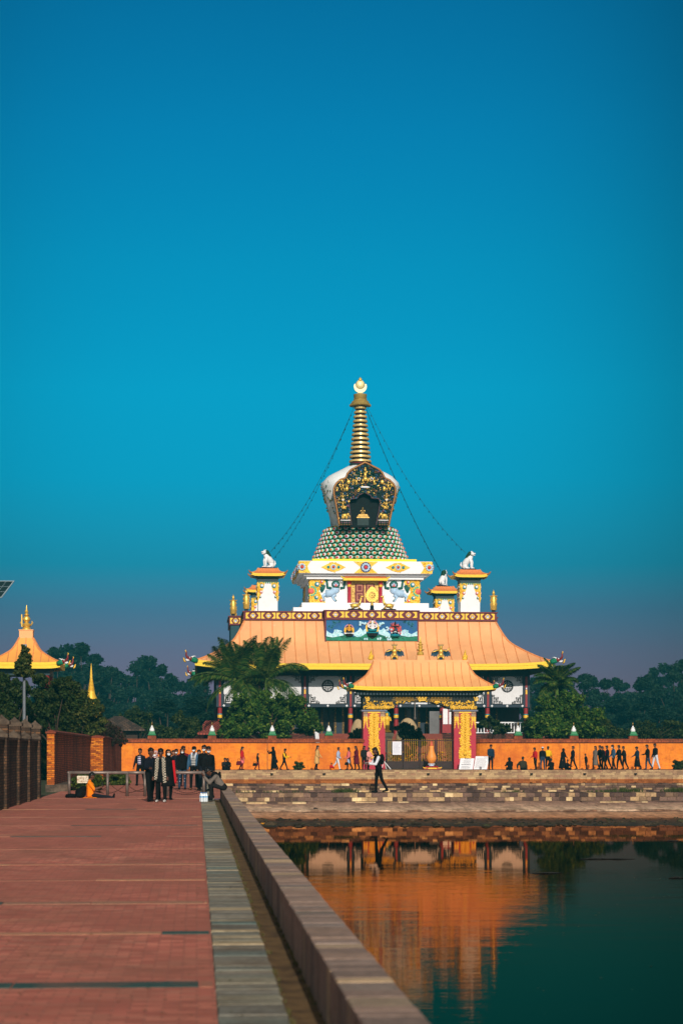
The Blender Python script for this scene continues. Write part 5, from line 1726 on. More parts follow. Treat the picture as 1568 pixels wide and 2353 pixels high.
t = thing('wooden_trestle', 'small pale folded trestle leaning at the left gate pillar', 'trestle', (GX + GP(362, 0, 146.8)[0], 146.8, .2))
g = MB(); g.tube([(-.32, 0, 0), (-.12, .1, .62)], .025, 5); g.tube([(.38, 0, 0), (-.12, .1, .62)], .03, 5); g.tube([(.1, .4, 0), (-.12, .1, .62)], .025, 5); g.build('legs', WHITE, t)

# orange vase fountain before the gate
t = thing('orange_vase', 'big orange pear shaped vase on a red stepped pedestal before the gate', 'vase', (GX + GP(893, 0, 146.2)[0], 146.2, .2))
s_ = 1 / 30.6
zz = lambda py: GP(0, py, 146.2)[1]
g = MB(); g.sqlathe([(.95, 0), (.95, .1), (.8, .12), (.72, .2), (.62, .28), (.55, .3)], m=0); g.lathe([(.3, .3), (.3, .42), (.2, .5)], n=12, m=2)
for q in (-1, 1): g.tube([(q * .6, -.85, .1), (q * .95, -.9, .13), (q * 1.06, -.9, .22)], [.07, .06, .03], 6, 1)
g.box(-.5, .5, -.97, -.94, .05, .16, 1)
for k in range(9): g.ell((.32 * cos(k * .7), .32 * sin(k * .7), .46), (.1, .1, .06), 3, low=True)
g.build('pedestal', [mat('pedestal red', S(140, 20, 30), .5), GOLDP, SKYB, WHITE], t)
g = MB(); k_ = zz(1140)
g.lathe([(.16, .48), (.3, .56), (.47, .72), (.56, .92), (.54, 1.12), (.42, 1.36), (.32, 1.6), (.27, 1.82), (.28, 1.98), (.22, 2.06)], n=22)
g.build('body', mat('vase orange', (.78, .28, .05), .45, var=.1), t, smooth=True)
g = MB(); g.lathe([(.24, 2.04), (.26, 2.1), (.16, 2.16), (.17, 2.28), (.07, 2.4), (.02, 2.5)], n=12); g.build('lid', mat('vase lid', S(200, 90, 60), .5), t, smooth=True)
t.scale = (.67, .67, .87)

# ------------------------------------------------------------------ orange boundary walls
OB = NT('orange brick')
def orange_mat(name, plane):
    t = NT(name)
    b = bricktex(t, t.vec(plane), .26, .075, .008)
    c = t.ramp(b.outputs[0], [(0, S(224, 126, 34)), (.5, S(250, 148, 42)), (1, S(236, 136, 52))])
    c = t.mix(t.ramp(t.noise(.5, 5, .65), [(.42, (0, 0, 0)), (.70, (.8, .8, .8))]), c, S(196, 92, 36))
    c = t.mix(t.ramp(t.noise(3, 5, .7, stretch=(1, 1, .3)), [(.52, (0, 0, 0)), (.74, (.6, .6, .6))]), c, S(164, 82, 40))
    c = t.mix(t.math('MULTIPLY', b.outputs[1], .55), c, S(150, 80, 40))
    t.set(col=c, rough=.9, spec=.15)
    t.bump(t.math('SUBTRACT', 1, b.outputs[1]), .4, .008)
    return t.mat
OBX = orange_mat('orange brick facade', 'xz')
COPE = brick('coping brick', 'xz', [S(176, 84, 44), S(150, 66, 36), S(190, 98, 54)], S(96, 48, 30), .085, .2, .012, grime=S(90, 52, 36), gsc=1.5)
WZ0, WZ1 = .2, ZZ(500, 1697, 147)
def wall(label, path, vjoint, name='boundary_wall'):
    t = thing(name, label, 'brick wall', (path[0][0], path[0][1], WZ0))
    H = WZ1 - WZ0
    def off(d):
        out = []
        for i, p in enumerate(path):
            a, b = Vector(path[max(i - 1, 0)]), Vector(path[min(i + 1, len(path) - 1)])
            n = (b - a).normalized(); n = Vector((n.y, -n.x))
            out.append((p[0] + n.x * d - path[0][0], p[1] + n.y * d - path[0][1]))
        return out
    f_, k_ = off(0), off(-.42)
    g = MB(); n = len(path)
    g.rings([[(f_[i][0], f_[i][1], -.25), (k_[i][0], k_[i][1], -.25), (k_[i][0], k_[i][1], H - .34), (f_[i][0], f_[i][1], H - .34)] for i in range(n)])
    body = g.build('brickwork', OBX, t)
    g = MB()
    for d0, z0, z1 in ((.035, H - .337, H - .27), (.10, H - .267, H - .07), (.06, H - .067, H)):
        f2, k2 = off(d0), off(-.42 - d0)
        g.rings([[(f2[i][0], f2[i][1], z0), (k2[i][0], k2[i][1], z0), (k2[i][0] , k2[i][1], z1 - .012), (f2[i][0], f2[i][1], z1 - .012)] for i in range(n)])
    g.build('coping', COPE, t)
    g = MB()
    for v in vjoint:
        x = XX(v, 147) - path[0][0]; g.box(x - .02, x + .02, 147 - path[0][1] - .006, 147 - path[0][1], 0, H - .345)
    if vjoint: g.build('expansion_joint', BLACK, body)
    return t
def arc(x0, y0, x1, y1, n=9):
    return [(x0 + (x1 - x0) * sin(pi / 2 * k / n), y0 + (y1 - y0) * (1 - cos(pi / 2 * k / n))) for k in range(n + 1)]
xl = XX(838, 148.6)
wall('long orange brick wall left of the gateway', [(-7.5, 147)] + arc(xl - 2.2, 147, xl, 148.7), [614])
xr = XX(1089, 148.6)
A_ = arc(xr + 2.2, 147, xr, 148.7)
wall('long orange brick wall right of the gateway', list(reversed(A_)) + [(64, 147)], [1331])
def mk_fin():
    t = thing('wall_stupa', '', 'wall finial')
    g = MB(); g.box(-.32, .32, -.24, .24, 0, .2); g.box(-.29, .29, -.22, .22, .2, .26); g.build('brick_foot', COPE, t)
    g = MB(); g.sqlathe([(.3, .26), (.3, .33), (.25, .36), (.21, .5), (.19, .56)], m=0); g.build('green_base', mat('finial green', S(24, 120, 70), .5, var=.2), t)
    g = MB(); g.lathe([(.16, .56), (.19, .62), (.17, .74), (.1, .82), (.13, .84), (.13, .88), (.06, .9), (.05, 1.0)], n=14); g.build('white_bell', WHITE, t, smooth='auto')
    g = MB(); g.lathe([(.04, .99), (.025, 1.12), (.035, 1.16), (.008, 1.28)], n=8); g.build('gold_tip', BRONZE, t, smooth=True)
    return t
fin0 = mk_fin()
for vx, lab in ((349, 'small green and white stupa finial on the wall above the standing crowd'), (487, 'small green and white stupa finial on the wall above the squatting man'), (625, 'small green and white stupa finial on the wall below the round bush'), (755, 'small green and white stupa finial on the wall nearest the gateway on the left'),
                (1189, 'small green and white stupa finial on the wall nearest the gateway on the right'), (1317, 'small green and white stupa finial on the wall below the right tree'), (1453, 'rightmost small green and white stupa finial on the orange wall')):
    place(fin0, used, (XX(vx, 147.2), 147.22, WZ1 - .012), 0, 1, lab, 'stupa finials on the orange wall')

# things in the temple yard
def stone_lump(name, label, cat, loc, r, m):
    t = thing(name, label, cat, loc)
    rs = []
    for j in range(9):
        a = pi / 2 * j / 8
        rr = cos(a); row = []
        for k in range(20):
            b = 2 * pi * k / 20; d = .85 + .3 * fbm(cos(b) * 1.5 + 5, sin(b) * 1.5 + j * .3)
            row.append((r[0] * rr * cos(b) * d, r[1] * rr * sin(b) * d, r[2] * sin(a)))
        rs.append(row)
    g = MB(); g.rings(rs); g.build('mound', m, t, smooth=True); return t
STRAW = mat('pale mound', S(176, 150, 112), .9, var=.25, vs=3, bump=.6)
stone_lump('pale_mound', 'pale rounded mound seen through the gateway', 'mound', (XX(936, 166), 166, 2.3), (1.05, .8, 2.1), STRAW)
stone_lump('pale_mound', 'pale rounded mound left of the gateway pillar', 'mound', (XX(822, 166), 166, 2.3), (.75, .7, 2.0), STRAW)
t = thing('standing_buddha', 'slim golden Buddha statue on a white pedestal beside the left gate pillar', 'statue', (XX(888.3, 161), 161, .15))
def ZY(py): return GP(0, py, 161)[1] + .05
g = MB(); g.box(-.42, .42, -.4, .4, 0, ZY(1062)); g.box(-.5, .5, -.5, .5, ZY(1062), ZY(1020)); g.build('pedestal', CREAM, t)
g = MB(); b0 = ZY(1015); hh = ZY(790) - b0
g.lathe([(.34, 0), (.36, .1), (.3, .16)], (0, 0, b0), 14)
g.tube([(0, 0, b0 + .12), (0, 0, b0 + hh * .4), (0, 0, b0 + hh * .66), (0, 0, b0 + hh * .8), (0, 0, b0 + hh * .86)], [.2, .22, .24, .27, .09], 10)
g.ell((0, -.02, b0 + hh * .92), (.13, .13, .17))
g.tube([(.24, 0, b0 + hh * .78), (.32, -.04, b0 + hh * .6), (.22, -.2, b0 + hh * .62)], [.08, .07, .05], 6); g.tube([(-.24, 0, b0 + hh * .78), (-.33, -.02, b0 + hh * .6), (-.32, -.05, b0 + hh * .45)], [.08, .07, .05], 6)
g.build('figure', GOLDP, t, smooth=True)
g = MB(); g.ring((0, b0 + hh * .93), .17, .24, .05, .1, 0, 16); g.build('halo', TURQ, t)

# ------------------------------------------------------------------ left side: fence piers, brick walls, barriers
CONC = mat('dark weathered concrete', S(96, 80, 66), .9, var=.4, vs=4, bump=.6, c2=S(50, 40, 34))
PIERB = brick('fence pier brick', 'xz', [S(96, 66, 46), S(120, 84, 56), S(74, 54, 42)], S(50, 40, 32), .24, .08, .012, grime=S(36, 30, 24), gsc=2)
PANB = brick('fence panel brick', 'yz', [S(86, 62, 44), S(106, 76, 52), S(62, 48, 36)], S(44, 36, 28), .24, .08, .014, grime=S(26, 24, 18), gsc=.9, gst=(1, 1, .25))
fence = thing('piered_wall', 'dark weathered brick wall with pyramid capped piers along the promenade', 'wall', (-5.45, 62, 0))
def pyr(g, x0, x1, y0, y1, z0, h, o=.05):
    g.box(x0 - o, x1 + o, y0 - o, y1 + o, z0, z0 + .09)
    xm, ym = (x0 + x1) / 2, (y0 + y1) / 2
    rs = []
    for t_ in (0, .35, .7, 1):
        f = (1 - t_) ** 1.25 if t_ < 1 else .02
        rs.append([(xm + (x - xm) * f, ym + (yv - ym) * f, z0 + .09 + h * t_) for x, yv in ((x0 - o, y0 - o), (x1 + o, y0 - o), (x1 + o, y1 + o), (x0 - o, y1 + o))])
    g.rings(rs)
pys = [49.2, 53.0, 56.7, 60.7, 64.4, 68.4]
for i, py in enumerate(pys):
    y = py - 62
    g = MB(); g.box(-.32, .06, y - .45, y, 0, 2.04); g.box(-.34, .04, y + .003, y + .42, 0, 2.42)
    p = g.build('pier', PIERB, fence)
    g = MB(); pyr(g, -.32, .06, y - .45, y - .02, 2.04, .17, .03); pyr(g, -.34, .04, y + .05, y + .42, 2.42, .2, .05)
    g.build('pyramid_cap', CONC, p)
    if i < len(pys) - 1:
        g = MB(); g.box(-.26, -.02, y + .42, pys[i + 1] - 62 - .45, 0, 1.98); w_ = g.build('wall_panel', PANB, fence)
        g = MB(); g.box(-.30, .02, y + .42, pys[i + 1] - 62 - .45, 1.98, 2.05); g.build('panel_coping', CONC, w_)
OBD = brick('shade toned brick side', 'yz', [S(190, 92, 46), S(214, 108, 52), S(160, 74, 42)], S(80, 46, 32), .26, .08, .016, grime=S(60, 34, 26), gsc=.8, gst=(1, 1, .3), bump=.7)  # long side of the same wall, its shade put into a darker redder brick
OBE = brick('orange brick end', 'xz', [S(214, 116, 24), S(190, 92, 24), S(236, 142, 40), S(150, 70, 24)], S(120, 66, 26), .26, .08, .014, bump=.5)
def sidewall(label, x0, x1, y0, y1, h, plinth):
    t = thing('brick_side_wall', label, 'brick wall', (x1, y0, 0))
    g = MB(); w_ = x1 - x0
    z0 = plinth or 0
    vs = [(-w_, 0, z0), (0, 0, z0), (0, y1 - y0, z0), (-w_, y1 - y0, z0), (-w_, 0, h), (0, 0, h), (0, y1 - y0, h), (-w_, y1 - y0, h)]
    g.add(vs, [(0, 1, 5, 4), (2, 3, 7, 6), (4, 5, 6, 7)], 0); g.add(vs, [(1, 2, 6, 5), (3, 0, 4, 7)], 1)
    g.build('brickwork', [OBE, OBD], t)
    g = MB(); g.box(-w_ - .06, .06, -.06, y1 - y0, h, h + .06)
    g.rings([[(-w_ - .03, -.03, h + .063), (.03, -.03, h + .063), (.03, y1 - y0, h + .063), (-w_ - .03, y1 - y0, h + .063)], [(-w_ * .6, .1, h + .14), (-w_ * .4, .1, h + .14), (-w_ * .4, y1 - y0, h + .14), (-w_ * .6, y1 - y0, h + .14)]])
    g.build('coping', brick('side coping', 'yz', [S(150, 70, 46), S(120, 56, 38)], S(70, 40, 30), .09, .3, .01), t)
    if plinth:
        g = MB(); g.box(-w_ - .05, .55, -.12, y1 - y0, -.1, plinth); g.build('plinth', CONC, t)
sidewall('old brick wall whose sunlit orange end stands beside the piered wall', -6.05, -5.75, 80, 107, 2.36, .28)
sidewall('farther brick wall with a sunlit end behind the clipped shrubs', -5.75, -5.07, 107, 133, 2.34, 0)

# pipe barriers with chains
def mk_post(g, x, y, h, r=.05): g.tube([(x, y, 0), (x, y, h)], r, 8); g.ell((x, y, h), r)
def chain(g, a, b, sag, n=26):
    a, b = Vector(a), Vector(b)
    for k in range(n):
        t0 = (k + .5) / n; p = a.lerp(b, t0) + Vector((0, 0, -sag * 4 * t0 * (1 - t0)))
        d = (b - a) / n; sl_ = -sag * 4 * (1 - 2 * t0) / n
        g.ell(p, (max(abs(d.x) * .62, .01), .014, .024 if k % 2 else .014), low=True, rot=Matrix.Rotation(-atan2(sl_, d.x if abs(d.x) > 1e-6 else 1e-6), 3, 'Y'))
BYY = 71.3
def barrier(label, vs_, rails, chains, h=.86):
    xs_ = [XX(v, BYY) for v in vs_]
    t = thing('pipe_barrier', label, 'barrier', (xs_[0], BYY, 0))
    for x in xs_:
        g = MB(); mk_post(g, x - xs_[0], 0, h - .03, .055); g.build('post', STEEL, t, smooth=True)
    for a, b in rails:
        g = MB(); g.tube([(xs_[a] - xs_[0] - .02, 0, h), (xs_[b] - xs_[0] + .02, 0, h)], .058, 8); g.ell((xs_[a] - xs_[0] - .02, 0, h), .058); g.ell((xs_[b] - xs_[0] + .02, 0, h), .058)
        g.build('top_rail', mat('worn pipe rail', S(140, 124, 116), .45, .4, var=.3, vs=5), t, smooth=True)
    RUST = mat('rusty chain', S(58, 36, 28), .7, .3)
    for a, b, za, zb, sag in chains:
        g = MB(); chain(g, (xs_[a] - xs_[0], 0, za), (xs_[b] - xs_[0], 0, zb), sag, 34); g.build('chain', RUST, t)
    return t
barrier('long pipe barrier with crossed chains and a paper sign on its rail', [159, 247, 292, 333], [(0, 2), (2, 3)], [(0, 1, .4, .35, .2), (1, 2, .55, .12, .1), (1, 2, .12, .5, .1), (2, 3, .45, .2, .12), (2, 3, .12, .3, .02)])
barrier('pipe barrier with a sagging chain in front of the standing crowd', [384, 468], [(0, 1)], [(0, 1, .5, .35, .3), (0, 1, .25, .2, .16)])
b2 = bpy.data.objects['pipe_barrier.001']
x0, x1 = XX(333, BYY), XX(384, BYY)
t = thing('barrier_chain', 'loose chain hanging across the gap between the two pipe barriers', 'chain', (x0, BYY, 0))
g = MB(); chain(g, (0, 0, .3), (x1 - x0, 0, .3), .2, 20); g.build('links', mat('rusty chain', S(58, 36, 28)), t)
xs0, xs1 = XX(177, BYY - .08), XX(203, BYY - .08)
t = thing('barrier_sign', 'stained white paper sign hanging on the pipe barrier rail', 'sign', ((xs0 + xs1) / 2, BYY - .08, 0))
pm = NT('stained paper')
st_ = pm.noise(7, 5, .7)
pm.set(col=pm.mix(pm.ramp(st_, [(.5, (0, 0, 0)), (.66, (1, 1, 1))]), S(226, 214, 190), S(150, 84, 30)), rough=.9)
za, zb = ZZ(190, 1799, BYY), ZZ(190, 1782.5, BYY)
g = MB(); g.box(-(xs1 - xs0) / 2, (xs1 - xs0) / 2, -.008, .008, za, zb); g.build('paper', pm.mat, t)
g = MB(); R = random.Random(4)
for k in range(4):
    z = zb - .06 - k * .05; u = -.15
    while u < .16: l = R.uniform(.02, .06); g.box(u, u + l, -.012, -.008, z, z + .016); u += l + .015
g.build('print', mat('brown ink', S(120, 84, 50), .8), t)

# solar panel on its pole at the left edge
sp_ = at(-31, 1353, 58)
t = thing('solar_panel', 'dark solar panel with pale frame tilted at the left edge of the sky', 'solar panel', (sp_.x - .3, 58, 0))
PW, PHh = 1.25, .62
Mx = Matrix.Translation((.3, 0, sp_.z)) @ Matrix.Rotation(radians(0), 4, 'Z') @ Matrix.Rotation(radians(58), 4, 'X')
g = MB(); g.M = Mx @ Matrix(((1, .55, 0, 0), (0, 1, 0, 0), (0, 0, 1, 0), (0, 0, 0, 1))); g.box(-PW / 2, PW / 2, -PHh / 2, PHh / 2, -.03, 0); g.M = None
g.build('frame', mat('panel frame', S(150, 170, 180), .4, .4), t)
g = MB(); g.M = Mx @ Matrix(((1, .55, 0, 0), (0, 1, 0, 0), (0, 0, 1, 0), (0, 0, 0, 1)))
for i in range(6):
    for j in range(3):
        g.box(-PW / 2 + .03 + i * .2, -PW / 2 + .03 + i * .2 + .19, -PHh / 2 + .03 + j * .19, -PHh / 2 + .03 + j * .19 + .18, .001, .004)
        g.box(-PW / 2 + .03 + i * .2, -PW / 2 + .03 + i * .2 + .19, -PHh / 2 + .03 + j * .19, -PHh / 2 + .03 + j * .19 + .18, -.036, -.032)
g.M = None
g.build('cells', mat('solar cells', S(8, 40, 44), .3), t)
g = MB(); g.tube([(-.25, 0, 0), (-.25, 0, sp_.z - .1)], .06, 8); g.tube([(-.25, 0, sp_.z - .3), (.2, 0, sp_.z - .03)], .03, 6); g.build('pole', STEEL, t)

# lamp post
lp = at(55.5, 1484, 93)
t = thing('lamp_post', 'grey lamp post overgrown by a creeper on the left', 'lamp post', (lp.x, 93, 0))
g = MB(); g.tube([(0, 0, 0), (0, 0, lp.z)], [.085, .06], 8); g.box(-.12, .12, -.1, .1, lp.z - .05, lp.z + .08); g.build('pole', mat('lamp post grey', S(120, 124, 130), .5, .3), t)
g = MB(); g.tube([(.14, .05, 0), (.13, .05, lp.z * .5)], .03, 6); g.build('conduit', STEEL, t)

# left pavilion
PVY = 135
pvx = XX(61, PVY)
pv = thing('pavilion', 'orange roofed pavilion with golden finial rising over the trees at the left', 'pavilion', (pvx, PVY, .15))
fe = ZZ(61, 1523, PVY - 2.3) - .15
ft_ = ZZ(61, 1466, PVY) - .15
hip_roof(pv, 2.4, 2.4, .45, .45, fe, ft_, .38, .55, .1, (1.7, 1.7, fe - .3), 14, mat('pavilion roof sheet', (.86, .37, .075), .5, var=.1, vs=1), YELLOW, .03, TEAL, .05)
g = MB(); g.box(-.46, .46, -.46, .46, ft_ - .1, ft_ + .5); g.box(-.5, .5, -.5, .5, ft_ + .5, ft_ + .56); g.build('roof_neck', GO, pv)
for sx in (-1, 1):
    for sy in (-1, 1): dragon(pv, (sx * 2.62, sy * 2.6, fe + .05), atan2(sy * .5, sx), .85)
g = MB(); zf = ft_ + .56
g.lathe([(.3, 0), (.3, .1), (.2, .18), (.32, .3), (.34, .36), (.12, .5), (.26, .7), (.24, .84), (.1, .96), (.22, 1.02), (.08, 1.12), (.13, 1.26), (.06, 1.4), (.02, 1.7)], (0, 0, zf), 14)
for q in (-1, 1): g.tube([(q * .28, 0, zf + .3), (q * .4, 0, zf + .5), (q * .36, 0, zf + .62)], [.05, .06, .02], 6); 
g.tube([(-.3, -.1, zf + .2), (-.32, -.1, zf + 1.05)], [.05, .05], 6)
g.build('golden_finial', GOLD, pv, smooth='auto')
for sx in (-1, 1):
    for sy in (-1, 1):
        g = MB(); g.tube([(sx * 1.5, sy * 1.5, 0), (sx * 1.5, sy * 1.5, fe)], .16, 10); g.build('column', COLRED, pv)
g = MB(); g.box(-1.7, 1.7, -1.7, 1.7, fe - .8, fe - .3); g.build('frieze', TEAL, pv)

# golden spire far left
t = thing('golden_spire_shrine', 'slender golden pointed shrine spire above the left trees', 'shrine', (XX(209.5, 205), 205, .1))
b_ = ZZ(209, 1615, 205); tp = ZZ(209, 1526, 205); h_ = tp - b_
g = MB(); g.lathe([(1.5, 0), (1.5, b_ * .4), (1.1, b_ * .5), (1.0, b_ * .9), (.62, b_), (.6, b_ + h_ * .1), (.42, b_ + h_ * .2), (.36, b_ + h_ * .28)], n=18, m=0)
for k in range(9):
    z = b_ + h_ * (.28 + k * .035); r = .36 - k * .024; g.lathe([(r * .8, z), (r, z + .03), (r, z + .1), (r * .8, z + .14)], n=14)
g.lathe([(.15, b_ + h_ * .6), (.1, b_ + h_ * .8), (.02, b_ + h_)], n=10); g.build('spire', GOLDP, t, smooth='auto')
# huts behind the wall
def hut(label, v0, v1, vt, vb, Y, m, ridge):
    x0, x1 = XX(v0, Y), XX(v1, Y); zt_, zb = ZZ(v0, vt, Y + 2), ZZ(v0, vb, Y)
    t = thing('hut', label, 'house', ((x0 + x1) / 2, Y + 3, .1)); hw = (x1 - x0) / 2
    zt_ -= .1; zb -= .1
    g = MB(); g.box(-hw + .6, hw - .6, -2.4, 2.4, 0, zb + .1); g.build('wall', mat('hut wall', S(60, 46, 38), .9), t)
    g = MB()
    g.rings([[(-hw, -3.2, zb), (hw, -3.2, zb), (hw, 3.2, zb), (-hw, 3.2, zb)], [(-hw, -3.2, zb + .12), (hw, -3.2, zb + .12), (hw, 3.2, zb + .12), (-hw, 3.2, zb + .12)], [(-hw * ridge, -.1, zt_), (hw * ridge, -.1, zt_), (hw * ridge, .1, zt_), (-hw * ridge, .1, zt_)]])
    g.build('roof', m, t)
hut('low hut with grey brown tiled roof behind the left wall corner', 205, 332, 1645, 1679, 165, brick('grey brown tiles', 'xy', [S(86, 68, 58), S(104, 82, 68), S(66, 54, 48)], S(40, 34, 30), .3, .3, .03), .15)
hut('small house with red tiled roof behind the wall', 452, 520, 1655, 1688, 163, brick('red roof tiles', 'xy', [S(150, 66, 56), S(126, 54, 48), S(166, 80, 66)], S(70, 36, 34), .25, .25, .03), .4)
# ------------------------------------------------------------------ vegetation
def leafcloud(rng, clumps, n, size, asp=.55, up=.25, shell=.45):
    """leaf faces spread through ellipsoid clumps"""
    wts = np.array([c[1][0] * c[1][1] * c[1][2] for c in clumps]) ** .7
    idx = rng.choice(len(clumps), n, p=wts / wts.sum())
    C = np.array([c[0] for c in clumps])[idx]; Rr = np.array([c[1] for c in clumps])[idx]
    d = rng.normal(size=(n, 3)); d /= np.linalg.norm(d, axis=1, keepdims=True)
    r = rng.random((n, 1)) ** shell * (.75 + .35 * rng.random((n, 1)) + .35 * rng.random((n, 1)) ** 5)
    P = C + d * r * Rr
    nrm = d * .8 + rng.normal(size=(n, 3)) * .7; nrm[:, 2] += up
    nrm /= np.linalg.norm(nrm, axis=1, keepdims=True)
    a = np.cross(nrm, rng.normal(size=(n, 3))); a /= np.linalg.norm(a, axis=1, keepdims=True)
    b = np.cross(nrm, a)
    s = size * (.55 + .9 * rng.random((n, 1)))
    V = np.stack([P - a * s, P - b * s * asp + a * s * .1, P + a * s, P + b * s * asp + a * s * .1], 1).reshape(-1, 3)
    FA = np.arange(4 * n).reshape(n, 4)
    return V, FA
BARK = mat('bark', S(64, 50, 40), .9, var=.4, vs=6, bump=.7)
L_FOREST = leafmat('forest leaf', (.005, .018, .012), (.010, .032, .018), (.018, .046, .022), .2)
L_FICUS = leafmat('ficus leaf', (.014, .046, .006), (.045, .11, .012), (.15, .20, .025), .25)
L_DARK = leafmat('dark shrub leaf', (.010, .024, .006), (.024, .046, .010), (.065, .075, .018), .2)
L_OLIVE = leafmat('olive creeper leaf', (.018, .034, .008), (.05, .072, .014), (.12, .11, .026), .25)
L_BOUG = leafmat('dull creeper leaf', (.020, .022, .010), (.045, .035, .018), (.10, .028, .035), .2)
L_HEDGE = leafmat('clipped shrub leaf', (.025, .045, .006), (.055, .085, .010), (.11, .12, .018), .2)
L_PALM = leafmat('palm leaf', (.018, .058, .013), (.05, .125, .02), (.18, .21, .035), .3)

def mk_tree(name, label, cat, loc, clumps, n, size, leaf, trunk=True, seed=1, group=None, th=.18):
    rng = np.random.default_rng(seed)
    t = thing(name, label, cat, loc, 0, group)
    if trunk:
        g = MB(); R = random.Random(seed)
        cz = min(c[0][2] for c in clumps); top = max(c[0][2] for c in clumps)
        mid = cz * .75 + top * .25
        mx_ = sum(c[0][0] for c in clumps) / len(clumps); my = sum(c[0][1] for c in clumps) / len(clumps)
        fork = (mx_ * .2, my * .2, mid * .5)
        g.tube([(0, 0, -.1), (mx_ * .05, 0, mid * .25), fork], [th * 1.3, th, th * .8], 8)
        for c in clumps[:14]:
            p = c[0]; q = ((fork[0] + p[0]) / 2 + R.uniform(-.2, .2), (fork[1] + p[1]) / 2, (fork[2] + p[2]) / 2 + .1)
            g.tube([fork, q, p], [th * .6, th * .35, th * .08], 6)
        g.build('trunk', BARK, t, smooth=True)
    V, FA = leafcloud(rng, clumps, n, size)
    npmesh('crown', V, FA, leaf, t)
    return t

# far forest: several kinds, each tree its own object
def forest_clumps(seed, h, w, kind):
    R = random.Random(seed); cl = []
    n = 26 if kind == 0 else 22
    for k in range(n):
        t_ = R.random()
        z = h * (.22 + .76 * t_)
        rad = w * (sin(pi * min(1, (t_ * .85 + .12))) ** .7) * (1 if kind == 0 else .8)
        a = R.uniform(0, 2 * pi); rr = rad * R.random() ** .5
        s = w * R.uniform(.22, .42) * (1.1 - .4 * t_)
        cl.append(((rr * cos(a), rr * sin(a), z), (s, s, s * R.uniform(.6, 1.1))))
    cl.append(((0, 0, h * .97), (w * .22, w * .22, h * .05)))
    return cl
protos = []
for k in range(6):
    h = 1.0
    cl = forest_clumps(40 + k, 12, 3.2 if k % 2 else 2.6, k % 2)
    protos.append(mk_tree('forest_tree', '', 'tree', (0, 0, 0), cl, 7500, .21, L_FOREST, True, 50 + k, None, .25))
outl = [(1216, 1572), (1226, 1560), (108, 1560), (125, 1492), (155, 1484), (178, 1500), (193, 1484), (212, 1508), (232, 1534), (250, 1534), (268, 1545), (292, 1556), (312, 1530), (332, 1512), (350, 1514), (372, 1532), (396, 1556), (420, 1568), (440, 1560), (452, 1540), (470, 1545),
        (1236, 1560), (1258, 1572), (1290, 1560), (1312, 1570), (1340, 1552), (1362, 1556), (1388, 1562), (1412, 1560), (1436, 1572), (1462, 1572), (1488, 1552), (1505, 1540), (1530, 1530), (1552, 1528), (1575, 1516), (1600, 1530)]
R = random.Random(91)
for i, (vx, vy) in enumerate(outl):
    Y = R.uniform(300, 380) if vx < 900 else R.uniform(280, 350)
    p = at(vx, vy, Y)
    left = vx < 900
    lab = 'hazy teal forest tree beyond the left wall' if left else 'hazy dark forest tree beyond the wall at the right'
    pr = protos[(i * 5 + i // 3) % 6]
    s = p.z / 12.0
    place(pr, used, (p.x, Y, 0), R.uniform(0, 6.3), (s * R.uniform(.9, 1.2), s * R.uniform(.9, 1.2), s), lab, 'far trees left of the temple' if left else 'far trees right of the temple')
# lower belt filling between
for i in range(34):
    left = i < 18
    vx = R.uniform(95, 500) if left else R.uniform(1225, 1600)
    vy = R.uniform(1595, 1640)
    Y = R.uniform(225, 290)
    p = at(vx, vy, Y); s = p.z / 12.4
    lab = 'hazy teal forest tree beyond the left wall' if left else 'hazy dark forest tree beyond the wall at the right'
    place(protos[i % 6], used, (p.x, Y, 0), R.uniform(0, 6.3), (s * 1.9, s * 1.9, s), lab, 'far trees left of the temple' if left else 'far trees right of the temple')

def vcl(items, Y, dy=1.0, base=None):
    """clumps given as (vx, vy, rx, rz) in picture units at distance Y -> local clumps and root"""
    pts = []
    for vx, vy, rx, rz in items:
        p = at(vx, vy, Y); k = Y / F
        pts.append((p, rx * k, rz * k))
    x0 = sum(p.x for p, _, _ in pts) / len(pts)
    root = Vector((x0, Y, base if base is not None else .1))
    out = []
    RR = random.Random(int(x0 * 100))
    for p, a, b in pts:
        out.append(((p.x - root.x, RR.uniform(-dy, dy) * .5, p.z - root.z), (a, max(a, .5) * .9, b)))
    return out, root

def bushy(items, seed, sub=7, f=.5):
    """break big lobes into many small uneven clumps"""
    R = random.Random(seed); out = []
    for vx, vy, rx, rz in items:
        out.append((vx, vy, rx * .8, rz * .8))
        for _ in range(sub):
            a = R.uniform(0, 2 * pi); q = R.uniform(.55, 1.0)
            out.append((vx + rx * q * cos(a), vy + rz * q * sin(a), rx * R.uniform(.2, f), rz * R.uniform(.2, f)))
    return out

# ficus before the temple on the left
cl, rt = vcl(bushy([(560, 1660, 40, 32), (610, 1640, 42, 36), (660, 1642, 40, 38), (700, 1652, 30, 30), (545, 1680, 36, 22), (632, 1675, 50, 24), (705, 1672, 24, 20), (520, 1668, 18, 28), (585, 1622, 18, 18), (556, 1612, 26, 18), (602, 1603, 24, 16), (640, 1616, 20, 18), (672, 1610, 14, 14)], 3), 157, 3)
mk_tree('ficus_tree', 'broad dense dark green ficus in front of the temple steps, left of the gateway', 'tree', rt, cl, 26000, .13, L_FICUS, True, 11)
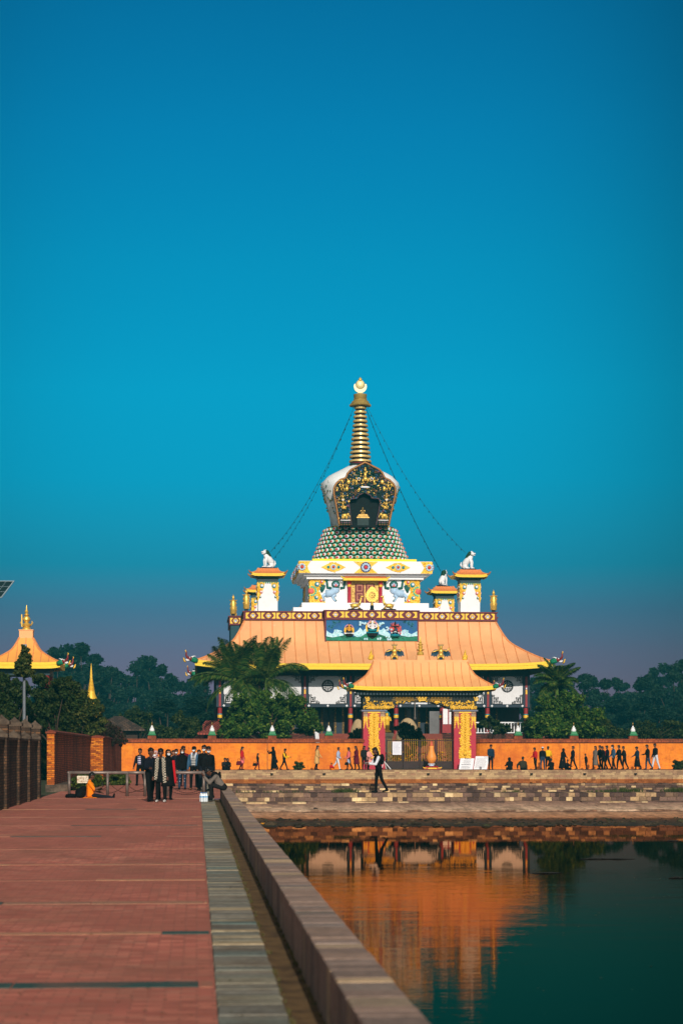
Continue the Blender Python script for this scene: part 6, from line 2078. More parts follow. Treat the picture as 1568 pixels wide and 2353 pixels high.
# tree at the right
cl, rt = vcl(bushy([(1290, 1640, 54, 44), (1250, 1660, 40, 34), (1335, 1660, 40, 34), (1300, 1608, 34, 26), (1270, 1680, 50, 20), (1350, 1685, 30, 18), (1225, 1680, 22, 24), (1265, 1618, 26, 24), (1320, 1622, 26, 24)], 4), 157, 3)
mk_tree('ficus_tree', 'big rounded dark green tree behind the wall, right of the temple', 'tree', rt, cl, 26000, .14, L_FICUS, True, 12)
for name, lab, items, Y, n, leaf in (('garden_shrub', 'small dark shrub on the terrace before the white railing', [(1120, 1660, 16, 12), (1140, 1666, 14, 10), (1105, 1668, 10, 8)], 158, 2600, L_DARK),
                              ('garden_shrub', 'low dark shrub close to the white railing end', [(1158, 1674, 16, 8), (1148, 1680, 14, 8)], 156, 1800, L_DARK),
                              ('garden_shrub', 'yellowish shrub left of the big right tree', [(1212, 1672, 14, 22), (1220, 1690, 14, 14)], 158, 2200, L_OLIVE),
                              ('garden_shrub', 'round dark shrub seen through the gateway', [(928, 1680, 20, 18), (955, 1686, 18, 16), (944, 1694, 26, 12), (966, 1700, 14, 12)], 155, 5200, L_DARK),
                              ('garden_shrub', 'feathery olive shrub behind the left gate pillar', [(822, 1684, 12, 14), (812, 1694, 14, 10)], 156, 1800, L_OLIVE),
                              ('garden_shrub', 'dark bushy thicket behind the wall left of the red roofed house', [(425, 1675, 24, 26), (395, 1686, 22, 16), (445, 1668, 20, 24), (412, 1650, 16, 18)], 158, 6000, L_DARK),
                              ('garden_shrub', 'dark thicket between the grey hut and the first wall finials', [(330, 1660, 26, 24), (360, 1680, 26, 18), (310, 1640, 20, 18), (290, 1660, 20, 20)], 175, 7000, L_DARK),
                              ('garden_shrub', 'dark undergrowth in the gap behind the piered wall', [(100, 1720, 16, 40), (112, 1690, 18, 24), (96, 1760, 12, 30), (80, 1700, 20, 24), (104, 1790, 10, 24)], 112, 7000, L_DARK),
                              ('garden_shrub', 'dark thicket at the far right behind the wall', [(1480, 1680, 40, 20), (1540, 1680, 40, 22), (1420, 1684, 30, 18), (1385, 1678, 22, 24)], 165, 7000, L_DARK)):
    cl, rt = vcl(bushy(items, len(lab)), Y, 1.5)
    mk_tree(name, lab, 'shrub', rt, cl, n, .11, leaf, True, len(lab), None, .06)
# left thickets over the old walls
for lab, items, Y, n, leaf, sz in (('dense dark tree at the left edge below the pavilion', [(15, 1610, 40, 46), (40, 1640, 40, 34), (-10, 1650, 40, 40), (10, 1570, 26, 22), (40, 1585, 24, 26)], 100, 15000, L_DARK, .085),
                          ('dark leaning tree in front of the pavilion eaves', [(110, 1600, 42, 40), (80, 1640, 40, 34), (140, 1590, 34, 32), (170, 1600, 26, 26), (120, 1650, 44, 30), (95, 1565, 18, 16), (150, 1566, 20, 14)], 104, 17000, L_DARK, .085),
                          ('olive green creeper tree spilling over the old brick wall', [(175, 1640, 40, 36), (205, 1660, 34, 30), (150, 1670, 34, 24), (222, 1630, 18, 20), (190, 1610, 24, 20), (215, 1680, 28, 18)], 112, 17000, L_OLIVE, .085)):
    cl, rt = vcl(bushy(items, len(lab)), Y, 1.6, 0)
    mk_tree('creeper_tree', lab, 'tree', rt, cl, n, sz, leaf, True, len(lab), None, .12)
cl, rt = vcl(bushy([(240, 1672, 30, 26), (262, 1688, 24, 20), (225, 1690, 30, 16), (275, 1700, 14, 12), (205, 1700, 20, 10), (250, 1705, 20, 10)], 9), 118, 1.2, 0)
mk_tree('creeper_shrub', 'dull purplish flowering creeper hanging over the end of the old wall', 'shrub', rt, cl, 9000, .07, L_BOUG, True, 5, None, .06)
cl, rt = vcl(bushy([(55, 1510, 14, 20), (52, 1535, 18, 14), (58, 1492, 8, 8), (62, 1548, 22, 10), (45, 1525, 12, 12)], 6), 92.7, .6, 0)
mk_tree('climbing_creeper', 'creeper wound round the top of the grey lamp post', 'climbing plant', rt, cl, 3600, .075, L_OLIVE, False, 8)
# clipped shrubs in front of the old wall
for lab, items, Y, n in (('larger clipped shrub behind the paper sign on the barrier', [(182, 1798, 20, 14), (206, 1792, 26, 16), (228, 1798, 18, 14), (175, 1812, 16, 10), (205, 1812, 26, 10), (190, 1784, 14, 8), (216, 1782, 16, 8)], 82, 9000),
                     ('smaller clipped shrub beside the walking crowd', [(262, 1790, 18, 14), (284, 1790, 18, 13), (272, 1800, 26, 8), (274, 1780, 14, 6)], 94, 6000)):
    cl, rt = vcl(bushy(items, len(lab), 8, .4), Y, 1.0, 0)
    mk_tree('clipped_shrub', lab, 'shrub', rt, cl, n, .05, L_HEDGE, True, len(lab), 'clipped shrubs by the old wall', .04)
# little bushes on the far path
for lab, vx, vy, r in (('round dry bush on the path against the orange wall', 687, 1759, 11), ('small dark bush on the path at the right edge', 1560, 1758, 14)):
    cl, rt = vcl(bushy([(vx, vy, r, r * .8), (vx, vy + 5, r * 1.1, r * .5)], 3), 143.6, .6, .2)
    mk_tree('path_bush', lab, 'bush', rt, cl, 3000, .06, L_OLIVE if vx < 900 else L_DARK, True, vx, None, .04)

# royal palms
def mk_palm(label, loc, h, fr, seed, nf=27, lean=0, leaf=None):
    t = thing('palm_tree', label, 'palm tree', loc)
    R = random.Random(seed)
    g = MB(); g.tube([(0, 0, 0), (.05, 0, h * .4), (lean * .5, 0, h * .8), (lean, 0, h - .9)], [.24, .2, .19, .16], 10)
    g.build('trunk', mat('palm trunk', S(112, 104, 92), .85, var=.3, vs=5), t, smooth=True)
    g = MB(); g.tube([(lean, 0, h - .95), (lean, 0, h - .3), (lean, 0, h + .1)], [.17, .15, .07], 9); g.build('crownshaft', mat('crownshaft green', S(96, 120, 50), .5), t, smooth=True)
    V, FA = [], []
    g = MB()
    for k in range(nf):
        az = 2 * pi * k / nf + R.uniform(-.25, .25)
        el = R.choice((1.4, 1.15, .85, .5, .2, -.1, -.3)) + R.uniform(-.12, .12)
        L = fr * R.uniform(.85, 1.1); droop = R.uniform(.9, 1.7) * (1.1 if el < .9 else .75)
        p = Vector((lean, 0, h)); pts = [p.copy()]; e = el
        N = 14
        for i in range(N):
            d = Vector((cos(az) * cos(e), sin(az) * cos(e), sin(e)))
            p = p + d * (L / N); pts.append(p.copy()); e -= droop / N * (.4 + 1.3 * i / N)
        g.tube(pts, [.045 * (1 - .85 * i / N) for i in range(N + 1)], 5)
        side = Vector((-sin(az), cos(az), 0))
        M_ = 40
        for j in range(2, M_):
            s_ = j / M_; i = min(int(s_ * N), N - 1); f = s_ * N - i
            q = pts[i].lerp(pts[i + 1], f); d = (pts[i + 1] - pts[i]).normalized()
            ln = L * .26 * (sin(pi * min(1, s_ * .9 + .12)) ** .6) * R.uniform(.85, 1.15)
            nrm = side.cross(d).normalized()
            for sgn in (-1, 1):
                for lift_ in (.35, -.15):
                    v = (side * sgn * .8 + d * .55 + nrm * (lift_ + R.uniform(-.25, .25)) * -sgn * 0 + Vector((0, 0, lift_ - .25))).normalized()
                    tip = q + v * ln + Vector((0, 0, -.18 * ln))
                    mid = q + v * ln * .5
                    w_ = d * .042
                    b = len(V); V += [tuple(q - w_), tuple(mid - w_ * 1.1 + Vector((0, 0, .02))), tuple(tip), tuple(mid + w_ * 1.1 + Vector((0, 0, .02)))]; FA.append((b, b + 1, b + 2, b + 3))
    fr_ = npmesh('fronds', np.array(V), np.array(FA), leaf or L_PALM, t)
    g.build('frond_stalks', mat('stalk green', S(88, 104, 44), .5), t)
    return t
YP = 155
for lab, vx, vy, fr, sd, Yp in (('taller left palm in front of the temple roof with drooping fronds', 540, 1562, 4.0, 5, 160.5), ('right one of the two palms before the temple, beside the white curtain', 612, 1560, 4.0, 9, 160), ('palm rising behind the big tree right of the temple', 1278, 1572, 2.5, 13, 165)):
    p = at(vx, vy, Yp)
    mk_palm(lab, (p.x, Yp, .1), p.z - .1, fr, sd)
# flower bed behind the gate
R = random.Random(23); g = MB()
for _ in range(260):
    x = GX + R.uniform(-2.4, 2.4); z = R.uniform(.3, 1.5)
    g.ell((x, 151.5 + R.uniform(-.4, .8), z), (.09, .09, .07), R.choice((0, 0, 0, 1, 1, 2)) if z > .9 else R.choice((0, 0, 3)), low=True)
tag(g.build('flower_bed_foliage', [mat('flowerbed green', S(40, 62, 22), .8), mat('marigold', S(220, 150, 30), .7), mat('flower red', S(170, 40, 40), .7), mat('pot brown', S(110, 56, 36), .8)]), kind='stuff')

# ------------------------------------------------------------------ air
HZ = bpy.data.materials.new('haze air'); HZ.use_nodes = True
ht = HZ.node_tree; ht.nodes.clear()
hv = ht.nodes.new('ShaderNodeVolumePrincipled'); ho = ht.nodes.new('ShaderNodeOutputMaterial')
hv.inputs['Color'].default_value = (.05, .46, .56, 1); hv.inputs['Density'].default_value = .00055
try: hv.inputs['Anisotropy'].default_value = .0
except Exception: pass
ht.links.new(hv.outputs[0], ho.inputs['Volume'])
if HAZE if 'HAZE' in globals() else True:
    g = MB(); g.box(-260, 320, -90, 430, -4, 42); tag(g.build('haze', HZ), kind='stuff')
# ------------------------------------------------------------------ people
SK = [mat('skin brown %s' % n, c, .55, var=.06, bump=0) for n, c in (('warm', S(120, 76, 54)), ('deep', S(92, 58, 42)), ('light', S(158, 110, 84)))]
HAIR = mat('black hair', (.006, .005, .005), .45, var=.3, vs=20)
def cloth(name, r, g_, b, var=.2): return mat('cloth ' + name, S(r, g_, b), .85, var=var, vs=5, bump=.25, bs=14, spec=.15)
CB = cloth('black', 10, 10, 12, .35); CN = cloth('navy', 14, 17, 28, .3); CJ = cloth('jeans', 38, 58, 78, .3); CJD = cloth('dark jeans', 20, 25, 34, .3); CG = cloth('charcoal', 26, 25, 25, .3)
CR = cloth('red', 190, 26, 34); CWN = cloth('maroon', 96, 16, 34); CPK = cloth('pink', 226, 150, 140); CW = cloth('white', 205, 206, 214, .08); CYL = cloth('yellow', 232, 180, 20); CBG = cloth('beige', 206, 160, 96); CLB = cloth('pale blue', 168, 178, 204); COR = cloth('orange', 244, 130, 14, .12)
CGY = cloth('grey', 108, 98, 90); COL_ = cloth('olive', 52, 48, 34); CDN = cloth('denim', 52, 86, 112, .25); CCO = cloth('coral', 226, 110, 110); CTQ = cloth('teal blue', 22, 44, 62)
SHOE = cloth('shoe black', 14, 13, 14); SHW = cloth('shoe white', 190, 186, 180)
def pattern(name, kind, a, b, f):
    t = NT(name)
    if kind == 'stripe':
        sp_ = t.n('ShaderNodeSeparateXYZ'); t.l(t.co(), sp_.inputs[0])
        w_ = t.math('SINE', t.math('MULTIPLY', sp_.outputs[2], f))
        col = t.ramp(w_, [(.0, a), (.3, b)], 'CONSTANT')
    else:
        c = t.n('ShaderNodeTexChecker'); c.inputs['Scale'].default_value = f; c.inputs[1].default_value = (*a, 1); c.inputs[2].default_value = (*b, 1)
        t.l(t.co(), c.inputs[0]); col = c.outputs[0]
    t.set(col=col, rough=.9, spec=.1)
    return t.mat
STR1 = pattern('white violet stripes', 'stripe', S(190, 186, 200), S(46, 40, 92), 62)
STR2 = pattern('black white stripes', 'stripe', S(176, 176, 172), S(16, 16, 18), 95)
CHK = pattern('black white check', 'check', S(186, 176, 156), S(24, 24, 26), 24)
FLO = pattern('red white flecks', 'check', S(206, 190, 186), S(150, 26, 40), 26)

PEOPLE = []
def caps(g, a, b, r0, r1, n=10):
    a, b = Vector(a), Vector(b)
    d = b - a
    if d.length < 1e-4: d = Vector((0, 0, 1e-3))
    u = d.normalized()
    pts, rs = [], []
    for q in (-1, -.8, -.4): pts.append(a + u * (q * r0)); rs.append(r0 * sqrt(max(1 - q * q, .02)))
    pts += [a, b]; rs += [r0, r1]
    for q in (.4, .8, 1): pts.append(b + u * (q * r1)); rs.append(r1 * sqrt(max(1 - q * q, .02)))
    g.tube(pts, rs, n)

def person(label, pos, H, yaw, skin=0, top=CB, bot=CB, shoe=SHOE, legs=((4, 6), (-4, 2)), arms=((5, 8, 12), (-3, 8, 10)), lean=2, head=(0, 0), hair='short', bulk=1.1, seat=None, splay=4, vox=.03, near=False, dress=None, mask=False, group=None, cap=None, sleeves=None, extra=None, vest=None, female=False, bare=False):
    k = H / 1.72
    C = []   # capsules: a, b, r0, r1, label
    def cp(a, b, r0, r1, lab): C.append((Vector(a), Vector(b), r0, r1, lab))
    hipz = .90
    lr = Matrix.Rotation(radians(lean), 3, 'X')
    piv = Vector((0, 0, hipz))
    def U(x, y, z): return piv + lr @ (Vector((x, y, z)) - piv)
    sh = .165 if female else .185
    cp((-.07, .01, .93), (.07, .01, .93), .118, .118, 'bot')
    for s in (-1, 1):
        cp(U(s * .055, .0, 1.0), U(s * .075, .0, 1.27), .098 * bulk, .112 * bulk, 'top')
    cp(U(-sh + .07, .01, 1.325), U(sh - .07, .01, 1.325), .082 * bulk, .082 * bulk, 'top')
    for s in (-1, 1): cp(U(s * .03, .015, 1.42), U(s * (sh - .03), .01, 1.36), .058, .05 * bulk, 'top')
    nk = U(0, .01, 1.44)
    hr = Matrix.Rotation(radians(lean * .5 + head[0]), 3, 'X')
    hz = Matrix.Rotation(radians(head[1]), 3, 'Z')
    hc = nk + hr @ hz @ Vector((0, -.02, .165))
    cp(nk, nk.lerp(hc, .6), .055, .05, 'skin')
    def Hd(x, y, z): return hc + hr @ hz @ Vector((x, y, z))
    cp(Hd(0, .012, .03), Hd(0, -.012, .015), .09, .088, 'skin')
    cp(Hd(0, -.02, -.03), Hd(0, -.035, -.07), .07, .05, 'skin')
    if near:
        cp(Hd(0, -.10, .0), Hd(0, -.112, -.028), .012, .017, 'skin')
        for s in (-1, 1): cp(Hd(s * .088, .01, .01), Hd(s * .09, .012, -.025), .018, .014, 'skin')
    hands = []
    for s, (sw, ab, el) in zip((-1, 1), arms):
        S0 = U(s * sh, .01, 1.352)
        def ad(a, b_): 
            v = Vector((s * sin(radians(b_)), -sin(radians(a)) * cos(radians(b_)), -cos(radians(a)) * cos(radians(b_))))
            return v
        E = S0 + ad(sw + lean * .3, ab) * .29
        inn = -6 if el > 40 else 2
        W = E + ad(sw + el + lean * .3, inn) * .245
        hd_ = (W - E).normalized()
        cp(S0, E, .058 * bulk, .05 * bulk, 'sleeve'); cp(E, W, .05 * bulk, .036 * bulk, 'skin' if bare else 'sleeve')
        cp(W + hd_ * .02, W + hd_ * .075, .03, .034, 'skin')
        hands.append((W + hd_ * .03, hd_, s))
    feet = []
    tb = 1.2 if not near else 1.12
    for s, (hp, kn) in zip((-1, 1), legs):
        Hj = Vector((s * .09, 0, hipz))
        sp_ = sin(radians(splay)) * s
        d1 = Vector((sp_, -sin(radians(hp)), -cos(radians(hp)))).normalized()
        K = Hj + d1 * .43
        a2 = hp - kn
        d2 = Vector((sp_ * (.3 if seat is None else -.4), -sin(radians(a2)), -cos(radians(a2)))).normalized()
        A = K + d2 * .41
        cp(Hj, K, .086 * tb, .062 * tb, 'bot'); cp(K, A, .06 * tb, .046 * tb, 'bot')
        fa = max(-50, min(60, a2 * .7)) if seat is None else 0
        f = Vector((0, -cos(radians(fa)), -sin(radians(-fa)) if False else sin(radians(fa)) * .6)).normalized()
        heel = A + Vector((0, .03, -.045)); toe = heel + f * .2
        if seat == 'ground' and abs(a2) > 60: toe = heel + Vector((0, -.06, .18))
        cp(heel, toe, .045, .036, 'shoe')
        feet.append(min(heel.z, toe.z) - .042)
    base = min(feet)
    if seat == 'ground': base = hipz + .03 - .118 - .0
    if isinstance(seat, float): base = hipz + .03 - .118 - seat / k
    for c in C:
        c[0].z -= base; c[1].z -= base
    shift = Vector((0, 0, -base))
    t = thing('person', label, 'person', pos, yaw, group, k)
    g = MB()
    for a, b, r0, r1, lab in C: caps(g, a, b, r0, r1)
    me = bpy.data.meshes.new('body'); me.from_pydata(g.v, [], g.f)
    ob = bpy.data.objects.new('body', me); link(ob, t)
    md = ob.modifiers.new('r', 'REMESH'); md.mode = 'VOXEL'; md.voxel_size = vox; md.use_smooth_shade = True
    sm = ob.modifiers.new('s', 'SMOOTH'); sm.factor = .5; sm.iterations = 3
    mats = {'skin': SK[skin], 'top': top, 'sleeve': sleeves or top, 'bot': bot, 'shoe': shoe}
    # unequal fingers and a thumb on each hand, and the face
    g2 = MB()
    for W, d, s in hands:
        W = W + shift
        side = d.cross(Vector((0, 1, 0))); side = side.normalized() if side.length > .1 else Vector((1, 0, 0))
        nrm = side.cross(d).normalized()
        for j, L in enumerate((.062, .075, .08, .07)):
            o = W + d * .055 + side * ((j - 1.5) * .016)
            g2.tube([o, o + d * L * .5 + nrm * .006, o + d * L * .85 + nrm * .024], [.0095, .009, .007], 5, 0)
        o = W + d * .02 + side * .028 * -s
        g2.tube([o, o + d * .03 + side * .02 * -s, o + d * .058 + side * .022 * -s], [.012, .011, .008], 5, 0)
    if near:
        for s in (-1, 1):
            g2.ell(Hd(s * .034, -.092, .018) + shift, (.015, .009, .009), 1)
            g2.ell(Hd(s * .034, -.092, .038) + shift, (.022, .008, .005), 1)
        g2.ell(Hd(0, -.086, -.058) + shift, (.024, .01, .008), 2)
    PEOPLE.append((ob, C, mats, g2, skin))
    # hair and clothing are parts of the person
    def HP(x, y, z): return Hd(x, y, z) + shift
    def HE(g, c, r): g.ell(HP(*c), r, rot=hr @ hz)
    g = MB()
    if hair in ('short', 'long', 'bun', 'bob'):
        HE(g, (0, .026, .058), (.1, .108, .1)); HE(g, (0, -.05, .1), (.078, .055, .04)); HE(g, (0, .06, -.02), (.085, .05, .07))
        if near:
            R = random.Random(len(label))
            for _ in range(16):
                a = R.uniform(0, 2 * pi); e = R.uniform(.2, 1.4); g.ell(HP(.088 * cos(a) * cos(e), .03 + .09 * sin(a) * cos(e), .06 + .09 * sin(e)), (.03, .03, .026), low=True)
        if hair == 'long':
            HE(g, (0, .09, -.08), (.095, .045, .14)); g.ell(U(0, .12, 1.3) + shift, (.1, .04, .16))
        if hair == 'bun': HE(g, (0, .12, .04), (.045, .04, .045))
        if hair == 'bob': HE(g, (0, .05, -.05), (.105, .075, .09))
        g.build('hair', HAIR, t, smooth=True)
    elif hair and hair.startswith('scarf'):
        m_ = {'scarf_black': CB, 'scarf_flower': FLO, 'scarf_maroon': CWN}[hair]
        HE(g, (0, .03, .035), (.108, .112, .108)); HE(g, (0, .035, -.06), (.105, .09, .09)); HE(g, (0, -.03, -.115), (.08, .07, .04))
        for s in (-1, 1): HE(g, (s * .075, -.04, -.01), (.03, .045, .1))
        g.ell(U(0, .02, 1.40) + shift, (.165, .125, .09)); g.ell(U(0, -.09, 1.28) + shift, (.09, .05, .13))
        g.build('headscarf', m_, t, smooth=True)
    if cap:
        g = MB(); HE(g, (0, .01, .07), (.1, .11, .075)); HE(g, (0, -.115, .05), (.07, .05, .014)); g.build('cap', cap, t, smooth=True)
        if hair is None:
            g = MB(); HE(g, (0, .05, .0), (.092, .07, .06)); g.build('hair', HAIR, t, smooth=True)
    if mask:
        g = MB(); HE(g, (0, -.075, -.038), (.062, .042, .048)); 
        for s in (-1, 1): g.tube([HP(s * .055, -.07, -.03), HP(s * .09, -.01, .0)], .004, 4)
        g.build('face_mask', mat('mask white', (.72, .76, .78), .8, var=.03, bump=0), t, smooth=True)
    if dress:
        m_, ztop, zhem, rt, rb = dress[:5]
        g = MB(); rs = []
        for j in range(9):
            f = j / 8; z = ztop + (zhem - ztop) * f; r = rt + (rb - rt) * f ** .8
            y0 = 0
            row = []
            for q in range(22):
                a = 2 * pi * q / 22; w_ = 1 + .06 * sin(a * 5 + 1.3) * f
                p = Vector((r * cos(a) * w_, r * .78 * sin(a) * w_, z))
                if z > hipz: p = piv + lr @ (p - piv)
                row.append(p + shift)
            rs.append(row)
        g.rings(rs); g.build(dress[5] if len(dress) > 5 else 'skirt', m_, t, smooth=True)
    if vest:
        m_, z0, z1, hw, nm = vest
        g = MB(); rs = []
        for j in range(9):
            z = z0 + (z1 - z0) * j / 8; row = []
            for q in range(9):
                u = -1 + q / 4; row.append(U(u * hw, -(.112 * bulk + .022 - .02 * u * u), z) + shift)
            rs.append(row)
        g.rings(rs, cap=False, closed=False); g.build(nm, m_, t, smooth=True)
    if extra: extra(t, U, HP, shift, hands)
    return t

def scarf(m_, zl, zr, wdt=.055):
    def f(t, U, HP, shift, hands):
        g = MB()
        for s, z in ((-1, zl), (1, zr)):
            rs = []
            for j in range(15):
                q = j / 14
                zc = 1.45 - max(0, q - .15) / .85 * (1.45 - z)
                yc = .06 - .2 * min(1, q / .2) - .0
                xc = s * (.07 + .06 * min(1, q * 2.2)) * (1 + .12 * sin(q * 9))
                rs.append([U(xc - wdt * (1 if q > .15 else .6), yc - .012, zc) + shift, U(xc + wdt, yc + .02, zc) + shift, U(xc + wdt, yc + .035, zc) + shift, U(xc - wdt, yc + .005, zc) + shift])
            g.rings(rs)
        g.ell(U(0, .07, 1.45) + shift, (.12, .05, .05))
        g.build('scarf', m_, t)
    return f

def at0(vx, Y, z=0): return (XX(vx, Y), Y, z)
PF = radians
GRP = 'people gathered by the pipe barriers'
W1, W2 = ((12, 8), (-12, 14)), ((-10, 12), (13, 8))
near = dict(vox=.017, near=True, group=GRP)
person('man in dark jacket over a violet striped sweater walking up alone', at0(322, 92.5), 1.70, PF(-18), 0, CN, CB, legs=((12, 10), (-12, 14)), arms=((18, 8, 20), (-16, 8, 14)), vest=(STR1, 1.0, 1.38, .075, 'striped_sweater'), bulk=1.14, **near)
person('slim young man in black jacket, left in the front pair', at0(345.5, 63.8), 1.70, PF(26), 1, CN, CB, legs=((14, 6), (-10, 16)), arms=((12, 6, 80), (-8, 8, 18)), bulk=1.14, mask=False, head=(5, 10), **near)
person('woman in a red and white patterned headscarf behind the front pair', at0(357, 66.5), 1.62, PF(-20), 2, CB, CB, hair='scarf_flower', female=True, mask=True, **near)
person('boy in black with a checked scarf hanging down his front', at0(370, 63.2), 1.68, PF(-10), 1, CB, CB, SHW, legs=((3, 4), (4, 5)), arms=((4, 10, 14), (2, 8, 16)), bulk=1.12, head=(16, 8), dress=(CB, 1.1, .62, .17, .2, 'long_coat'), extra=scarf(CHK, .72, .62), **near)
def shawl(t, U, HP, shift, hands):
    g = MB(); rs = []
    for j in range(10):
        q = j / 9; z = 1.36 - .8 * q
        rs.append([U(.10 + .10 * q, -.15, z) + shift, U(.2 + .08 * q, -.12, z) + shift, U(.235 + .07 * q, .02, z) + shift, U(.16 + .07 * q, .0, z) + shift])
    g.rings(rs); g.build('red_shawl', CR, t, smooth=True)
person('masked woman in black with a red shawl over her arm', at0(386, 65.8), 1.66, PF(15), 2, CB, CB, hair='scarf_black', female=True, mask=True, legs=((10, 6), (-6, 12)), dress=(CB, 1.05, .45, .17, .25, 'long_dress'), extra=shawl, **near)
person('woman in grey coat far behind the crowd', at0(398, 100), 1.60, PF(10), 2, CGY, CB, hair='bob', female=True, dress=(CGY, 1.1, .6, .17, .21, 'coat'), **near)
person('far walker in dark clothes and white mask behind the barrier', at0(405, 97), 1.66, PF(-5), 0, CN, CB, mask=True, **near)
def rips(t, U, HP, shift, hands):
    g = MB(); R = random.Random(3)
    for s in (-1, 1):
        for z in (.66, .48, .36): g.ell(Vector((s * .1 + R.uniform(-.02, .02), -.085 - (.03 if s < 0 else 0), z)), (.03, .02, .016), low=True)
    g.build('torn_patch', CW, t)
person('masked woman in black headscarf, ripped jeans and black white sneakers', at0(418.5, 83), 1.70, PF(3), 2, CB, CJ, SHOE, legs=((5, 4), (-2, 3)), hair='scarf_black', female=True, mask=True, bulk=1.2, dress=(CB, 1.25, .84, .19, .2, 'puffer_jacket'), extra=rips, **near)
person('tall man in maroon jacket walking behind the woman in ripped jeans', at0(421, 90), 1.80, PF(16), 0, CWN, CB, cloth('maroon shoe', 70, 22, 30), legs=((8, 6), (-10, 14)), bulk=1.15, **near)
def hood(t, U, HP, shift, hands):
    g = MB()
    for s in (-1, 1): g.tube([U(s * .05, .08, 1.46) + shift, U(s * .1, -.02, 1.45) + shift, U(s * .075, -.13, 1.36) + shift, U(s * .085, -.15, 1.2) + shift], [.04, .045, .03, .015], 6)
    g.build('white_hood', CW, t, smooth=True)
person('masked man in denim jacket over striped shirt, wearing a black cap', at0(446, 82), 1.78, PF(-14), 1, CDN, CB, cloth('tan shoe', 120, 80, 56), legs=((4, 3), (-4, 6)), arms=((4, 10, 14), (2, 10, 12)), hair=None, cap=CB, mask=True, bulk=1.2, vest=(STR2, .96, 1.4, .085, 'striped_shirt'), extra=hood, **near)
person('masked man in black, taller one at the right end of the barrier', at0(469, 80.5), 1.82, PF(-28), 0, CB, CJD, legs=((12, 6), (-9, 14)), head=(0, 20), mask=True, bulk=1.25, **near)
person('masked man in black padded jacket and jeans behind the squatting man', at0(478, 78.2), 1.76, PF(18), 0, CB, CJD, head=(10, -14), legs=((6, 4), (-2, 6)), mask=True, bulk=1.25, **near)
person('person half hidden between denim jacket man and the men in black', at0(457, 88), 1.62, 0, 2, CB, CB, hair='bob', **near)
# the squatting man on the kerb end, head on his arms, facing the promenade
def darkscarf(t, U, HP, shift, hands):
    g = MB(); g.ell(U(0, .02, 1.42) + shift, (.2, .13, .1)); g.ell(U(0, .1, 1.25) + shift, (.17, .06, .2)); g.build('dark_shawl', CB, t, smooth=True)
person('man in grey sweater sitting hunched on the end of the kerb wall', at0(513, 63.6), 1.72, PF(-90), 1, CGY, CG, legs=((112, 118), (104, 106)), arms=((38, 5, 92), (32, 5, 98)), lean=36, head=(42, 0), seat=.37, splay=6, bulk=1.18, extra=darkscarf, vox=.017, near=True)
def phone(t, U, HP, shift, hands):
    pass
kt = person('person in orange shirt sitting on the paving and reading a phone', at0(208, 69.3), 1.66, PF(90), 1, COR, CJD, legs=((86, 4), (84, 10)), arms=((38, 8, 72), (30, 5, 40)), lean=-2, head=(22, 0), seat='ground', splay=7, bulk=1.2, vox=.017, near=True, bare=True, dress=(COR, 1.3, .85, .17, .2, 'orange_shirt'))
def armful(t, U, HP, shift, hands):
    g = MB(); g.ell(U(0, .2, 1.25) + shift, (.15, .1, .22)); g.ell(U(0, -.02, 1.44) + shift, (.13, .12, .05)); g.build('red_neckerchief_pack', [CB], t, smooth=True)
person('long haired walker in black vest and white sleeves on the lower stone ledge', at0(869, 76.7, 0), 1.74, PF(-78), 1, CB, CB, legs=((7, 6), (-13, 16)), arms=((30, 6, 60), (22, 6, 70)), lean=9, head=(14, 0), hair='long', bulk=1.12, sleeves=CW, vox=.017, near=True, extra=armful)

# ------------------------------------------------------------------ walkers along the orange wall
WG = 'people along the orange wall'
def far(label, vx, H, yaw, top, bot, Y=143, z=.2, **kw):
    R = random.Random(int(vx * 7)); q = R.uniform(.35, 1.15)
    L = kw.get('legs', W1)
    if 'seat' not in kw: kw['legs'] = tuple((a * q, b * R.uniform(.7, 1.5)) for a, b in L)
    kw.setdefault('arms', ((R.uniform(-14, 24), R.uniform(5, 14), R.uniform(8, 60)), (R.uniform(-18, 20), R.uniform(5, 14), R.uniform(8, 50))))
    kw.setdefault('lean', R.uniform(-1, 7)); kw.setdefault('head', (R.uniform(-4, 18), R.uniform(-25, 25)))
    yaw += R.uniform(-12, 12); kw.setdefault('vox', .034); kw.setdefault('bulk', 1.26)
    return person(label, at0(vx, Y, z), H, PF(yaw), kw.pop('skin', 0), top, bot, group=WG, **kw)
SIT = dict(legs=((100, 112), (96, 108)), seat='ground', arms=((30, 10, 60), (30, 10, 60)), lean=14)
far('couple member with covered head sitting on the far bank edge', 515, 1.66, 15, CG, CB, 139.4, .23, **SIT)
far('dark headscarf figure leaning on its partner on the far bank edge', 523.5, 1.62, -10, CB, CB, 139.4, .23, hair='scarf_black', **SIT)
far('woman in red jacket and pink dress carrying a dark bag', 556, 1.66, 75, CR, CWN, hair='long', female=True, dress=(CCO, 1.0, .48, .16, .22, 'pink_dress'), skin=2)
far('small girl in black top and maroon trousers', 592, 1.2, 80, CB, CWN, hair='long', female=True)
far('woman in a long black robe holding up a camera', 629, 1.68, -60, CB, CB, hair='scarf_black', female=True, arms=((60, 6, 80), (55, 6, 75)), dress=(CB, 1.2, .06, .18, .27, 'robe'))
far('youth in black jacket with yellow sleeves walking right', 652.5, 1.56, 80, CB, CB, sleeves=CYL, arms=((20, 6, 40), (30, 6, 50)), legs=((22, 6), (-20, 12)))
far('woman in a long beige coat', 727.5, 1.74, 60, CBG, CB, hair='long', female=True, skin=2, dress=(CBG, 1.25, .42, .17, .24, 'coat'))
far('small child in orange red sitting at the wall foot', 759.5, 1.0, 20, CR, COR, 143, .2, **SIT)
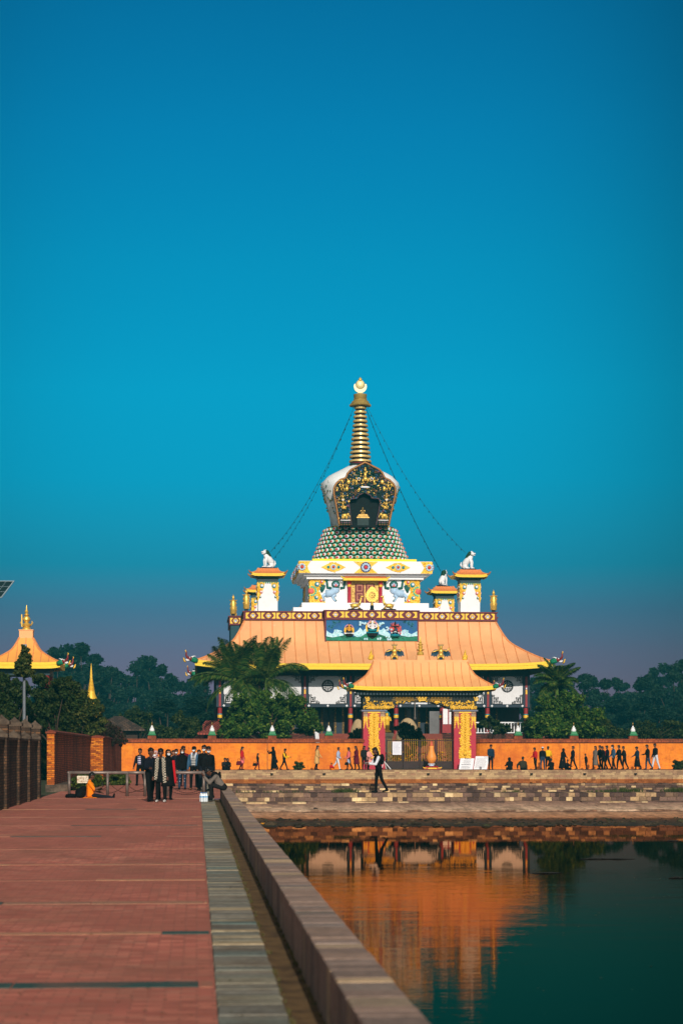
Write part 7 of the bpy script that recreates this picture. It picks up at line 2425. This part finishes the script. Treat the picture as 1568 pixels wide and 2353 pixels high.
far('man in pale blue shirt and white trousers', 775.5, 1.64, 70, CLB, CW, skin=0, legs=((14, 4), (-24, 16)))
far('woman in coral red coat and light skirt', 801, 1.62, -80, CCO, CB, hair='long', female=True, dress=(CLB, 1.0, .5, .16, .2, 'light_skirt'))
far('woman in a flowing maroon dress', 818.5, 1.70, -75, CWN, CB, hair='long', female=True, dress=(CWN, 1.2, .4, .17, .26, 'maroon_dress'))
far('person in dark green near the left gate pillar', 836, 1.74, 10, CG, CB, hair='long')
far('woman in pink jacket beside the left gate pillar', 846.5, 1.58, 30, CPK, CB, hair='long', female=True, skin=2, dress=(CPK, 1.2, .78, .18, .2, 'pink_jacket'))
far('guard in dark blue standing still beside the sign boards', 1126.5, 1.82, 20, CTQ, CN, legs=((2, 2), (-2, 2)), cap=CN, hair=None)
far('hooded figure in black sitting straight at the path edge', 1171, 1.72, 180, CB, CB, 140, .23, hair='scarf_black', **SIT)
far('broad man in olive jacket sitting with one arm out', 1200, 1.78, 175, COL_, CB, 140, .23, legs=((100, 112), (96, 108)), seat='ground', arms=((15, 12, 20), (15, 42, 10)), lean=10, bulk=1.5)
far('youth in bright red jacket walking', 1229, 1.60, -70, CR, CB, legs=W2)
far('man in black jacket and white cap with pale blue jeans', 1245.5, 1.66, 170, CB, CJ, cap=CW, hair=None, legs=W1)
far('person in bright yellow jacket behind the seated one', 1258, 1.70, 175, CYL, CB, 144)
far('small figure in black sitting under the yellow jacket', 1266.5, 1.55, 185, CB, CB, 140.2, .23, **SIT)
far('figure in black standing in wide skirt', 1292, 1.56, 30, CB, CB, hair='scarf_black', female=True, dress=(CB, 1.1, .1, .17, .36, 'wide_skirt'))
far('seated dark figure beside the wide skirt', 1300, 1.4, 40, CB, CB, 140.4, .23, **SIT)
far('man in dark jacket striding alone toward the left', 1315, 1.72, -80, CN, CB, legs=((22, 6), (-20, 12)))
far('child in black walking alone', 1345.5, 1.16, -80, CB, CB, legs=W2)
far('woman in long grey coat at the left of the walking crowd', 1366.5, 1.72, -70, CGY, CB, hair='long', female=True, dress=(CGY, 1.2, .3, .17, .23, 'coat'))
far('man in black jacket directly behind the grey coat woman', 1378, 1.76, -75, CB, CB, 143.5, legs=W2)
far('man in black in the walking crowd, between black jacket and red trim', 1386, 1.70, -70, CB, CB, 142.6)
far('man in dark jacket with a red trim', 1394, 1.76, -80, CN, CB, 143.2, legs=((24, 6), (-24, 12)), vest=(CR, 1.0, 1.36, .03, 'red_trim'))
far('man in denim jacket and white shirt with dark trousers', 1408, 1.80, -75, CDN, CB, 142.8, legs=W2, mask=True, dress=(CW, 1.0, .82, .15, .16, 'white_shirt'))
far('man in black hurrying behind the denim jacket', 1422, 1.78, -80, CB, CB, legs=((24, 8), (-26, 10)))
far('man in plaid dark shirt in the walking crowd', 1433.5, 1.70, -80, CG, CB, legs=W1)
far('woman in blue blouse and dark blowing skirt', 1463, 1.68, -80, CTQ, CB, hair='bun', female=True, dress=(CB, 1.0, .2, .15, .3, 'dark_skirt'))
far('man in black jacket and blue jeans', 1487, 1.82, -75, CB, CJ, legs=((20, 6), (-26, 14)))
far('man in black jacket and white trousers at the right end', 1505, 1.90, -80, CB, CW, legs=((24, 4), (-20, 10)))

# turn the overlapping limbs into single skins and give every region its cloth
bpy.context.view_layer.update()
dg = bpy.context.evaluated_depsgraph_get()
done = []
for ob, C, mats, g2, sk in PEOPLE:
    me = bpy.data.meshes.new_from_object(ob.evaluated_get(dg))
    done.append((ob, me))
for (ob, me), (_, C, mats, g2, sk) in zip(done, PEOPLE):
    old = ob.data
    ob.modifiers.clear()
    n = len(me.polygons)
    ce = np.empty(n * 3); me.polygons.foreach_get('center', ce); ce = ce.reshape(n, 3)
    best = np.full(n, 1e9); lab = np.zeros(n, dtype=np.int32)
    keys = ['skin', 'top', 'sleeve', 'bot', 'shoe']
    for a, b, r0, r1, l in C:
        a_, b_ = np.array(a), np.array(b); d = b_ - a_; L2_ = max((d @ d), 1e-9)
        tt = np.clip(((ce - a_) @ d) / L2_, 0, 1)
        dist = np.linalg.norm(ce - (a_ + tt[:, None] * d), axis=1) - (r0 + (r1 - r0) * tt)
        m_ = dist < best; best[m_] = dist[m_]; lab[m_] = keys.index(l)
    for kx in keys: me.materials.append(mats[kx])
    me.materials.append(BLACK); me.materials.append(mat('lip', S(110, 54, 50), .5))
    # join hands and face details into the body mesh
    V = [tuple(v.co) for v in me.vertices]; Fc = [tuple(p.vertices) for p in me.polygons]
    o = len(V)
    nm = bpy.data.meshes.new('body')
    nm.from_pydata(V + g2.v, [], Fc + [tuple(o + i for i in f) for f in g2.f])
    for m_ in me.materials: nm.materials.append(m_)
    mi = list(lab) + [{0: 0, 1: 5, 2: 6}[q] for q in g2.m]
    nm.polygons.foreach_set('material_index', mi)
    nm.polygons.foreach_set('use_smooth', [True] * len(mi))
    nm.update()
    ob.data = nm
    bpy.data.meshes.remove(me); bpy.data.meshes.remove(old)

# ------------------------------------------------------------------ things carried or set down
def bag(label, loc, yaw, s, m, kind='handbag'):
    t = thing(kind, label, 'bag', loc, yaw)
    g = MB()
    rs = []
    for z, w_, d in ((0, .17, .07), (.05, .2, .085), (.2, .17, .06), (.27, .13, .025)):
        rs.append([(s * w_ * cos(q * pi / 6), s * d * sin(q * pi / 6), s * z) for q in range(12)])
    g.rings(rs); g.build('pouch', m, t, smooth=True)
    g = MB(); g.tube([(-s * .1, 0, s * .26), (-s * .06, 0, s * .42), (s * .06, 0, s * .42), (s * .1, 0, s * .26)], .012 * s, 5); g.build('handle', m, t)
    return t
BR = mat('red leather', S(110, 30, 26), .4, var=.2)
p = at(403.5, 1794, 83.4); bag('red brown leather handbag held beside the woman in ripped jeans', p, 0, 1.2, BR)
p = at(549, 1758, 142.7); bag('dark maroon bag at the side of the red jacket woman', p, 0, 1.1, CWN)
p = at(585, 1760, 142.7); bag('dark bag at the side of the small girl', p, 0, .8, CB)
p = at(647, 1751, 142.7); bag('dark handbag carried by the robed woman', (p.x - .45, p.y, p.z - .05), 0, .9, CB)
p = at(796, 1758, 142.7); bag('small dark bag of the coral coat woman', p, 0, .8, CB)
p = at(846, 1752, 142.3)
t = thing('backpack', 'pale pink backpack of the woman beside the left gate pillar', 'bag', p)
g = MB(); g.ell((.12, 0, 0), (.17, .1, .24)); g.build('pack', CPK, t, smooth=True)
t = thing('black_backpack', 'black backpack lying on the paving beside the orange shirted person', 'bag', at0(172, 69.3))
g = MB(); g.ell((.2, 0, .17), (.2, .15, .19)); g.ell((.28, .02, .3), (.13, .12, .13)); g.ell((.16, -.1, .1), (.14, .1, .1)); g.build('pack', CB, t, smooth=True)
g = MB(); g.tube([(.05, 0, .06), (-.12, -.02, .08), (-.3, 0, .06), (-.32, .02, .03)], [.07, .075, .07, .03], 8); g.build('rolled_jacket', CB, t, smooth=True)
t = thing('orange_sheet', 'crumpled orange cloth edge spread under the seated person', 'cloth', at0(200, 69.1))
g = MB(); g.box(-.15, .35, -.2, .25, .004, .02, taper=.03); g.build('cloth', COR, t)
t = thing('phone', 'dark phone held up by the orange shirted person', 'phone', at(235, 1806, 69.3))
g = MB(); g.box(-.008, .008, -.035, .035, 0, .15); g.build('case', BLACK, t)
# bottles of water
BOT = mat('bottle plastic', (.74, .80, .84), .15, var=.1, spec=.6)
for i, (dx, dy) in enumerate(((0, 0), (.1, .02), (.05, .1), (.15, .1), (-.03, .1))):
    t = thing('water_bottle', 'clear water bottle in the cluster standing at the squatting man\'s feet', 'bottle', (XX(463.5, 63.2) + dx, 63.2 + dy, .012), 0, 'water bottles by the kerb')
    g = MB(); g.lathe([(.042, 0), (.045, .02), (.043, .1), (.045, .12), (.045, .2), (.03, .25), (.014, .27), (.014, .285)], n=12); g.build('bottle_body', BOT, t, smooth=True)
    g = MB(); g.lathe([(.0462, .14), (.0462, .185)], n=12); g.build('label_band', mat('bottle label blue', S(110, 170, 215), .5), t)
    g = MB(); g.lathe([(.016, .283), (.016, .305)], n=8); g.build('bottle_cap', mat('cap blue', S(60, 130, 200), .5), t)
# floating twigs on the pond
for lab, vx, vy, L in (('long dark twig floating amid the white reflection', 1262, 2007, .9), ('dark floating scum line right of the reflected gate', 1560, 2018, .6), ('short floating twig near the right picture edge', 1546, 1933, .5), ('thin dark twig line over the pillar reflection', 1390, 1974, 1.3)):
    d = 2.55 * F / (vy - HY); p = at(vx, vy, d * (cT - (vx - CX) / F * sT))
    t = thing('floating_twig', lab, 'twig', (p.x, p.y, -.845))
    g = MB(); R = random.Random(int(vx))
    for _ in range(3):
        x = R.uniform(-L / 2, 0); g.tube([(x, R.uniform(-.1, .1), 0), (x + L * .3, R.uniform(-.1, .1), .012), (x + L * .6, R.uniform(-.15, .15), 0)], [.008, .014, .004], 5)
    for _ in range(8): g.ell((R.uniform(-L / 2, L / 2), R.uniform(-.12, .12), .003), (.04, .03, .006), low=True)
    g.build('stem', mat('wet twig', S(24, 20, 16), .7), t)
for lab, vx, vy in (('small yellow marigold head floating by the bank corner', 603, 1893), ('second yellow flower floating close to the kerb corner', 606, 1894.5)):
    pass
V, FA = [], []
R = random.Random(71)
for _ in range(420):
    y = 18 + 44 * R.random(); x = 1.4 + R.random() ** 1.5 * (y * .26)
    if R.random() < .6: y = R.choice((33.5, 47, 57, 61.5)) + R.gauss(0, .5); x = R.uniform(1.3, 18)
    a = R.uniform(0, 6.28); s_ = R.uniform(.01, .035)
    i = len(V)
    V += [(x + s_ * cos(a + q * pi / 2) * (1 if q % 2 else .5), y + s_ * sin(a + q * pi / 2) * (1 if q % 2 else .5), -.846 + R.uniform(0, .006)) for q in range(4)]
    FA.append((i, i + 1, i + 2, i + 3))
tag(npmesh('pond_litter_leaves', np.array(V), np.array(FA), DRY), kind='stuff')
p = at(604, 1893, 65.8); t = thing('marigold', 'small yellow flower lying at the water edge by the kerb corner', 'flower', (p.x, p.y, -.81))
g = MB(); 
for k in range(8): g.ell((.06 * cos(k * .8), .05 * sin(k * .8), .01 + .01 * (k % 2)), (.05, .05, .03), low=True)
g.build('petals', mat('marigold', S(220, 150, 30)), t)
